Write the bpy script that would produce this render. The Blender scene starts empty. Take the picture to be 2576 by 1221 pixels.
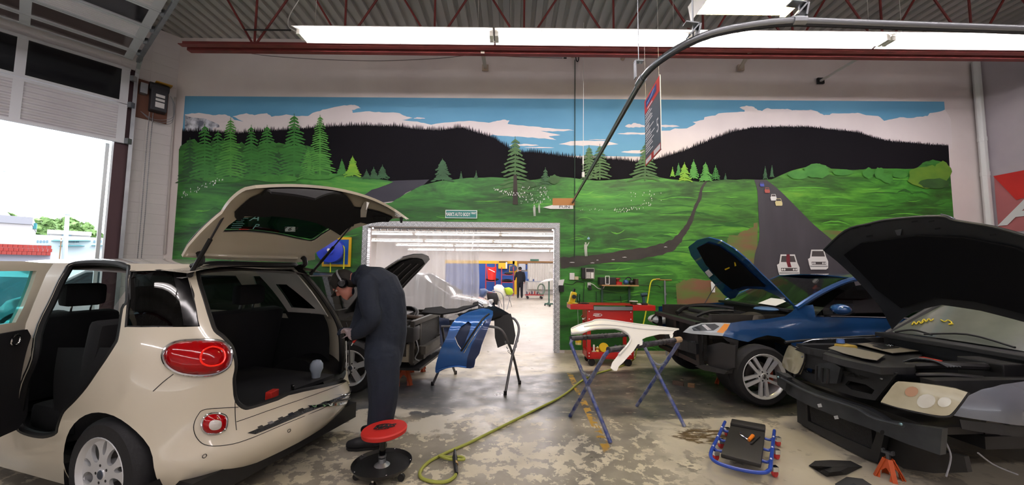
import bpy, bmesh, math, random
import numpy as np
from mathutils import Vector, Matrix
from mathutils.geometry import delaunay_2d_cdt

# ---------------------------------------------------------------- camera
F, CX, CY, EYE = 930.0, 1288.0, 610.5, 1.6
PITCH, ROLL = math.radians(4.2), math.radians(0.6)
SC = bpy.context.scene
COL = SC.collection
c_fwd = np.array([0.0, math.cos(PITCH), math.sin(PITCH)])
_r0 = np.array([1.0, 0.0, 0.0]); _u0 = np.cross(_r0, c_fwd)
c_right = math.cos(ROLL) * _r0 + math.sin(ROLL) * _u0
c_up = -math.sin(ROLL) * _r0 + math.cos(ROLL) * _u0
cam_data = bpy.data.cameras.new('camera')
cam_data.sensor_width = 36.0
cam_data.lens = F / 2576.0 * 36.0
cam_data.clip_start = 0.05
cam_data.clip_end = 400
cam = bpy.data.objects.new('camera', cam_data)
COL.objects.link(cam)
_m = Matrix.Identity(4)
for i in range(3):
    _m[i][0] = c_right[i]; _m[i][1] = c_up[i]; _m[i][2] = -c_fwd[i]
_m[2][3] = EYE
cam.matrix_world = _m
SC.camera = cam

# ---------------------------------------------------------------- world, exposure
SC.view_settings.view_transform = 'Standard'
SC.view_settings.look = 'None'
SC.view_settings.gamma = 1.0
SC.view_settings.use_curve_mapping = False
SC.view_settings.exposure = 0.0
SC.cycles.use_denoising = True
SC.cycles.max_bounces = 7
SC.cycles.diffuse_bounces = 4
SC.cycles.glossy_bounces = 3
SC.cycles.transparent_max_bounces = 14
SC.cycles.adaptive_threshold = 0.04
SC.cycles.sample_clamp_indirect = 6.0
SC.cycles.caustics_reflective = False
SC.cycles.caustics_refractive = False
SKY = 4.5
world = bpy.data.worlds.new('overcast_sky')
SC.world = world
world.use_nodes = True
_bg = world.node_tree.nodes['Background']
_bg.inputs[0].default_value = (0.90, 0.95, 1.0, 1)
_bg.inputs[1].default_value = SKY
TUBE_POWER = 44.0        # emission of the fluorescent tubes
WARM_POWER = 110.0
FAR_POWER = 10.0

# ---------------------------------------------------------------- pixel helpers
def ray(px, py):
    return c_fwd + c_right * ((px - CX) / F) + c_up * ((CY - py) / F)
def G(px, py, z=0.0):
    r = ray(px, py); t = (z - EYE) / r[2]
    return Vector((r[0] * t, r[1] * t, z))
def D(px, py, Y):
    r = ray(px, py); t = Y / r[1]
    return Vector((r[0] * t, Y, EYE + r[2] * t))
def PL(px, py, o, n):
    r = Vector(ray(px, py)); o = Vector(o); n = Vector(n)
    c = Vector((0, 0, EYE))
    return c + r * ((o - c).dot(n) / r.dot(n))
def proj(P):
    P = np.asarray(P, float)
    d = P - np.array([0, 0, EYE])
    w = d @ c_fwd
    return np.stack([CX + F * (d @ c_right) / w, CY - F * (d @ c_up) / w], -1)
def inv(fn, pts, ur, vr, M=None, n=70, it=4):
    """surface coordinates (u,v) under photo pixels: fn takes arrays u,v and gives arrays x,y,z"""
    out = []
    R = np.array((M or Matrix.Identity(4)))
    for p in pts:
        u0, u1 = ur; v0, v1 = vr
        for k in range(it):
            U, V = np.meshgrid(np.linspace(u0, u1, n), np.linspace(v0, v1, n))
            X = np.stack(fn(U, V), -1)
            W = X @ R[:3, :3].T + R[:3, 3]
            d = ((proj(W) - np.array(p)) ** 2).sum(-1)
            d[(W @ c_fwd) < 0.1] = 1e9
            i, j = np.unravel_index(np.argmin(d), d.shape)
            du, dv = (u1 - u0) / n * 2.5, (v1 - v0) / n * 2.5
            uu, vv = U[i, j], V[i, j]
            u0, u1 = max(ur[0], uu - du), min(ur[1], uu + du)
            v0, v1 = max(vr[0], vv - dv), min(vr[1], vv + dv)
        out.append((float(uu), float(vv)))
    return out

# ---------------------------------------------------------------- materials
MATS = {}
def srgb(c):
    if isinstance(c, str):
        c = tuple(int(c[i:i + 2], 16) / 255 for i in (0, 2, 4))
    return tuple((x / 12.92 if x <= 0.04045 else ((x + 0.055) / 1.055) ** 2.4) for x in c) + (1,)
def mat(name, col, rough=0.5, metal=0.0, coat=0.0, alpha=1.0, trans=0.0, ior=1.45, emit=None, estr=0.0,
        noise=None, bump=0.0, bscale=40.0, spec=0.5):
    """noise = (second colour, scale, contrast, stretch vector)"""
    if name in MATS:
        return MATS[name]
    m = bpy.data.materials.new(name); m.use_nodes = True
    nt = m.node_tree; b = nt.nodes['Principled BSDF']
    b.inputs['Base Color'].default_value = srgb(col)
    b.inputs['Roughness'].default_value = rough
    b.inputs['Metallic'].default_value = metal
    b.inputs['Coat Weight'].default_value = coat
    b.inputs['Coat Roughness'].default_value = 0.04
    b.inputs['Alpha'].default_value = alpha
    b.inputs['Transmission Weight'].default_value = trans
    b.inputs['IOR'].default_value = ior
    b.inputs['Specular IOR Level'].default_value = spec
    if emit is not None:
        b.inputs['Emission Color'].default_value = srgb(emit)
        b.inputs['Emission Strength'].default_value = estr
    if noise:
        c2, sc, con, st = noise
        tc = nt.nodes.new('ShaderNodeTexCoord'); mp = nt.nodes.new('ShaderNodeMapping')
        mp.inputs['Scale'].default_value = st
        nz = nt.nodes.new('ShaderNodeTexNoise'); nz.inputs['Scale'].default_value = sc
        nz.inputs['Detail'].default_value = 6
        rp = nt.nodes.new('ShaderNodeValToRGB')
        rp.color_ramp.elements[0].position = 0.5 - con; rp.color_ramp.elements[1].position = 0.5 + con
        rp.color_ramp.elements[0].color = srgb(col); rp.color_ramp.elements[1].color = srgb(c2)
        nt.links.new(tc.outputs['Object'], mp.inputs['Vector'])
        nt.links.new(mp.outputs[0], nz.inputs['Vector'])
        nt.links.new(nz.outputs['Fac'], rp.inputs['Fac'])
        nt.links.new(rp.outputs['Color'], b.inputs['Base Color'])
    if bump:
        tc = nt.nodes.new('ShaderNodeTexCoord')
        nz = nt.nodes.new('ShaderNodeTexNoise'); nz.inputs['Scale'].default_value = bscale
        nz.inputs['Detail'].default_value = 4
        bp = nt.nodes.new('ShaderNodeBump'); bp.inputs['Strength'].default_value = bump
        bp.inputs['Distance'].default_value = 0.02
        nt.links.new(tc.outputs['Object'], nz.inputs['Vector'])
        nt.links.new(nz.outputs['Fac'], bp.inputs['Height'])
        nt.links.new(bp.outputs[0], b.inputs['Normal'])
    MATS[name] = m
    return m
def schlick(nt, f0=0.045):
    """share of light mirrored by a thin sheet, the same from both sides"""
    lw = nt.nodes.new('ShaderNodeLayerWeight'); lw.inputs[0].default_value = 0.5
    p = nt.nodes.new('ShaderNodeMath'); p.operation = 'POWER'; p.inputs[1].default_value = 5.0
    a = nt.nodes.new('ShaderNodeMath'); a.operation = 'MULTIPLY_ADD'; a.inputs[1].default_value = 1 - f0; a.inputs[2].default_value = f0
    nt.links.new(lw.outputs['Facing'], p.inputs[0]); nt.links.new(p.outputs[0], a.inputs[0])
    return a.outputs[0]
def glass(name, col, tint=0.5, rough=0.03):
    """thin clear or tinted sheet: mostly transparent, a clear reflection on top"""
    if name in MATS:
        return MATS[name]
    m = bpy.data.materials.new(name); m.use_nodes = True
    nt = m.node_tree; nt.nodes.clear()
    o = nt.nodes.new('ShaderNodeOutputMaterial')
    t = nt.nodes.new('ShaderNodeBsdfTransparent'); t.inputs[0].default_value = srgb(col)
    g = nt.nodes.new('ShaderNodeBsdfGlossy'); g.inputs['Roughness'].default_value = rough
    mx = nt.nodes.new('ShaderNodeMixShader')
    nt.links.new(schlick(nt), mx.inputs[0]); nt.links.new(t.outputs[0], mx.inputs[1]); nt.links.new(g.outputs[0], mx.inputs[2])
    nt.links.new(mx.outputs[0], o.inputs[0])
    MATS[name] = m
    return m

# ---------------------------------------------------------------- objects
def link(o, parent=None):
    COL.objects.link(o)
    if parent is not None:
        o.parent = parent
    return o
def tag(o, label=None, cat=None, group=None, kind=None):
    if label: o['label'] = label
    if cat: o['category'] = cat
    if group: o['group'] = group
    if kind: o['kind'] = kind
    return o
def thing(name, label, cat, loc=(0, 0, 0), rz=0.0, group=None, M=None):
    o = bpy.data.objects.new(name, None)
    o.empty_display_size = 0.1
    link(o)
    o.matrix_world = M if M is not None else Matrix.Translation(Vector(loc)) @ Matrix.Rotation(rz, 4, 'Z')
    o.matrix_basis = o.matrix_world
    return tag(o, label, cat, group)
def mwi(parent):
    """matrix from world to the parent's own space"""
    m = Matrix.Identity(4); p = parent
    while p is not None:
        m = p.matrix_basis @ m; p = p.parent
    return m.inverted()
def mesh_obj(name, V, Fc, m, parent=None, smooth=0.0, world=False, solid=0.0, offset=-1.0, mats=None, midx=None, bevel=0.0):
    me = bpy.data.meshes.new(name)
    if world and parent is not None:
        iv = mwi(parent); V = [iv @ Vector(v) for v in V]
    me.from_pydata([tuple(v) for v in V], [], [tuple(f) for f in Fc])
    me.validate()
    for mm in (mats or [m]):
        me.materials.append(mm)
    if midx is not None and len(midx) == len(me.polygons):
        me.polygons.foreach_set('material_index', midx)
    if solid or bevel:
        bm = bmesh.new(); bm.from_mesh(me)
        if bevel:
            bmesh.ops.recalc_face_normals(bm, faces=bm.faces)
            eds = [e for e in bm.edges if len(e.link_faces) == 2 and e.calc_face_angle(0) > 0.6]
            bmesh.ops.bevel(bm, geom=eds, offset=bevel, segments=2, affect='EDGES', profile=0.6)
        if solid:
            bm.normal_update()
            bmesh.ops.recalc_face_normals(bm, faces=bm.faces); bm.normal_update()
            vs = bm.verts[:]; fs = bm.faces[:]; N = [Vector((0, 0, 0)) for _ in vs]
            bm.verts.index_update()
            for f in fs:
                w = f.normal * f.calc_area()
                for v in f.verts: N[v.index] += w
            nv = [bm.verts.new(v.co - (n.normalized() if n.length > 1e-12 else Vector((0, 0, 1))) * solid) for v, n in zip(vs, N)]
            be = [(e.verts[0].index, e.verts[1].index) for e in bm.edges if len(e.link_faces) == 1]
            for f in fs: bm.faces.new([nv[v.index] for v in f.verts][::-1])
            for i, j in be: bm.faces.new((vs[i], vs[j], nv[j], nv[i]))
            bmesh.ops.recalc_face_normals(bm, faces=bm.faces)
        bm.to_mesh(me); bm.free()
    if smooth:
        me.polygons.foreach_set('use_smooth', [True] * len(me.polygons))
        try:
            me.set_sharp_from_angle(angle=math.radians(smooth))
        except Exception:
            pass
    o = bpy.data.objects.new(name, me)
    return link(o, parent)
def basis(d, up=(0, 0, 1)):
    d = Vector(d).normalized(); u = Vector(up)
    if abs(d.dot(u)) > 0.98: u = Vector((1, 0, 0))
    s = d.cross(u).normalized(); return d, s, s.cross(d).normalized()
class MB:
    """collects simple shapes into one mesh"""
    def __init__(s): s.V = []; s.F = []
    def add(s, V, Fc):
        n = len(s.V); s.V += [Vector(v) for v in V]; s.F += [tuple(i + n for i in f) for f in Fc]; return s
    def box(s, c, d, M=None):
        x, y, z = d[0] / 2, d[1] / 2, d[2] / 2; c = Vector(c)
        V = [Vector((sx * x, sy * y, sz * z)) for sx in (-1, 1) for sy in (-1, 1) for sz in (-1, 1)]
        if M is not None: V = [M @ v for v in V]
        return s.add([v + c for v in V], [(0, 1, 3, 2), (4, 6, 7, 5), (0, 4, 5, 1), (2, 3, 7, 6), (0, 2, 6, 4), (1, 5, 7, 3)])
    def bar(s, a, b, w, h, up=(0, 0, 1)):
        a = Vector(a); b = Vector(b); d, sd, u = basis(b - a, up)
        V = [p + sd * (i * w / 2) + u * (j * h / 2) for p in (a, b) for i, j in ((-1, -1), (1, -1), (1, 1), (-1, 1))]
        return s.add(V, [(0, 1, 2, 3), (7, 6, 5, 4), (0, 4, 5, 1), (1, 5, 6, 2), (2, 6, 7, 3), (3, 7, 4, 0)])
    def tube(s, pts, r, n=10, caps=True, closed=False):
        pts = [Vector(p) for p in pts]; k = len(pts)
        rs = r if isinstance(r, (list, tuple)) else [r] * k
        V = []; Fc = []; last = None
        for i, p in enumerate(pts):
            a = pts[(i - 1) % k] if (i or closed) else p; b = pts[(i + 1) % k] if (i < k - 1 or closed) else p
            d = (b - a)
            if d.length < 1e-9: d = Vector((0, 0, 1))
            d.normalize()
            if last is None:
                _, sd, u = basis(d)
            else:
                sd = last - d * last.dot(d)
                sd = sd.normalized() if sd.length > 1e-6 else basis(d)[1]
                u = sd.cross(d)
            last = sd
            for j in range(n):
                t = 2 * math.pi * j / n
                V.append(p + (sd * math.cos(t) + u * math.sin(t)) * rs[i])
        for i in range(k if closed else k - 1):
            for j in range(n):
                a = i * n + j; b = i * n + (j + 1) % n; i2 = (i + 1) % k
                Fc.append((a, b, i2 * n + (j + 1) % n, i2 * n + j))
        if caps and not closed:
            Fc.append(tuple(range(n))[::-1]); Fc.append(tuple(range((k - 1) * n, k * n)))
        return s.add(V, Fc)
    def lathe(s, prof, n=24, M=None, a0=0.0, a1=2 * math.pi):
        """prof = [(radius, height)], round local z"""
        full = abs(a1 - a0 - 2 * math.pi) < 1e-6
        m = n if full else n + 1
        V = []; Fc = []
        for r, h in prof:
            for j in range(m):
                t = a0 + (a1 - a0) * j / n
                v = Vector((r * math.cos(t), r * math.sin(t), h)); V.append(M @ v if M is not None else v)
        for i in range(len(prof) - 1):
            for j in range(n):
                a = i * m + j; b = i * m + (j + 1) % m
                Fc.append((a, b, b + m, a + m))
        return s.add(V, Fc)
    def prism(s, pts, z0, z1, M=None):
        n = len(pts)
        V = [Vector((x, y, z0)) for x, y in pts] + [Vector((x, y, z1)) for x, y in pts]
        if M is not None: V = [M @ v for v in V]
        return s.add(V, [tuple(range(n))[::-1], tuple(range(n, 2 * n))] + [(i, (i + 1) % n, n + (i + 1) % n, n + i) for i in range(n)])
    def poly(s, pts): return s.add(pts, [tuple(range(len(pts)))])
    def sheet(s, grid):
        """grid of rows of points"""
        r, c = len(grid), len(grid[0])
        return s.add([p for row in grid for p in row], [(i * c + j, i * c + j + 1, (i + 1) * c + j + 1, (i + 1) * c + j) for i in range(r - 1) for j in range(c - 1)])
    def sphere(s, c, rad, n=12, k=8, M=None):
        rad = rad if isinstance(rad, (tuple, list)) else (rad,) * 3
        V = []; Fc = []
        for i in range(k + 1):
            a = math.pi * i / k
            for j in range(n):
                t = 2 * math.pi * j / n
                v = Vector((rad[0] * math.sin(a) * math.cos(t), rad[1] * math.sin(a) * math.sin(t), rad[2] * math.cos(a)))
                V.append((M @ v if M is not None else v) + Vector(c))
        for i in range(k):
            for j in range(n):
                Fc.append((i * n + j, (i + 1) * n + j, (i + 1) * n + (j + 1) % n, i * n + (j + 1) % n))
        return s.add(V, Fc)
    def build(s, name, m, parent=None, smooth=30, world=True, solid=0.0, bevel=0.0):
        return mesh_obj(name, s.V, s.F, m, parent, smooth, world, solid, bevel=bevel)

def spline(pts, n=8, closed=False):
    """Catmull-Rom through the points"""
    pts = [tuple(map(float, p)) for p in pts]; k = len(pts); out = []
    for i in range(k if closed else k - 1):
        p0 = pts[(i - 1) % k] if (closed or i) else pts[0]; p1 = pts[i]; p2 = pts[(i + 1) % k]
        p3 = pts[(i + 2) % k] if (closed or i + 2 < k) else pts[-1]
        for j in range(n):
            t = j / n
            out.append(tuple(0.5 * ((2 * b) + (-a + c) * t + (2 * a - 5 * b + 4 * c - d) * t * t + (-a + 3 * b - 3 * c + d) * t ** 3) for a, b, c, d in zip(p0, p1, p2, p3)))
    if not closed: out.append(pts[-1])
    return out
def interp(xs, ys):
    xs = np.array(xs, float); ys = np.array(ys, float)
    # smooth monotone-ish interpolation through a dense Catmull-Rom
    d = np.array(spline(list(zip(xs, ys)), 10))
    return lambda x: np.interp(x, d[:, 0], d[:, 1])
def inside(p, poly):
    x, y = p; c = False; n = len(poly)
    for i in range(n):
        x1, y1 = poly[i]; x2, y2 = poly[(i + 1) % n]
        if (y1 > y) != (y2 > y) and x < (x2 - x1) * (y - y1) / (y2 - y1 + 1e-15) + x1:
            c = not c
    return c
def resample(poly, step):
    out = []
    n = len(poly)
    for i in range(n):
        a = Vector(poly[i]); b = Vector(poly[(i + 1) % n]); L = (b - a).length
        k = max(1, int(L / step))
        out += [tuple(a + (b - a) * (j / k)) for j in range(k)]
    return out
def panel_data(outline, holes, step):
    """flat outline with holes -> 2d verts and triangles on an even grid"""
    loops = [resample(outline, step)] + [resample(h, step) for h in holes]
    pts = []; edges = []
    for L in loops:
        n0 = len(pts); pts += [Vector(p) for p in L]
        edges += [(n0 + i, n0 + (i + 1) % len(L)) for i in range(len(L))]
    bd = np.array([tuple(p) for p in pts])
    x0, y0 = bd.min(0); x1, y1 = bd.max(0)
    gx = np.arange(x0 + step / 2, x1, step); gy = np.arange(y0 + step / 2, y1, step)
    for iy, y in enumerate(gy):
        for x in gx:
            q = (x + (step / 2 if iy % 2 else 0), y)
            if ((bd - q) ** 2).sum(1).min() > (0.45 * step) ** 2 and inside(q, loops[0]) and not any(inside(q, h) for h in loops[1:]):
                pts.append(Vector(q))
    V, E, Fc, _, _, _ = delaunay_2d_cdt(pts, edges, [], 0, 1e-6)
    keep = []
    for f in Fc:
        c = sum((V[i] for i in f), Vector((0, 0))) / len(f)
        if inside(c, loops[0]) and not any(inside(c, h) for h in loops[1:]):
            keep.append(tuple(f))
    return V, keep
def panel(name, outline, holes, fn, step, m, parent, thick=0.0, world=False, smooth=40, flip=False):
    """sheet cut to an outline in surface coordinates and bent onto fn(u,v)"""
    V, Fc = panel_data(outline, holes, step)
    U = np.array([v[0] for v in V]); W = np.array([v[1] for v in V])
    X = np.stack(fn(U, W), -1)
    if flip: Fc = [f[::-1] for f in Fc]
    return mesh_obj(name, X, Fc, m, parent, smooth, world, solid=thick)
def dup(root, M=None, label=None, group=None):
    r = root.copy(); COL.objects.link(r)
    if M is not None: r.matrix_basis = M
    if label: r['label'] = label
    if group: r['group'] = group
    for ch in list(root.children):
        c = ch.copy(); COL.objects.link(c); c.parent = r
        for g in list(ch.children):
            d = g.copy(); COL.objects.link(d); d.parent = c
    return r
def text_data(s, size, m, bold=0.0):
    c = bpy.data.curves.new('lettering', 'FONT'); c.body = s; c.size = size; c.align_x = 'CENTER'; c.align_y = 'CENTER'
    c.offset = bold; c.materials.append(m); c.resolution_u = 2
    o = bpy.data.objects.new('lettering', c); COL.objects.link(o)
    dg = bpy.context.evaluated_depsgraph_get(); dg.update()
    me = bpy.data.meshes.new_from_object(o.evaluated_get(dg))
    bpy.data.objects.remove(o)
    return me
def text(s, size, m, parent, M, name='lettering', bold=0.0, sx=1.0, shear=0.0):
    """lettering on a surface; M = frame in the parent's own space, x right, y up, z out"""
    me = text_data(s, size, m, bold)
    S = Matrix.Identity(4); S[0][0] = sx; S[0][1] = shear
    me.transform(M @ S)
    if not len(me.materials): me.materials.append(m)
    o = bpy.data.objects.new(name, me)
    return link(o, parent)
def frame(o, x, y):
    x = Vector(x).normalized(); y = Vector(y); z = x.cross(y).normalized(); y = z.cross(x)
    m = Matrix.Identity(4)
    for i in range(3): m[i][0] = x[i]; m[i][1] = y[i]; m[i][2] = z[i]; m[i][3] = o[i]
    return m
RND = random.Random(7)
# ================================================================ the room
YW = 7.3                                    # plane of the painted wall
LC = Vector((-6.87, YW, 0))                 # left corner
dL = Vector((-.596, -.803, 0)).normalized() # along the overhead-door wall, towards the street side
nL = Vector((.803, -.596, 0)).normalized()  # into the room
XR = 9.45                                   # right wall
ZC = 6.3                                    # roof deck
def WL(s, z, d=0.0): return LC + dL * s + nL * d + Vector((0, 0, z))
def W(px, py, d=0.0):
    p = D(px, py, YW - d); return p

class NT:
    def __init__(s, name):
        s.m = bpy.data.materials.new(name); s.m.use_nodes = True; s.nt = s.m.node_tree
        s.b = s.nt.nodes['Principled BSDF']; MATS[name] = s.m
        s.tc = s.nt.nodes.new('ShaderNodeTexCoord').outputs['Object']
        sp = s.nt.nodes.new('ShaderNodeSeparateXYZ'); s.nt.links.new(s.tc, sp.inputs[0])
        s.x, s.y, s.z = sp.outputs
    def _in(s, sock, v):
        if hasattr(v, 'is_linked') or hasattr(v, 'links'): s.nt.links.new(v, sock)
        else: sock.default_value = v
    def math(s, op, a, b=0.0, clamp=False):
        n = s.nt.nodes.new('ShaderNodeMath'); n.operation = op; n.use_clamp = clamp
        s._in(n.inputs[0], a); s._in(n.inputs[1], b); return n.outputs[0]
    def step(s, v, a, b):
        n = s.nt.nodes.new('ShaderNodeMapRange'); n.interpolation_type = 'SMOOTHSTEP'
        s._in(n.inputs[0], v); s._in(n.inputs[1], a); s._in(n.inputs[2], b); return n.outputs[0]
    def noise(s, scale, detail=6, st=(1, 1, 1), dist=0.0, rough=0.55, off=(0, 0, 0)):
        mp = s.nt.nodes.new('ShaderNodeMapping'); mp.inputs['Scale'].default_value = st; mp.inputs['Location'].default_value = off
        s.nt.links.new(s.tc, mp.inputs[0])
        n = s.nt.nodes.new('ShaderNodeTexNoise'); n.inputs['Scale'].default_value = scale; n.inputs['Detail'].default_value = detail
        n.inputs['Distortion'].default_value = dist; n.inputs['Roughness'].default_value = rough
        s.nt.links.new(mp.outputs[0], n.inputs['Vector']); return n.outputs['Fac']
    def ramp(s, f, stops):
        n = s.nt.nodes.new('ShaderNodeValToRGB'); e = n.color_ramp.elements
        while len(e) < len(stops): e.new(0.5)
        for k, (p, c) in enumerate(stops): e[k].position = p; e[k].color = srgb(c)
        s.nt.links.new(f, n.inputs[0]); return n.outputs[0]
    def mix(s, f, a, b):
        n = s.nt.nodes.new('ShaderNodeMix'); n.data_type = 'RGBA'
        s._in(n.inputs[0], f)
        for i, c in ((6, a), (7, b)):
            if isinstance(c, (str, tuple)): n.inputs[i].default_value = srgb(c)
            else: s.nt.links.new(c, n.inputs[i])
        return n.outputs[2]
    def out(s, col, rough=0.5, bump=None, bstr=0.3, metal=0.0, dist=0.02, spec=0.5):
        if isinstance(col, (str, tuple)): s.b.inputs['Base Color'].default_value = srgb(col)
        else: s.nt.links.new(col, s.b.inputs['Base Color'])
        s._in(s.b.inputs['Roughness'], rough); s.b.inputs['Metallic'].default_value = metal
        s.b.inputs['Specular IOR Level'].default_value = spec
        if bump is not None:
            n = s.nt.nodes.new('ShaderNodeBump'); n.inputs['Strength'].default_value = bstr; n.inputs['Distance'].default_value = dist
            s.nt.links.new(bump, n.inputs['Height']); s.nt.links.new(n.outputs[0], s.b.inputs['Normal'])
        return s.m

# ---- floor: worn painted concrete with peeled chips and bands of older paint
k = NT('worn_painted_floor')
edge = k.noise(1.3, 5)
ya = k.math('ADD', k.y, k.math('MULTIPLY', k.math('SUBTRACT', edge, 0.5), 0.5))
bare = k.ramp(k.noise(2.2, 6), [(0.3, '6f6a60'), (0.5, '8b8476'), (0.7, 'a1998a')])
cream = k.ramp(k.noise(3.0, 5, off=(4, 2, 0)), [(0.3, 'b3aa94'), (0.7, 'd3cab2')])
chip = k.step(k.math('ADD', k.noise(8.0, 9, dist=0.3, rough=0.66), k.math('MULTIPLY', k.math('SUBTRACT', k.noise(0.9, 2, off=(3, 7, 0)), 0.5), 0.55)), 0.515, 0.545)
front = k.mix(chip, bare, cream)
slate = k.ramp(k.noise(2.6, 7, st=(1, 1.6, 1), off=(9, 1, 0)), [(0.28, '3b3a38'), (0.5, '504f4b'), (0.62, '6a665c'), (0.75, '8d8676')])
slate = k.mix(k.step(k.noise(7.0, 8, st=(1, 2.4, 1), off=(2, 5, 0)), 0.62, 0.66), slate, '9c947f')
slate = k.mix(k.math('MULTIPLY', k.step(k.x, -0.2, -1.2), 0.55), slate, '565a62')
beige = k.ramp(k.noise(1.8, 6, off=(1, 1, 0)), [(0.3, 'a89f89'), (0.55, 'c9bfa4'), (0.75, 'd6cdb4')])
beige = k.mix(k.step(k.noise(6.0, 7, st=(0.6, 2.2, 1), off=(7, 3, 0)), 0.60, 0.64), beige, '857e70')
clean = k.ramp(k.noise(0.7, 4), [(0.3, 'bdb6a6'), (0.7, 'd6d0c2')])
smooth_r = k.ramp(k.noise(1.1, 5, off=(5, 5, 0)), [(0.3, 'a39c8c'), (0.7, 'c4bca6')])
col = k.mix(k.step(ya, 4.05, 4.25), front, slate)
# bare cream strip between the front zone and the slate bay, left of the stands
strip = k.math('MULTIPLY', k.math('MULTIPLY', k.step(ya, 3.6, 3.75), k.step(ya, 4.45, 4.3)), k.step(k.x, 0.3, -0.6))
col = k.mix(k.math('MULTIPLY', strip, k.step(k.noise(3.4, 7, off=(8, 8, 0)), 0.45, 0.5)), col, 'c9c3b4')
# smooth cream bay on the right with a straight painted edge
rx = k.math('SUBTRACT', k.x, k.math('MULTIPLY', k.math('SUBTRACT', k.y, 4.1), -0.9))
rmask = k.math('MULTIPLY', k.step(k.math('SUBTRACT', k.math('ADD', k.math('MULTIPLY', k.x, 0.10), 3.95), k.y), -0.02, 0.02), k.step(k.math('ADD', k.x, k.math('MULTIPLY', edge, 0.8)), 1.55, 2.0))
col = k.mix(k.math('MULTIPLY', rmask, k.step(k.noise(3.2, 7, off=(3, 9, 0)), 0.60, 0.53)), col, smooth_r)
bl = k.math('SUBTRACT', ya, k.math('MULTIPLY', k.x, 0.22))
col = k.mix(k.step(bl, 5.62, 5.82), col, beige)
col = k.mix(k.step(k.y, 7.2, 7.5), col, clean)
# old yellow bay line running from the doorway towards the front
lx = k.math('ABSOLUTE', k.math('SUBTRACT', k.x, k.math('ADD', k.math('MULTIPLY', k.y, 0.02), 0.80)))
yl = k.math('MULTIPLY', k.math('MULTIPLY', k.step(lx, 0.045, 0.035), k.step(k.noise(9, 6, off=(1, 4, 2)), 0.47, 0.53)), k.step(k.y, 3.3, 3.5))
col = k.mix(k.math('MULTIPLY', yl, k.step(k.y, 6.0, 5.8)), col, 'b08a35')
# dark oil stains
col = k.mix(k.math('MULTIPLY', k.step(k.noise(1.6, 6, off=(13, 4, 0)), 0.66, 0.72), 0.6), col, '38342c')
ox = k.math('MULTIPLY', k.math('SUBTRACT', k.x, 1.98), 2.2); oy = k.math('MULTIPLY', k.math('SUBTRACT', k.y, 3.72), 5.0)
od = k.math('ADD', k.math('MULTIPLY', ox, ox), k.math('MULTIPLY', oy, oy))
col = k.mix(k.math('MULTIPLY', k.step(k.math('ADD', od, k.math('MULTIPLY', k.noise(9, 6), 1.2)), 1.5, 1.2), k.step(k.noise(14, 5, st=(.6, 2, 1)), .42, .5)), col, '5a4a30')
rr = k.ramp(k.noise(4, 5), [(0.3, (0.55,) * 3), (0.7, (0.75,) * 3)])
FLOOR = k.out(col, rr, chip, 0.12, dist=0.006)
b = MB()
b.add([(-12, -7, 0), (XR, -7, 0), (XR, 25, 0), (-12, 25, 0)], [(0, 1, 2, 3)])
# keep inside the overhead-door wall: cut the floor along its line
A = WL(0, 0); B_ = WL(17, 0)
fl = mesh_obj('floor', [tuple(A), tuple(B_), (XR, B_.y, 0), (XR, YW, 0), (7.7, YW, 0), (7.7, 24.6, 0), (-7.2, 24.6, 0), (-7.2, YW, 0)],
              [(0, 1, 2, 3), (7, 4, 5, 6)], FLOOR)
tag(fl, kind='structure')

# ---- painted block walls
k = NT('white_painted_wall')
n1 = k.noise(0.8, 4, off=(2, 2, 2))
WALLW = k.out(k.ramp(n1, [(0.3, 'd2c8c6'), (0.7, 'e2dad6')]), 0.7, k.noise(60, 3), 0.08)
k = NT('white_block_wall')
br = k.nt.nodes.new('ShaderNodeTexBrick'); br.inputs['Scale'].default_value = 1.0
br.inputs['Brick Width'].default_value = 0.4; br.inputs['Row Height'].default_value = 0.2; br.inputs['Mortar Size'].default_value = 0.006
br.inputs['Color1'].default_value = (1, 1, 1, 1); br.inputs['Color2'].default_value = (1, 1, 1, 1); br.inputs['Mortar'].default_value = (0, 0, 0, 1)
cb = k.nt.nodes.new('ShaderNodeCombineXYZ'); k.nt.links.new(k.math('ADD', k.x, k.y), cb.inputs[0]); k.nt.links.new(k.z, cb.inputs[1])
k.nt.links.new(cb.outputs[0], br.inputs['Vector'])
BLOCK = k.out(k.mix(k.noise(1.2, 5), 'c9c4c4', 'dcd8d6'), 0.65, br.outputs['Fac'], 0.25, dist=-0.01)

DXL, DXR, DZ = -2.86, 0.84, 2.43           # doorway in the painted wall
b = MB()
T = 0.22
b.box(((LC.x - 0.3 + DXL) / 2, YW + T / 2, ZC / 2), (DXL - LC.x + 0.3, T, ZC))
b.box(((DXR + XR + 0.3) / 2, YW + T / 2, ZC / 2), (XR + 0.3 - DXR, T, ZC))
b.box(((DXL + DXR) / 2, YW + T / 2, (DZ + ZC) / 2), (DXR - DXL, T, ZC - DZ))
tag(b.build('wall_back', WALLW, smooth=0), kind='structure')

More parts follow.
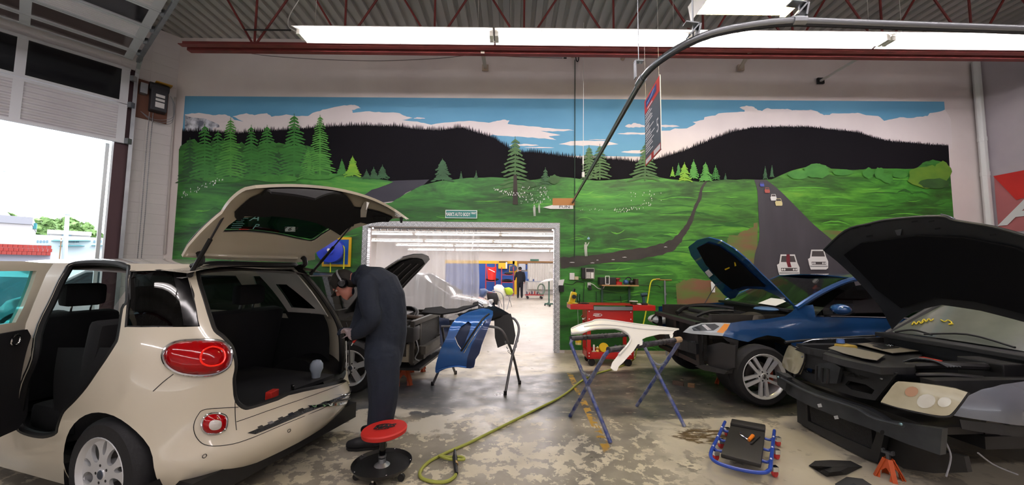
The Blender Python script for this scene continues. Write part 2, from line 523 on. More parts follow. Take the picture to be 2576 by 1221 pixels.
# overhead-door wall: pier beside the corner, header, wall beyond the opening
S0, S1, ZH = 0.80, 5.2, 5.15
def wl_box(bm, s0, s1, z0, z1, t=0.25):
    P = [WL(s, z, d) for s in (s0, s1) for d in (0, -t) for z in (z0, z1)]
    bm.add(P, [(0, 1, 3, 2), (4, 6, 7, 5), (0, 4, 5, 1), (2, 3, 7, 6), (0, 2, 6, 4), (1, 5, 7, 3)])
b = MB()
wl_box(b, -0.2, S0, 0, ZC); wl_box(b, S1, 17, 0, ZC); wl_box(b, S0, S1, ZH, ZC)
wleft = tag(b.build('wall_left', BLOCK, smooth=0), kind='structure')
q = MB().box((0, 0, 0), (.39, .008, .19), Matrix.Rotation(math.atan2(dL.y, dL.x), 3, 'Z')).build('block', BLOCK, wleft, 0, bevel=.003)
for i in range(31):
    for j in range(2):
        if i or j: q = q.copy(); COL.objects.link(q); q.parent = wleft
        q.location = WL(.205 + .4 * j, .1 + .2 * i, .003)
b = MB(); b.box((XR + 0.1, (YW - 7) / 2, ZC / 2), (0.2, YW + 7, ZC))
k = NT('grey_side_wall'); GREYW = k.out(k.ramp(k.noise(0.9, 4), [(0.3, 'a8a0a8'), (0.7, 'b9b2b6')]), 0.75)
tag(b.build('wall_right', GREYW, smooth=0), kind='structure')
b = MB(); yb = WL(17, 0).y
b.box(((XR - 18) / 2, -7.1, ZC / 2), (XR + 18, 0.2, ZC))
tag(b.build('wall_front', WALLW, smooth=0), kind='structure')

# ---- corrugated steel roof deck
DECK = mat('steel_roof_deck', 'b9b6b2', 0.6, 0.0, noise=('9a9692', 2.0, 0.3, (1, 0.2, 1)))
pr = []; x = -18.0; p_ = 0.2
while x < XR + 0.3:
    pr += [(x, 0), (x + 0.11, 0), (x + 0.125, 0.055), (x + 0.185, 0.055)]; x += p_
V = [(x, y, ZC + z) for y in (-7.2, YW + 0.25) for x, z in pr]; n = len(pr)
o = mesh_obj('ceiling', V, [(i, i + 1, n + i + 1, n + i) for i in range(n - 1)], DECK)
tag(o, kind='structure')

# ---- diamond-plate trim round the doorway
k = NT('diamond_plate')
wv = []
for sg in (1, -1):
    u = k.math('MULTIPLY', k.math('ADD', k.x, k.math('MULTIPLY', k.z, sg)), 150.0)
    v = k.math('MULTIPLY', k.math('SUBTRACT', k.x, k.math('MULTIPLY', k.z, sg)), 64.0)
    wv.append(k.math('MULTIPLY', k.math('MAXIMUM', k.math('SINE', u), 0.0), k.step(k.math('SINE', v), -0.1, 0.5)))
h = k.math('MAXIMUM', wv[0], wv[1])
PLATE = k.out(k.mix(h, 'b9bdc0', 'f2f4f6'), 0.38, h, 0.6, metal=0.6, dist=0.012)
fw = 0.10
for i, (x0, x1, z0, z1) in enumerate([(DXL - fw, DXL, 0, DZ), (DXR, DXR + fw, 0, DZ), (DXL - fw, DXR + fw, DZ, DZ + fw)]):
    b = MB(); b.box(((x0 + x1) / 2, YW - 0.01, (z0 + z1) / 2), (x1 - x0, 0.02, z1 - z0))
    if i < 2:      # the plate turns the corner into the reveal
        b.box((x1 if i == 0 else x0, YW + 0.05, (z0 + z1) / 2), (0.012, 0.14, z1 - z0))
    tag(b.build('trim_%d' % (i + 1), PLATE, smooth=0), kind='structure')
# ---- thin shelf of bare concrete along the foot of the right part of the wall
b = MB(); b.box(((DXR + XR) / 2 + 0.1, YW - 0.02, 0.03), (XR - DXR - 0.2, 0.04, 0.06))
tag(b.build('baseboard_back', mat('bare_concrete', 'b3aa92', 0.8, noise=('978e79', 4, 0.25, (1, 1, 1)))), kind='structure')

# ================================================================ lights
TUBE = mat('lit_tube', 'ffffff', 0.4, emit='fff6fa', estr=TUBE_POWER)
WTUBE = mat('warm_lit_tube', 'ffffff', 0.4, emit='ffe9a8', estr=WARM_POWER)
REFL = mat('white_enamel', 'f2f0e8', 0.35)
GALV = mat('galvanised_steel', 'a9adb1', 0.38, 0.85, noise=('8d9195', 5, 0.3, (1, 1, 1)))
CABLE = mat('thin_cable', 'b9b7b0', 0.5)
def make_fixture(L):
    t = thing('strip_light', 'x', 'ceiling light')
    b = MB(); b.box((0, 0, 0.10), (L - 0.02, 0.11, 0.05)); b.build('housing', REFL, t, 0, world=False)
    # near wing with light slots, far wing plain: two sections each
    for s in (-1, 1):
        for h in range(2):
            x0 = -L / 2 + h * L / 2 + 0.004; x1 = x0 + L / 2 - 0.008
            b = MB()
            def strip(t0, t1, xa, xb):
                P = [(x, s * (0.05 + 0.15 * t_), 0.065 - 0.05 * t_) for x in (xa, xb) for t_ in (t0, t1)]
                b.add(P, [(0, 1, 3, 2)])
            strip(0, 0.12, x0, x1); strip(0.38, 1.0, x0, x1)
            nsl = 5; w = (x1 - x0) / nsl
            for q in range(nsl): strip(0.12, 0.38, x0 + q * w, x0 + q * w + w * 0.35)
            if s == 1: strip(0.12, 0.38, x0, x1)
            b.build('reflector_wing', REFL, t, 0, world=False, solid=0.004)
    for y in (-0.06, 0.06):
        b = MB(); b.tube([(-L / 2 + 0.06, y, -0.004), (L / 2 - 0.06, y, -0.004)], 0.018, 6); b.build('tube', TUBE, t, 40, world=False)
    for s in (-1, 1):
        b = MB(); b.box((s * (L / 2 - 0.03), 0, 0.01), (0.05, 0.16, 0.07)); b.build('lamp_holder', REFL, t, 0, world=False)
        b = MB(); b.tube([(s * L * 0.42, 0, 0.11), (s * L * 0.42, 0, ZC - 5.02)], 0.004, 6); b.build('hanger', CABLE, t, 30, world=False)
    return t
FL = 2.86
fx = None
xs0 = D(752, 95, 5.2).x
for r, (Y, z, n0, n1) in enumerate([(5.2, 5.0, 0, 4), (0.6, 5.2, -1, 4), (-3.6, 5.2, -2, 4)]):
    for i in range(n0, n1):
        M = Matrix.Translation((xs0 + FL * (i + 0.5) + (0.02 * i), Y, z))
        if fx is None:
            fx = make_fixture(FL); o = fx; o.matrix_basis = M
        else:
            o = dup(fx, M)
        o['label'] = ['%s fluorescent strip light from the overhead door in the row by the mural wall' % ('first', 'second', 'third', 'fourth', '', '')[max(i, 0)],
                      'white fluorescent strip light in the middle row over the vehicles',
                      'white fluorescent strip light in the row by the front wall'][r]
        o['group'] = ['strip lights along the mural wall', 'strip lights over the vehicles', 'strip lights by the front wall'][r]
# warm high-bay light
hb = thing('high_bay_light', 'boxy warm fluorescent light with slanted white end plates hung beside the curtain rail', 'ceiling light')
hz = 4.62
pa = G(1750, 37, hz); pb = G(1965, 37, hz)
hb.matrix_basis = Matrix.Translation(((pa.x + pb.x) / 2, pa.y - 0.3, hz))
L = pb.x - pa.x + 0.06
b = MB(); b.box((0, 0, 0.11), (L, 0.66, 0.05)); b.build('housing', REFL, hb, 0, world=False)
for y in (-0.24, -0.08, 0.08, 0.24, ):
    b = MB(); b.tube([(-L / 2 + 0.03, y, 0.0), (L / 2 - 0.03, y, 0.0)], 0.014, 8); b.build('tube', WTUBE, hb, 40, world=False)
    b = MB(); b.bar((-L / 2 + 0.02, y + 0.08, 0.05), (L / 2 - 0.02, y + 0.08, 0.05), 0.012, 0.06); b.build('baffle', REFL, hb, 0, world=False)
for s in (-1, 1):
    b = MB(); b.add([(s * L / 2, -0.34, -0.05), (s * L / 2, 0.36, -0.05), (s * (L / 2 + 0.03), 0.36, 0.14), (s * (L / 2 + 0.03), -0.34, 0.14)], [(0, 1, 2, 3)])
    b.build('end_plate', REFL, hb, 0, world=False, solid=0.006)
    b = MB(); b.tube([(s * L * 0.4, 0, 0.13), (s * L * 0.4, 0, ZC - hz)], 0.004, 6); b.build('hanger', CABLE, hb, 30, world=False)

# ================================================================ roof joists
RED = mat('red_oxide_steel', '7d3230', 0.6, noise=('5e2522', 6, 0.3, (1, 1, 1)))
def joist(Y, zc, label, group=None):
    t = thing('roof_joist', label, 'joist', (0, Y, 0), group=group)
    x0, x1 = (-5.2 if Y > 5 else -14.0), XR
    b = MB()
    for y in (-0.045, 0.045):
        b.bar((x0, Y + y, zc), (x1, Y + y, zc), 0.012, 0.09); b.bar((x0, Y + y * 1.9, zc - 0.04), (x1, Y + y * 1.9, zc - 0.04), 0.075, 0.012)
    b.build('bottom_chord', RED, t, 0)
    b = MB(); b.bar((x0, Y, ZC - 0.04), (x1, Y, ZC - 0.04), 0.12, 0.07); b.build('top_chord', RED, t, 0)
    xs = D(640, 110, 5.6).x; st = 1.42
    i0 = int((x0 - xs) / st); i1 = int((x1 - xs) / st)
    for i in range(i0, i1 + 1):
        xb = xs + i * st
        for dx in (-st / 2, 0, st / 2):
            xt = xb + dx
            if x0 < xt < x1:
                b = MB(); b.tube([(xb, Y, zc), (xt, Y, ZC - 0.06)], 0.017, 6); b.build('web_bar', RED, t, 30)
    return t
joist(5.6, 5.075, 'dark red open-web roof joist running along the top of the mural wall')
joist(1.9, 5.2, 'dark red open-web roof joist over the vehicles', 'joists over the bays')
joist(-1.9, 5.2, 'dark red open-web roof joist over the vehicles', 'joists over the bays')
# ================================================================ the painted landscape on the back wall
mural = thing('wall_mural', 'painted landscape with dark forested hills, green fields, clouds and a road covering the white wall', 'mural', (1.0, YW, 0))
def flat(name, polys, m, d, parent=None):
    """flat paint shapes on the wall, given in photo pixels"""
    b = MB()
    for p in polys: b.poly([W(x, y, d) for x, y in p])
    return b.build(name, m, parent or mural, 0)
def wallpoly(name, polys, m, d):
    b = MB()
    for p in polys: b.poly([Vector((x, YW - d, z)) for x, z in p])
    return b.build(name, m, mural, 0)
P0 = mat('paint_sky_blue', '68a5c6', 0.6, noise=('5593b6', 0.8, 0.35, (1, 1, 2)))
P1 = mat('paint_cloud', 'e6dedc', 0.65, noise=('d8d0d0', 1.5, 0.3, (1, 1, 1)))
P2 = mat('paint_dark_hill', '0f0e12', 0.85, noise=('18161b', 0.5, 0.3, (1, 1, 1)), spec=.15)
P3 = mat('paint_road', '343238', 0.6, noise=('4a484e', 1.3, 0.35, (2.2, 1, 0.4)))
P4 = mat('paint_lake', '2b2b38', 0.55, noise=('35353f', 1.0, 0.3, (1, 1, 3)))
P5 = mat('paint_dirt', '7a5640', 0.65, noise=('4a7a30', 1.3, 0.14, (1, 1, 3.5)))
P6 = mat('paint_snow_rock', 'dfe2ea', 0.6, noise=('6a6e7a', 7, 0.12, (1, 1, 1)))
PW = mat('paint_white', 'e8e8e6', 0.6)
PK = mat('paint_black', '17161a', 0.6)
k = NT('paint_meadow')
sw = k.noise(1.1, 7, st=(0.55, 1, 2.6), dist=0.9, rough=0.6)
fine = k.noise(5.0, 6, st=(0.5, 1, 3.2), dist=1.2, off=(3, 0, 5))
f = k.math('ADD', k.math('MULTIPLY', sw, 0.75), k.math('MULTIPLY', fine, 0.25))
col = k.ramp(f, [(0.32, '123612'), (0.43, '22581b'), (0.52, '317a25'), (0.60, '43942e'), (0.72, '6aa438')])
warm = k.ramp(f, [(0.32, '1f3a12'), (0.43, '336119'), (0.52, '478420'), (0.60, '5d9a28'), (0.72, '86ab39')])
col = k.mix(k.math('MULTIPLY', k.math('MULTIPLY', k.step(k.x, 0.8, 3.0), k.step(k.x, 7.5, 5.0)), 0.7), col, warm)
col = k.mix(k.step(k.z, 1.9, 0.4), col, k.ramp(f, [(0.35, '123a16'), (0.55, '25691f'), (0.7, '3a8b2a')]))
col = k.mix(k.math('MULTIPLY', k.step(k.x, -.5, -3.0), .4), col, k.ramp(f, [(0.35, '11351a'), (0.55, '255f24'), (0.7, '3c7f2c')]))
MEADOW = k.out(col, 0.5, fine, 0.15)
def wig(pts, n=5, amp=2.0, seed=1):
    r = random.Random(seed); o = []
    for i in range(len(pts) - 1):
        a, b_ = pts[i], pts[i + 1]
        for j in range(n):
            t = j / n; o.append((a[0] + (b_[0] - a[0]) * t + r.uniform(-amp, amp) * (j > 0), a[1] + (b_[1] - a[1]) * t + r.uniform(-amp, amp) * (j > 0)))
    return o + [pts[-1]]
zt = 5.06
wallpoly('painted_sky', [[(-6.69, zt), (8.78, zt + 0.05), (8.78, 4.9), (8.4, 3.9), (-6.69, 3.9)]], P0, 0.0015)
cA = [(465, 288), (500, 284), (535, 290), (565, 288), (578, 292), (590, 302), (613, 306), (585, 293), (620, 285), (640, 290), (672, 285), (683, 294), (720, 288), (745, 292), (775, 292), (790, 283), (820, 275), (850, 268), (880, 264), (895, 265), (908, 272), (885, 277), (888, 284), (930, 280), (960, 283), (1000, 284), (1020, 292), (1038, 297), (1012, 302), (1050, 306), (1085, 314), (1130, 308), (1180, 304), (1230, 309), (1250, 304), (1270, 301), (1282, 304), (1276, 312), (1330, 318), (1380, 322), (1445, 328), (1390, 331), (1360, 330), (1410, 340), (1380, 343), (1400, 352), (1340, 346), (1290, 344), (1240, 339), (1200, 352)]
cloudA = wig(cA, 4, 1.1, 3) + [(1180, 360), (1100, 355), (465, 355)]
cB = [(75, 370), (170, 365), (215, 345), (325, 345), (410, 300), (375, 285), (480, 265), (490, 240), (590, 225), (620, 205), (760, 195), (860, 190), (865, 175), (815, 150), (880, 132), (950, 145), (985, 175), (1025, 183), (1075, 155), (1130, 165), (1200, 165), (1260, 162), (1310, 178)]
cB = [(1640 + a / 3.7, 230 + c / 3.7) for a, c in cB]
cC = [(0, 155), (70, 155), (130, 152), (190, 168), (205, 183), (240, 198), (290, 195), (310, 182), (450, 183), (520, 178), (590, 198), (690, 205), (740, 245), (800, 232), (870, 215), (960, 222), (1040, 210), (1100, 205), (1120, 180), (1200, 168), (1245, 150)]
cC = [(2000 + a / 3.3, 230 + c / 3.3) for a, c in cC]
cloudB = wig(cB + cC, 3, 0.9, 4) + [(2392, 300), (2396, 375), (2000, 400), (1560, 412), (1600, 400), (1640, 392), (1650, 360)]
def lens(x0, x1, y, h, seed):
    r = random.Random(seed); up = []; dn = []
    n = 10
    for i in range(n + 1):
        t = i / n; x = x0 + (x1 - x0) * t; e = math.sin(math.pi * t) ** 0.6
        up.append((x, y - h * e * r.uniform(0.6, 1.1))); dn.append((x, y + h * 0.6 * e * r.uniform(0.3, 1.0)))
    return up + dn[::-1][1:-1]
clouds = [cloudA, cloudB] + [lens(*a) for a in ((1280, 1356, 366, 4, 1), (1405, 1556, 363, 10, 2), (1318, 1395, 372, 2, 3), (1552, 1640, 337, 4, 4), (1572, 1625, 318, 8, 5), (1562, 1650, 383, 6, 6), (1620, 1710, 318, 5, 7), (1040, 1070, 298, 3, 8), (1480, 1540, 352, 1.5, 9))]
for i, c in enumerate(clouds): flat('painted_cloud', [c], P1, 0.003 + 0.0002 * i)
flat('painted_snow_peak', [wig([(465, 290), (490, 296), (520, 300), (548, 312), (552, 320), (535, 322), (540, 338), (465, 338)], 3, 1.5, 5)], P6, 0.0055)
# forested hills with a saw edge of tree tops
hill = [(458, 330), (520, 330), (600, 336), (640, 331), (740, 326), (820, 319), (900, 316), (1000, 318), (1020, 321), (1060, 326), (1105, 328), (1150, 322), (1165, 322), (1200, 334), (1240, 346), (1280, 373), (1300, 383), (1340, 383), (1380, 388), (1430, 395), (1480, 401), (1520, 400), (1570, 403), (1600, 407), (1640, 404), (1680, 392), (1720, 380), (1760, 364), (1800, 347), (1850, 330), (1890, 322), (1960, 319), (2040, 320), (2080, 325), (2130, 330), (2160, 334), (2200, 347), (2240, 356), (2300, 360), (2340, 364), (2386, 367)]
r = random.Random(11); top = []
hx = np.array([h_[0] for h_ in hill]); hy = np.array([h_[1] for h_ in hill]); x = 458.0
while x < 2386:
    y = np.interp(x, hx, hy); w = r.uniform(2.2, 5); hgt = r.uniform(4, 13) * (0.55 if x > 1850 else 1)
    top += [(x, y + r.uniform(0, 2)), (x + w * 0.5, y - hgt)]; x += w
flat('painted_hills', [top + [(2386, 367), (2392, 480), (452, 480)]], P2, 0.007)
flat('painted_lake', [[(905, 480), (985, 455), (1080, 452), (1066, 465), (1020, 486), (1000, 505), (880, 520)]], P4, 0.0085)
# meadow: left field, right field
x0 = -6.69
mL = [(446, 441), (560, 441), (700, 441), (830, 437), (880, 441), (950, 450), (990, 458), (960, 470), (935, 478), (900, 500), (930, 518), (985, 510), (1000, 500), (1022, 487), (1062, 467), (1112, 455), (1160, 450), (1200, 448), (1250, 447), (1320, 455), (1400, 445), (1500, 455), (1560, 452), (1640, 445), (1690, 452), (1760, 458), (1830, 452), (1890, 452), (1940, 452), (1990, 430), (2030, 420), (2060, 412), (2090, 425), (2150, 428), (2180, 425), (2230, 425), (2300, 425), (2320, 410), (2345, 402), (2370, 408), (2389, 425)]
top = [W(x, y, 0) for x, y in wig(mL, 3, 1.2, 8)]
d = 0.010
pts = [Vector((x0, YW - d, W(450, 441).z))] + [Vector((p.x, YW - d, p.z)) for p in top[1:]] + [Vector((8.78, YW - d, top[-1].z)), Vector((8.78, YW - d, 0.06)), Vector((DXR + fw + 0.01, YW - d, 0.06)), Vector((DXR + fw + 0.01, YW - d, DZ + fw + 0.01)), Vector((DXL - fw - 0.01, YW - d, DZ + fw + 0.01)), Vector((DXL - fw - 0.01, YW - d, 0.0)), Vector((x0, YW - d, 0.0))]
MB().poly(pts).build('painted_meadow', MEADOW, mural, 0)
# long brush strokes: shadow folds and light streaks
SD = mat('paint_stroke_dark', '1d4a1c', 0.55, noise=('2c6a24', 3, 0.3, (0.4, 1, 2)))
SL = mat('paint_stroke_light', '4da033', 0.55, noise=('69b03c', 3, 0.3, (0.4, 1, 2)))
r = random.Random(21)
def stroke(cx, cy, L, h, bend):
    up = []; dn = []; n = 9
    for i in range(n + 1):
        t = i / n; x = cx + (t - 0.5) * L; y = cy + bend * ((2 * t - 1) ** 2 - 0.5) + (t - 0.5) * bend * 0.6
        e = math.sin(math.pi * t) ** 0.7
        up.append((x, y - h * e * r.uniform(0.5, 1))); dn.append((x, y + h * e * r.uniform(0.1, 0.5)))
    return up + dn[::-1][1:-1]
def okm(x, y, L):
    for q in (x - L / 2, x, x + L / 2):
        if not (450 < q < 2388): return False
        if y < np.interp(q, [446, 900, 1000, 1250, 1500, 1890, 1990, 2389], [500, 520, 530, 490, 480, 480, 450, 440]): return False
        if 905 < q < 1412 and y > 545: return False
        if np.interp(y, [455, 540, 600, 690, 800], [1890, 1900, 1895, 1885, 1860]) < q < np.interp(y, [455, 480, 530, 570, 610, 660, 720, 800], [1935, 1970, 2020, 2060, 2110, 2160, 2210, 2270]): return False
    return True
for nm, m_, cnt, hh, dd in (('painted_shadow_folds', SD, 170, (2.0, 6.0), 0.0115), ('painted_light_streaks', SL, 150, (1.0, 3.4), 0.0125)):
    S_ = []
    while len(S_) < cnt:
        x, y = r.uniform(450, 2390), r.uniform(450, 880); L = r.uniform(30, 120)
        if okm(x, y, L): S_.append(stroke(x, y, L, r.uniform(*hh), r.uniform(-9, 9)))
    b = MB()
    for i, p in enumerate(S_): b.poly([W(x, y, dd + 0.000004 * i) for x, y in p])
    tag(b.build(nm, m_, mural, 0), kind='stuff')
# dirt banks, road, creek
flat('painted_dirt_bank', [wig([(1906, 560), (1880, 580), (1845, 592), (1830, 600), (1826, 640), (1835, 690), (1870, 740), (1895, 700), (1905, 640)], 4, 4, 2)], P5, 0.0132)
flat('painted_dirt_bank', [wig([(1700, 715), (1740, 700), (1800, 712), (1830, 760), (1840, 800), (1760, 790), (1705, 785)], 4, 5, 3)], P5, 0.0133)
flat('painted_dirt_bank', [wig([(2062, 582), (2140, 580), (2200, 600), (2220, 650), (2150, 650), (2100, 612)], 4, 3, 4)], P5, 0.0134)
flat('painted_road', [spline([(1897, 452), (1905, 480), (1908, 540), (1910, 600), (1899, 640), (1893, 690), (1875, 770), (1866, 830)], 4) + spline([(2290, 830), (2250, 780), (2200, 720), (2150, 660), (2100, 610), (2050, 568), (2010, 528), (1962, 480), (1928, 453)], 4)], P3, 0.0145)
ck = [(1778, 455, 4), (1765, 475, 6), (1760, 500, 8), (1750, 520, 8), (1735, 560, 11), (1715, 590, 16), (1690, 617, 24), (1640, 633, 25), (1560, 645, 24), (1480, 655, 26), (1410, 662, 28)]
ck = spline(ck, 5); r = random.Random(5)
up = []; dn = []
for i, (x, y, w) in enumerate(ck):
    a = ck[max(i - 1, 0)]; c = ck[min(i + 1, len(ck) - 1)]; dx, dy = c[0] - a[0], c[1] - a[1]; L = math.hypot(dx, dy)
    nx, ny = -dy / L, dx / L; w2 = w * 0.5 * r.uniform(0.85, 1.2)
    up.append((x + nx * w2, y + ny * w2)); dn.append((x - nx * w2, y - ny * w2))
flat('painted_creek', [up + dn[::-1]], mat('paint_creek', '2c2826', 0.55, noise=('3b3733', 4, 0.3, (1, 1, 2))), 0.0146)
flat('painted_ripples', [lens(x, x + w, y, 1.6, i) for i, (x, y, w) in enumerate([(1432, 661, 14), (1485, 662, 11), (1538, 654, 9), (1565, 648, 12), (1500, 655, 6), (1670, 622, 9)])], mat('paint_ripple', 'b9b9b9', 0.5), 0.016)
# conifers
G1 = [mat('paint_tree_%d' % i, c, 0.55, noise=(c2, 4.5, 0.25, (0.7, 1, 2.5))) for i, (c, c2) in enumerate([('2f6a2b', '3f8636'), ('3d8032', '55993c'), ('24492a', '33603a'), ('33522b', '47703a'), ('86b22c', '5c9a2c'), ('2a5a2c', '1f3f24')])]
def conifer(cx, yt, yb, hw, mi, d, tiers, sparse=0.0, trunk=True, seed=0):
    r = random.Random(seed * 13 + int(cx)); H = yb - yt; polys = []
    if trunk: polys.append([(cx - 0.012 * H - 0.6, yb), (cx - 0.6, yt - 4), (cx + 0.6, yt - 4), (cx + 0.012 * H + 0.6, yb)])
    for i in range(tiers):
        t = (i + 1) / tiers; y = yt + H * (t * 0.93); w = hw * (0.14 + 0.86 * t ** 0.85) * r.uniform(0.82, 1.12)
        th = H / tiers * (1.15 - sparse) * r.uniform(0.75, 1.2)
        for s in (-1, 1):
            ww = w * r.uniform(0.8, 1.12); n = 5; a = [(cx, y - th)]; bt = []
            for q in range(1, n + 1):
                u = q / n
                a.append((cx + s * ww * u, y - th * (1 - u) + (0.16 * ww * u * u if sparse < 0.5 else 0.10 * ww * math.sin(u * 3))))
                bt.append((cx + s * ww * (u - 0.12), y - th * (1 - u) * 0.3 + 0.16 * ww * u * u + th * r.uniform(0.12, 0.55)))
            polys.append(a + bt[::-1] + [(cx, y + th * 0.2)])
    b = MB()
    for i, p in enumerate(polys): b.poly([W(x, y, d + 0.00001 * i) for x, y in p])
    return b.build('painted_conifer', G1[mi], mural, 0)
flat('painted_forest', [wig([(450, 375), (480, 352), (520, 362), (560, 352), (600, 360), (640, 366), (690, 358), (740, 366), (790, 372), (825, 402), (832, 446), (448, 462)], 6, 6, 9)], mat('paint_forest', '23521f', .6, noise=('3a7a2e', 3.2, .12, (.6, 1, 2))), .0165)
dd = 0.017
for i, (cx, yt, yb, hw, mi, ti, sp) in enumerate([
    (478, 350, 462, 30, 5, 8, 0), (548, 330, 450, 34, 0, 9, .1), (515, 315, 455, 44, 0, 10, .12), (600, 380, 450, 40, 5, 6, 0), (632, 318, 450, 36, 0, 10, .2), (580, 300, 452, 40, 1, 14, 0),
    (700, 380, 450, 46, 5, 6, 0), (672, 318, 450, 44, 0, 11, .15), (770, 370, 450, 30, 5, 7, 0), (740, 290, 448, 46, 0, 12, .2), (775, 375, 448, 22, 1, 8, 0), (805, 293, 440, 36, 1, 16, 0),
    (860, 404, 442, 16, 0, 8, 0), (887, 396, 444, 22, 4, 9, 0), (922, 430, 450, 13, 2, 5, 0), (940, 424, 450, 14, 2, 6, 0), (962, 418, 450, 20, 2, 7, 0), (1113, 403, 455, 28, 2, 9, 0),
    (1160, 435, 450, 6, 2, 4, 0), (1198, 433, 450, 6, 2, 4, 0),
    (1372, 425, 465, 18, 2, 6, .3), (1296, 347, 500, 48, 3, 14, .42), (1482, 369, 452, 28, 3, 11, .4), (1509, 366, 452, 34, 3, 11, .45), (1623, 362, 455, 40, 3, 11, .4),
    (1692, 424, 444, 7, 4, 4, 0), (1707, 414, 442, 8, 0, 6, 0), (1745, 405, 450, 16, 1, 8, 0), (1775, 412, 456, 22, 1, 8, 0), (1800, 420, 452, 14, 0, 7, .4), (1722, 412, 456, 18, 4, 7, .1),
    (1825, 440, 452, 5, 2, 4, 0), (1925, 422, 450, 7, 2, 6, 0), (1942, 420, 446, 6, 2, 6, 0)]):
    conifer(cx, yt, yb, hw * (1.1 if i < 12 else 1), mi, dd + 0.0002 * i, int(ti * 1.5) if i < 12 else ti, .45 if i < 12 else sp, seed=i)
flat('painted_trunk', [[(1292, 440), (1300, 440), (1303, 515), (1290, 515)]], mat('paint_bark', '2c2620', 0.6), 0.0245)
# shrubs along the right hill
def shrub(cx, cy, w, h, m_, seed, d):
    r = random.Random(seed); n = 16
    return flat('painted_shrub', [[(cx + w * math.cos(2 * math.pi * i / n) * r.uniform(0.8, 1.12), cy + h * math.sin(2 * math.pi * i / n) * r.uniform(0.8, 1.12)) for i in range(n)]], m_, d)
SHB = [mat('paint_shrub_%d' % i, a, 0.55, noise=(c, 3.5, 0.25, (1, 1, 1.5))) for i, (a, c) in enumerate([('2f6e28', '4a8f38'), ('6d8f2a', '4b7a26'), ('223f20', '35602a')])]
for i, (cx, cy, w, h, q) in enumerate([(2010, 440, 26, 12, 0), (2055, 430, 34, 20, 0), (2185, 436, 14, 14, 0), (2212, 436, 12, 16, 0), (2232, 450, 16, 12, 0), (2330, 445, 52, 30, 1), (2372, 432, 22, 26, 1), (2350, 462, 40, 14, 2), (2120, 434, 30, 8, 0), (2265, 440, 20, 9, 0)]):
    shrub(cx, cy, w, h, SHB[q], i, 0.0246 + 0.0002 * i)
for i, (cx, cy, w, h) in enumerate([(700, 450, 60, 9), (560, 452, 50, 8), (800, 446, 40, 7), (640, 447, 30, 6), (1330, 465, 20, 10), (1395, 452, 16, 12)]):
    shrub(cx, cy, w, h, SHB[2 if i > 3 else 0], 40 + i, 0.0268 + 0.0002 * i)
# flowers and distant flock as small white dabs
r = random.Random(31); dabs = []
def dab(x, y, s):
    s *= .72; dabs.append([(x - s * .5, y + s), (x - s * .35, y - s * .4), (x, y - s * 1.2), (x + s * .4, y - s * .3), (x + s * .45, y + s)])
for i in range(26): dab(1243 + i * 2.6, 477 + i * 0.5 + r.uniform(-3, 6), r.uniform(1.6, 3.2))
for i in range(70): dab(r.uniform(1303, 1385), r.uniform(470, 512), r.uniform(1.3, 2.8))
for i in range(40):
    t = i / 40; dab(1545 + 95 * t + r.uniform(-3, 3), 531 - 20 * t * t + r.uniform(-6, 5), r.uniform(1.2, 2.4))
for i in range(14): dab(r.uniform(1450, 1550), 524 + r.uniform(0, 6), r.uniform(.8, 1.5))
for i in range(18): dab(r.uniform(1585, 1665), r.uniform(478, 506), r.uniform(1.2, 2.2))
for i in range(46):
    t = r.random(); dab(456 + 105 * t, 492 - 40 * t + r.uniform(-9, 7), r.uniform(1.3, 3.0))
tag(flat('painted_white_dabs', dabs, PW, 0.0285), kind='stuff')
# painted figures
def figure(x, yt, yb, cap=None, racket=False):
    h = yb - yt; b = [[(x - .05 * h, yt), (x + .06 * h, yt), (x + .07 * h, yt + .13 * h), (x - .05 * h, yt + .13 * h)],
        [(x - .10 * h, yt + .15 * h), (x + .11 * h, yt + .15 * h), (x + .12 * h, yt + .5 * h), (x - .10 * h, yt + .5 * h)],
        [(x - .09 * h, yt + .5 * h), (x + .02 * h, yt + .5 * h), (x + .03 * h, yb), (x - .04 * h, yb)], [(x + .02 * h, yt + .5 * h), (x + .11 * h, yt + .5 * h), (x + .13 * h, yb), (x + .07 * h, yb)]]
    if racket: b += [[(x + .1 * h, yt + .2 * h), (x + .24 * h, yt - .02 * h), (x + .28 * h, yt), (x + .13 * h, yt + .3 * h)]]
    return flat('painted_figure', b, mat('paint_figure', 'b9c0b6', 0.6), 0.029)
figure(1344, 516, 544); figure(1356, 514, 536); figure(1473, 610, 645, racket=True)
flat('painted_racket', [lens(1477, 1484, 601, 5, 3)], mat('paint_pale_blue', '8fb7cc', 0.6), 0.0292)
# painted farmhouse
fh = flat('painted_house_wall', [[(1365, 522), (1390, 516), (1442, 516), (1442, 526), (1385, 526)]], PW, 0.029)
flat('painted_house_roof', [[(1390, 499), (1447, 499), (1447, 517), (1390, 517)]], mat('paint_roof_brown', 'b07a45', 0.6), 0.0293)
p = W(1420, 521, 0.0305)
text('FUN', 0.075, PK, mural, mwi(mural) @ frame(p, (1, 0, 0), (0, 0, 1)), 'painted_lettering', sx=1.5)
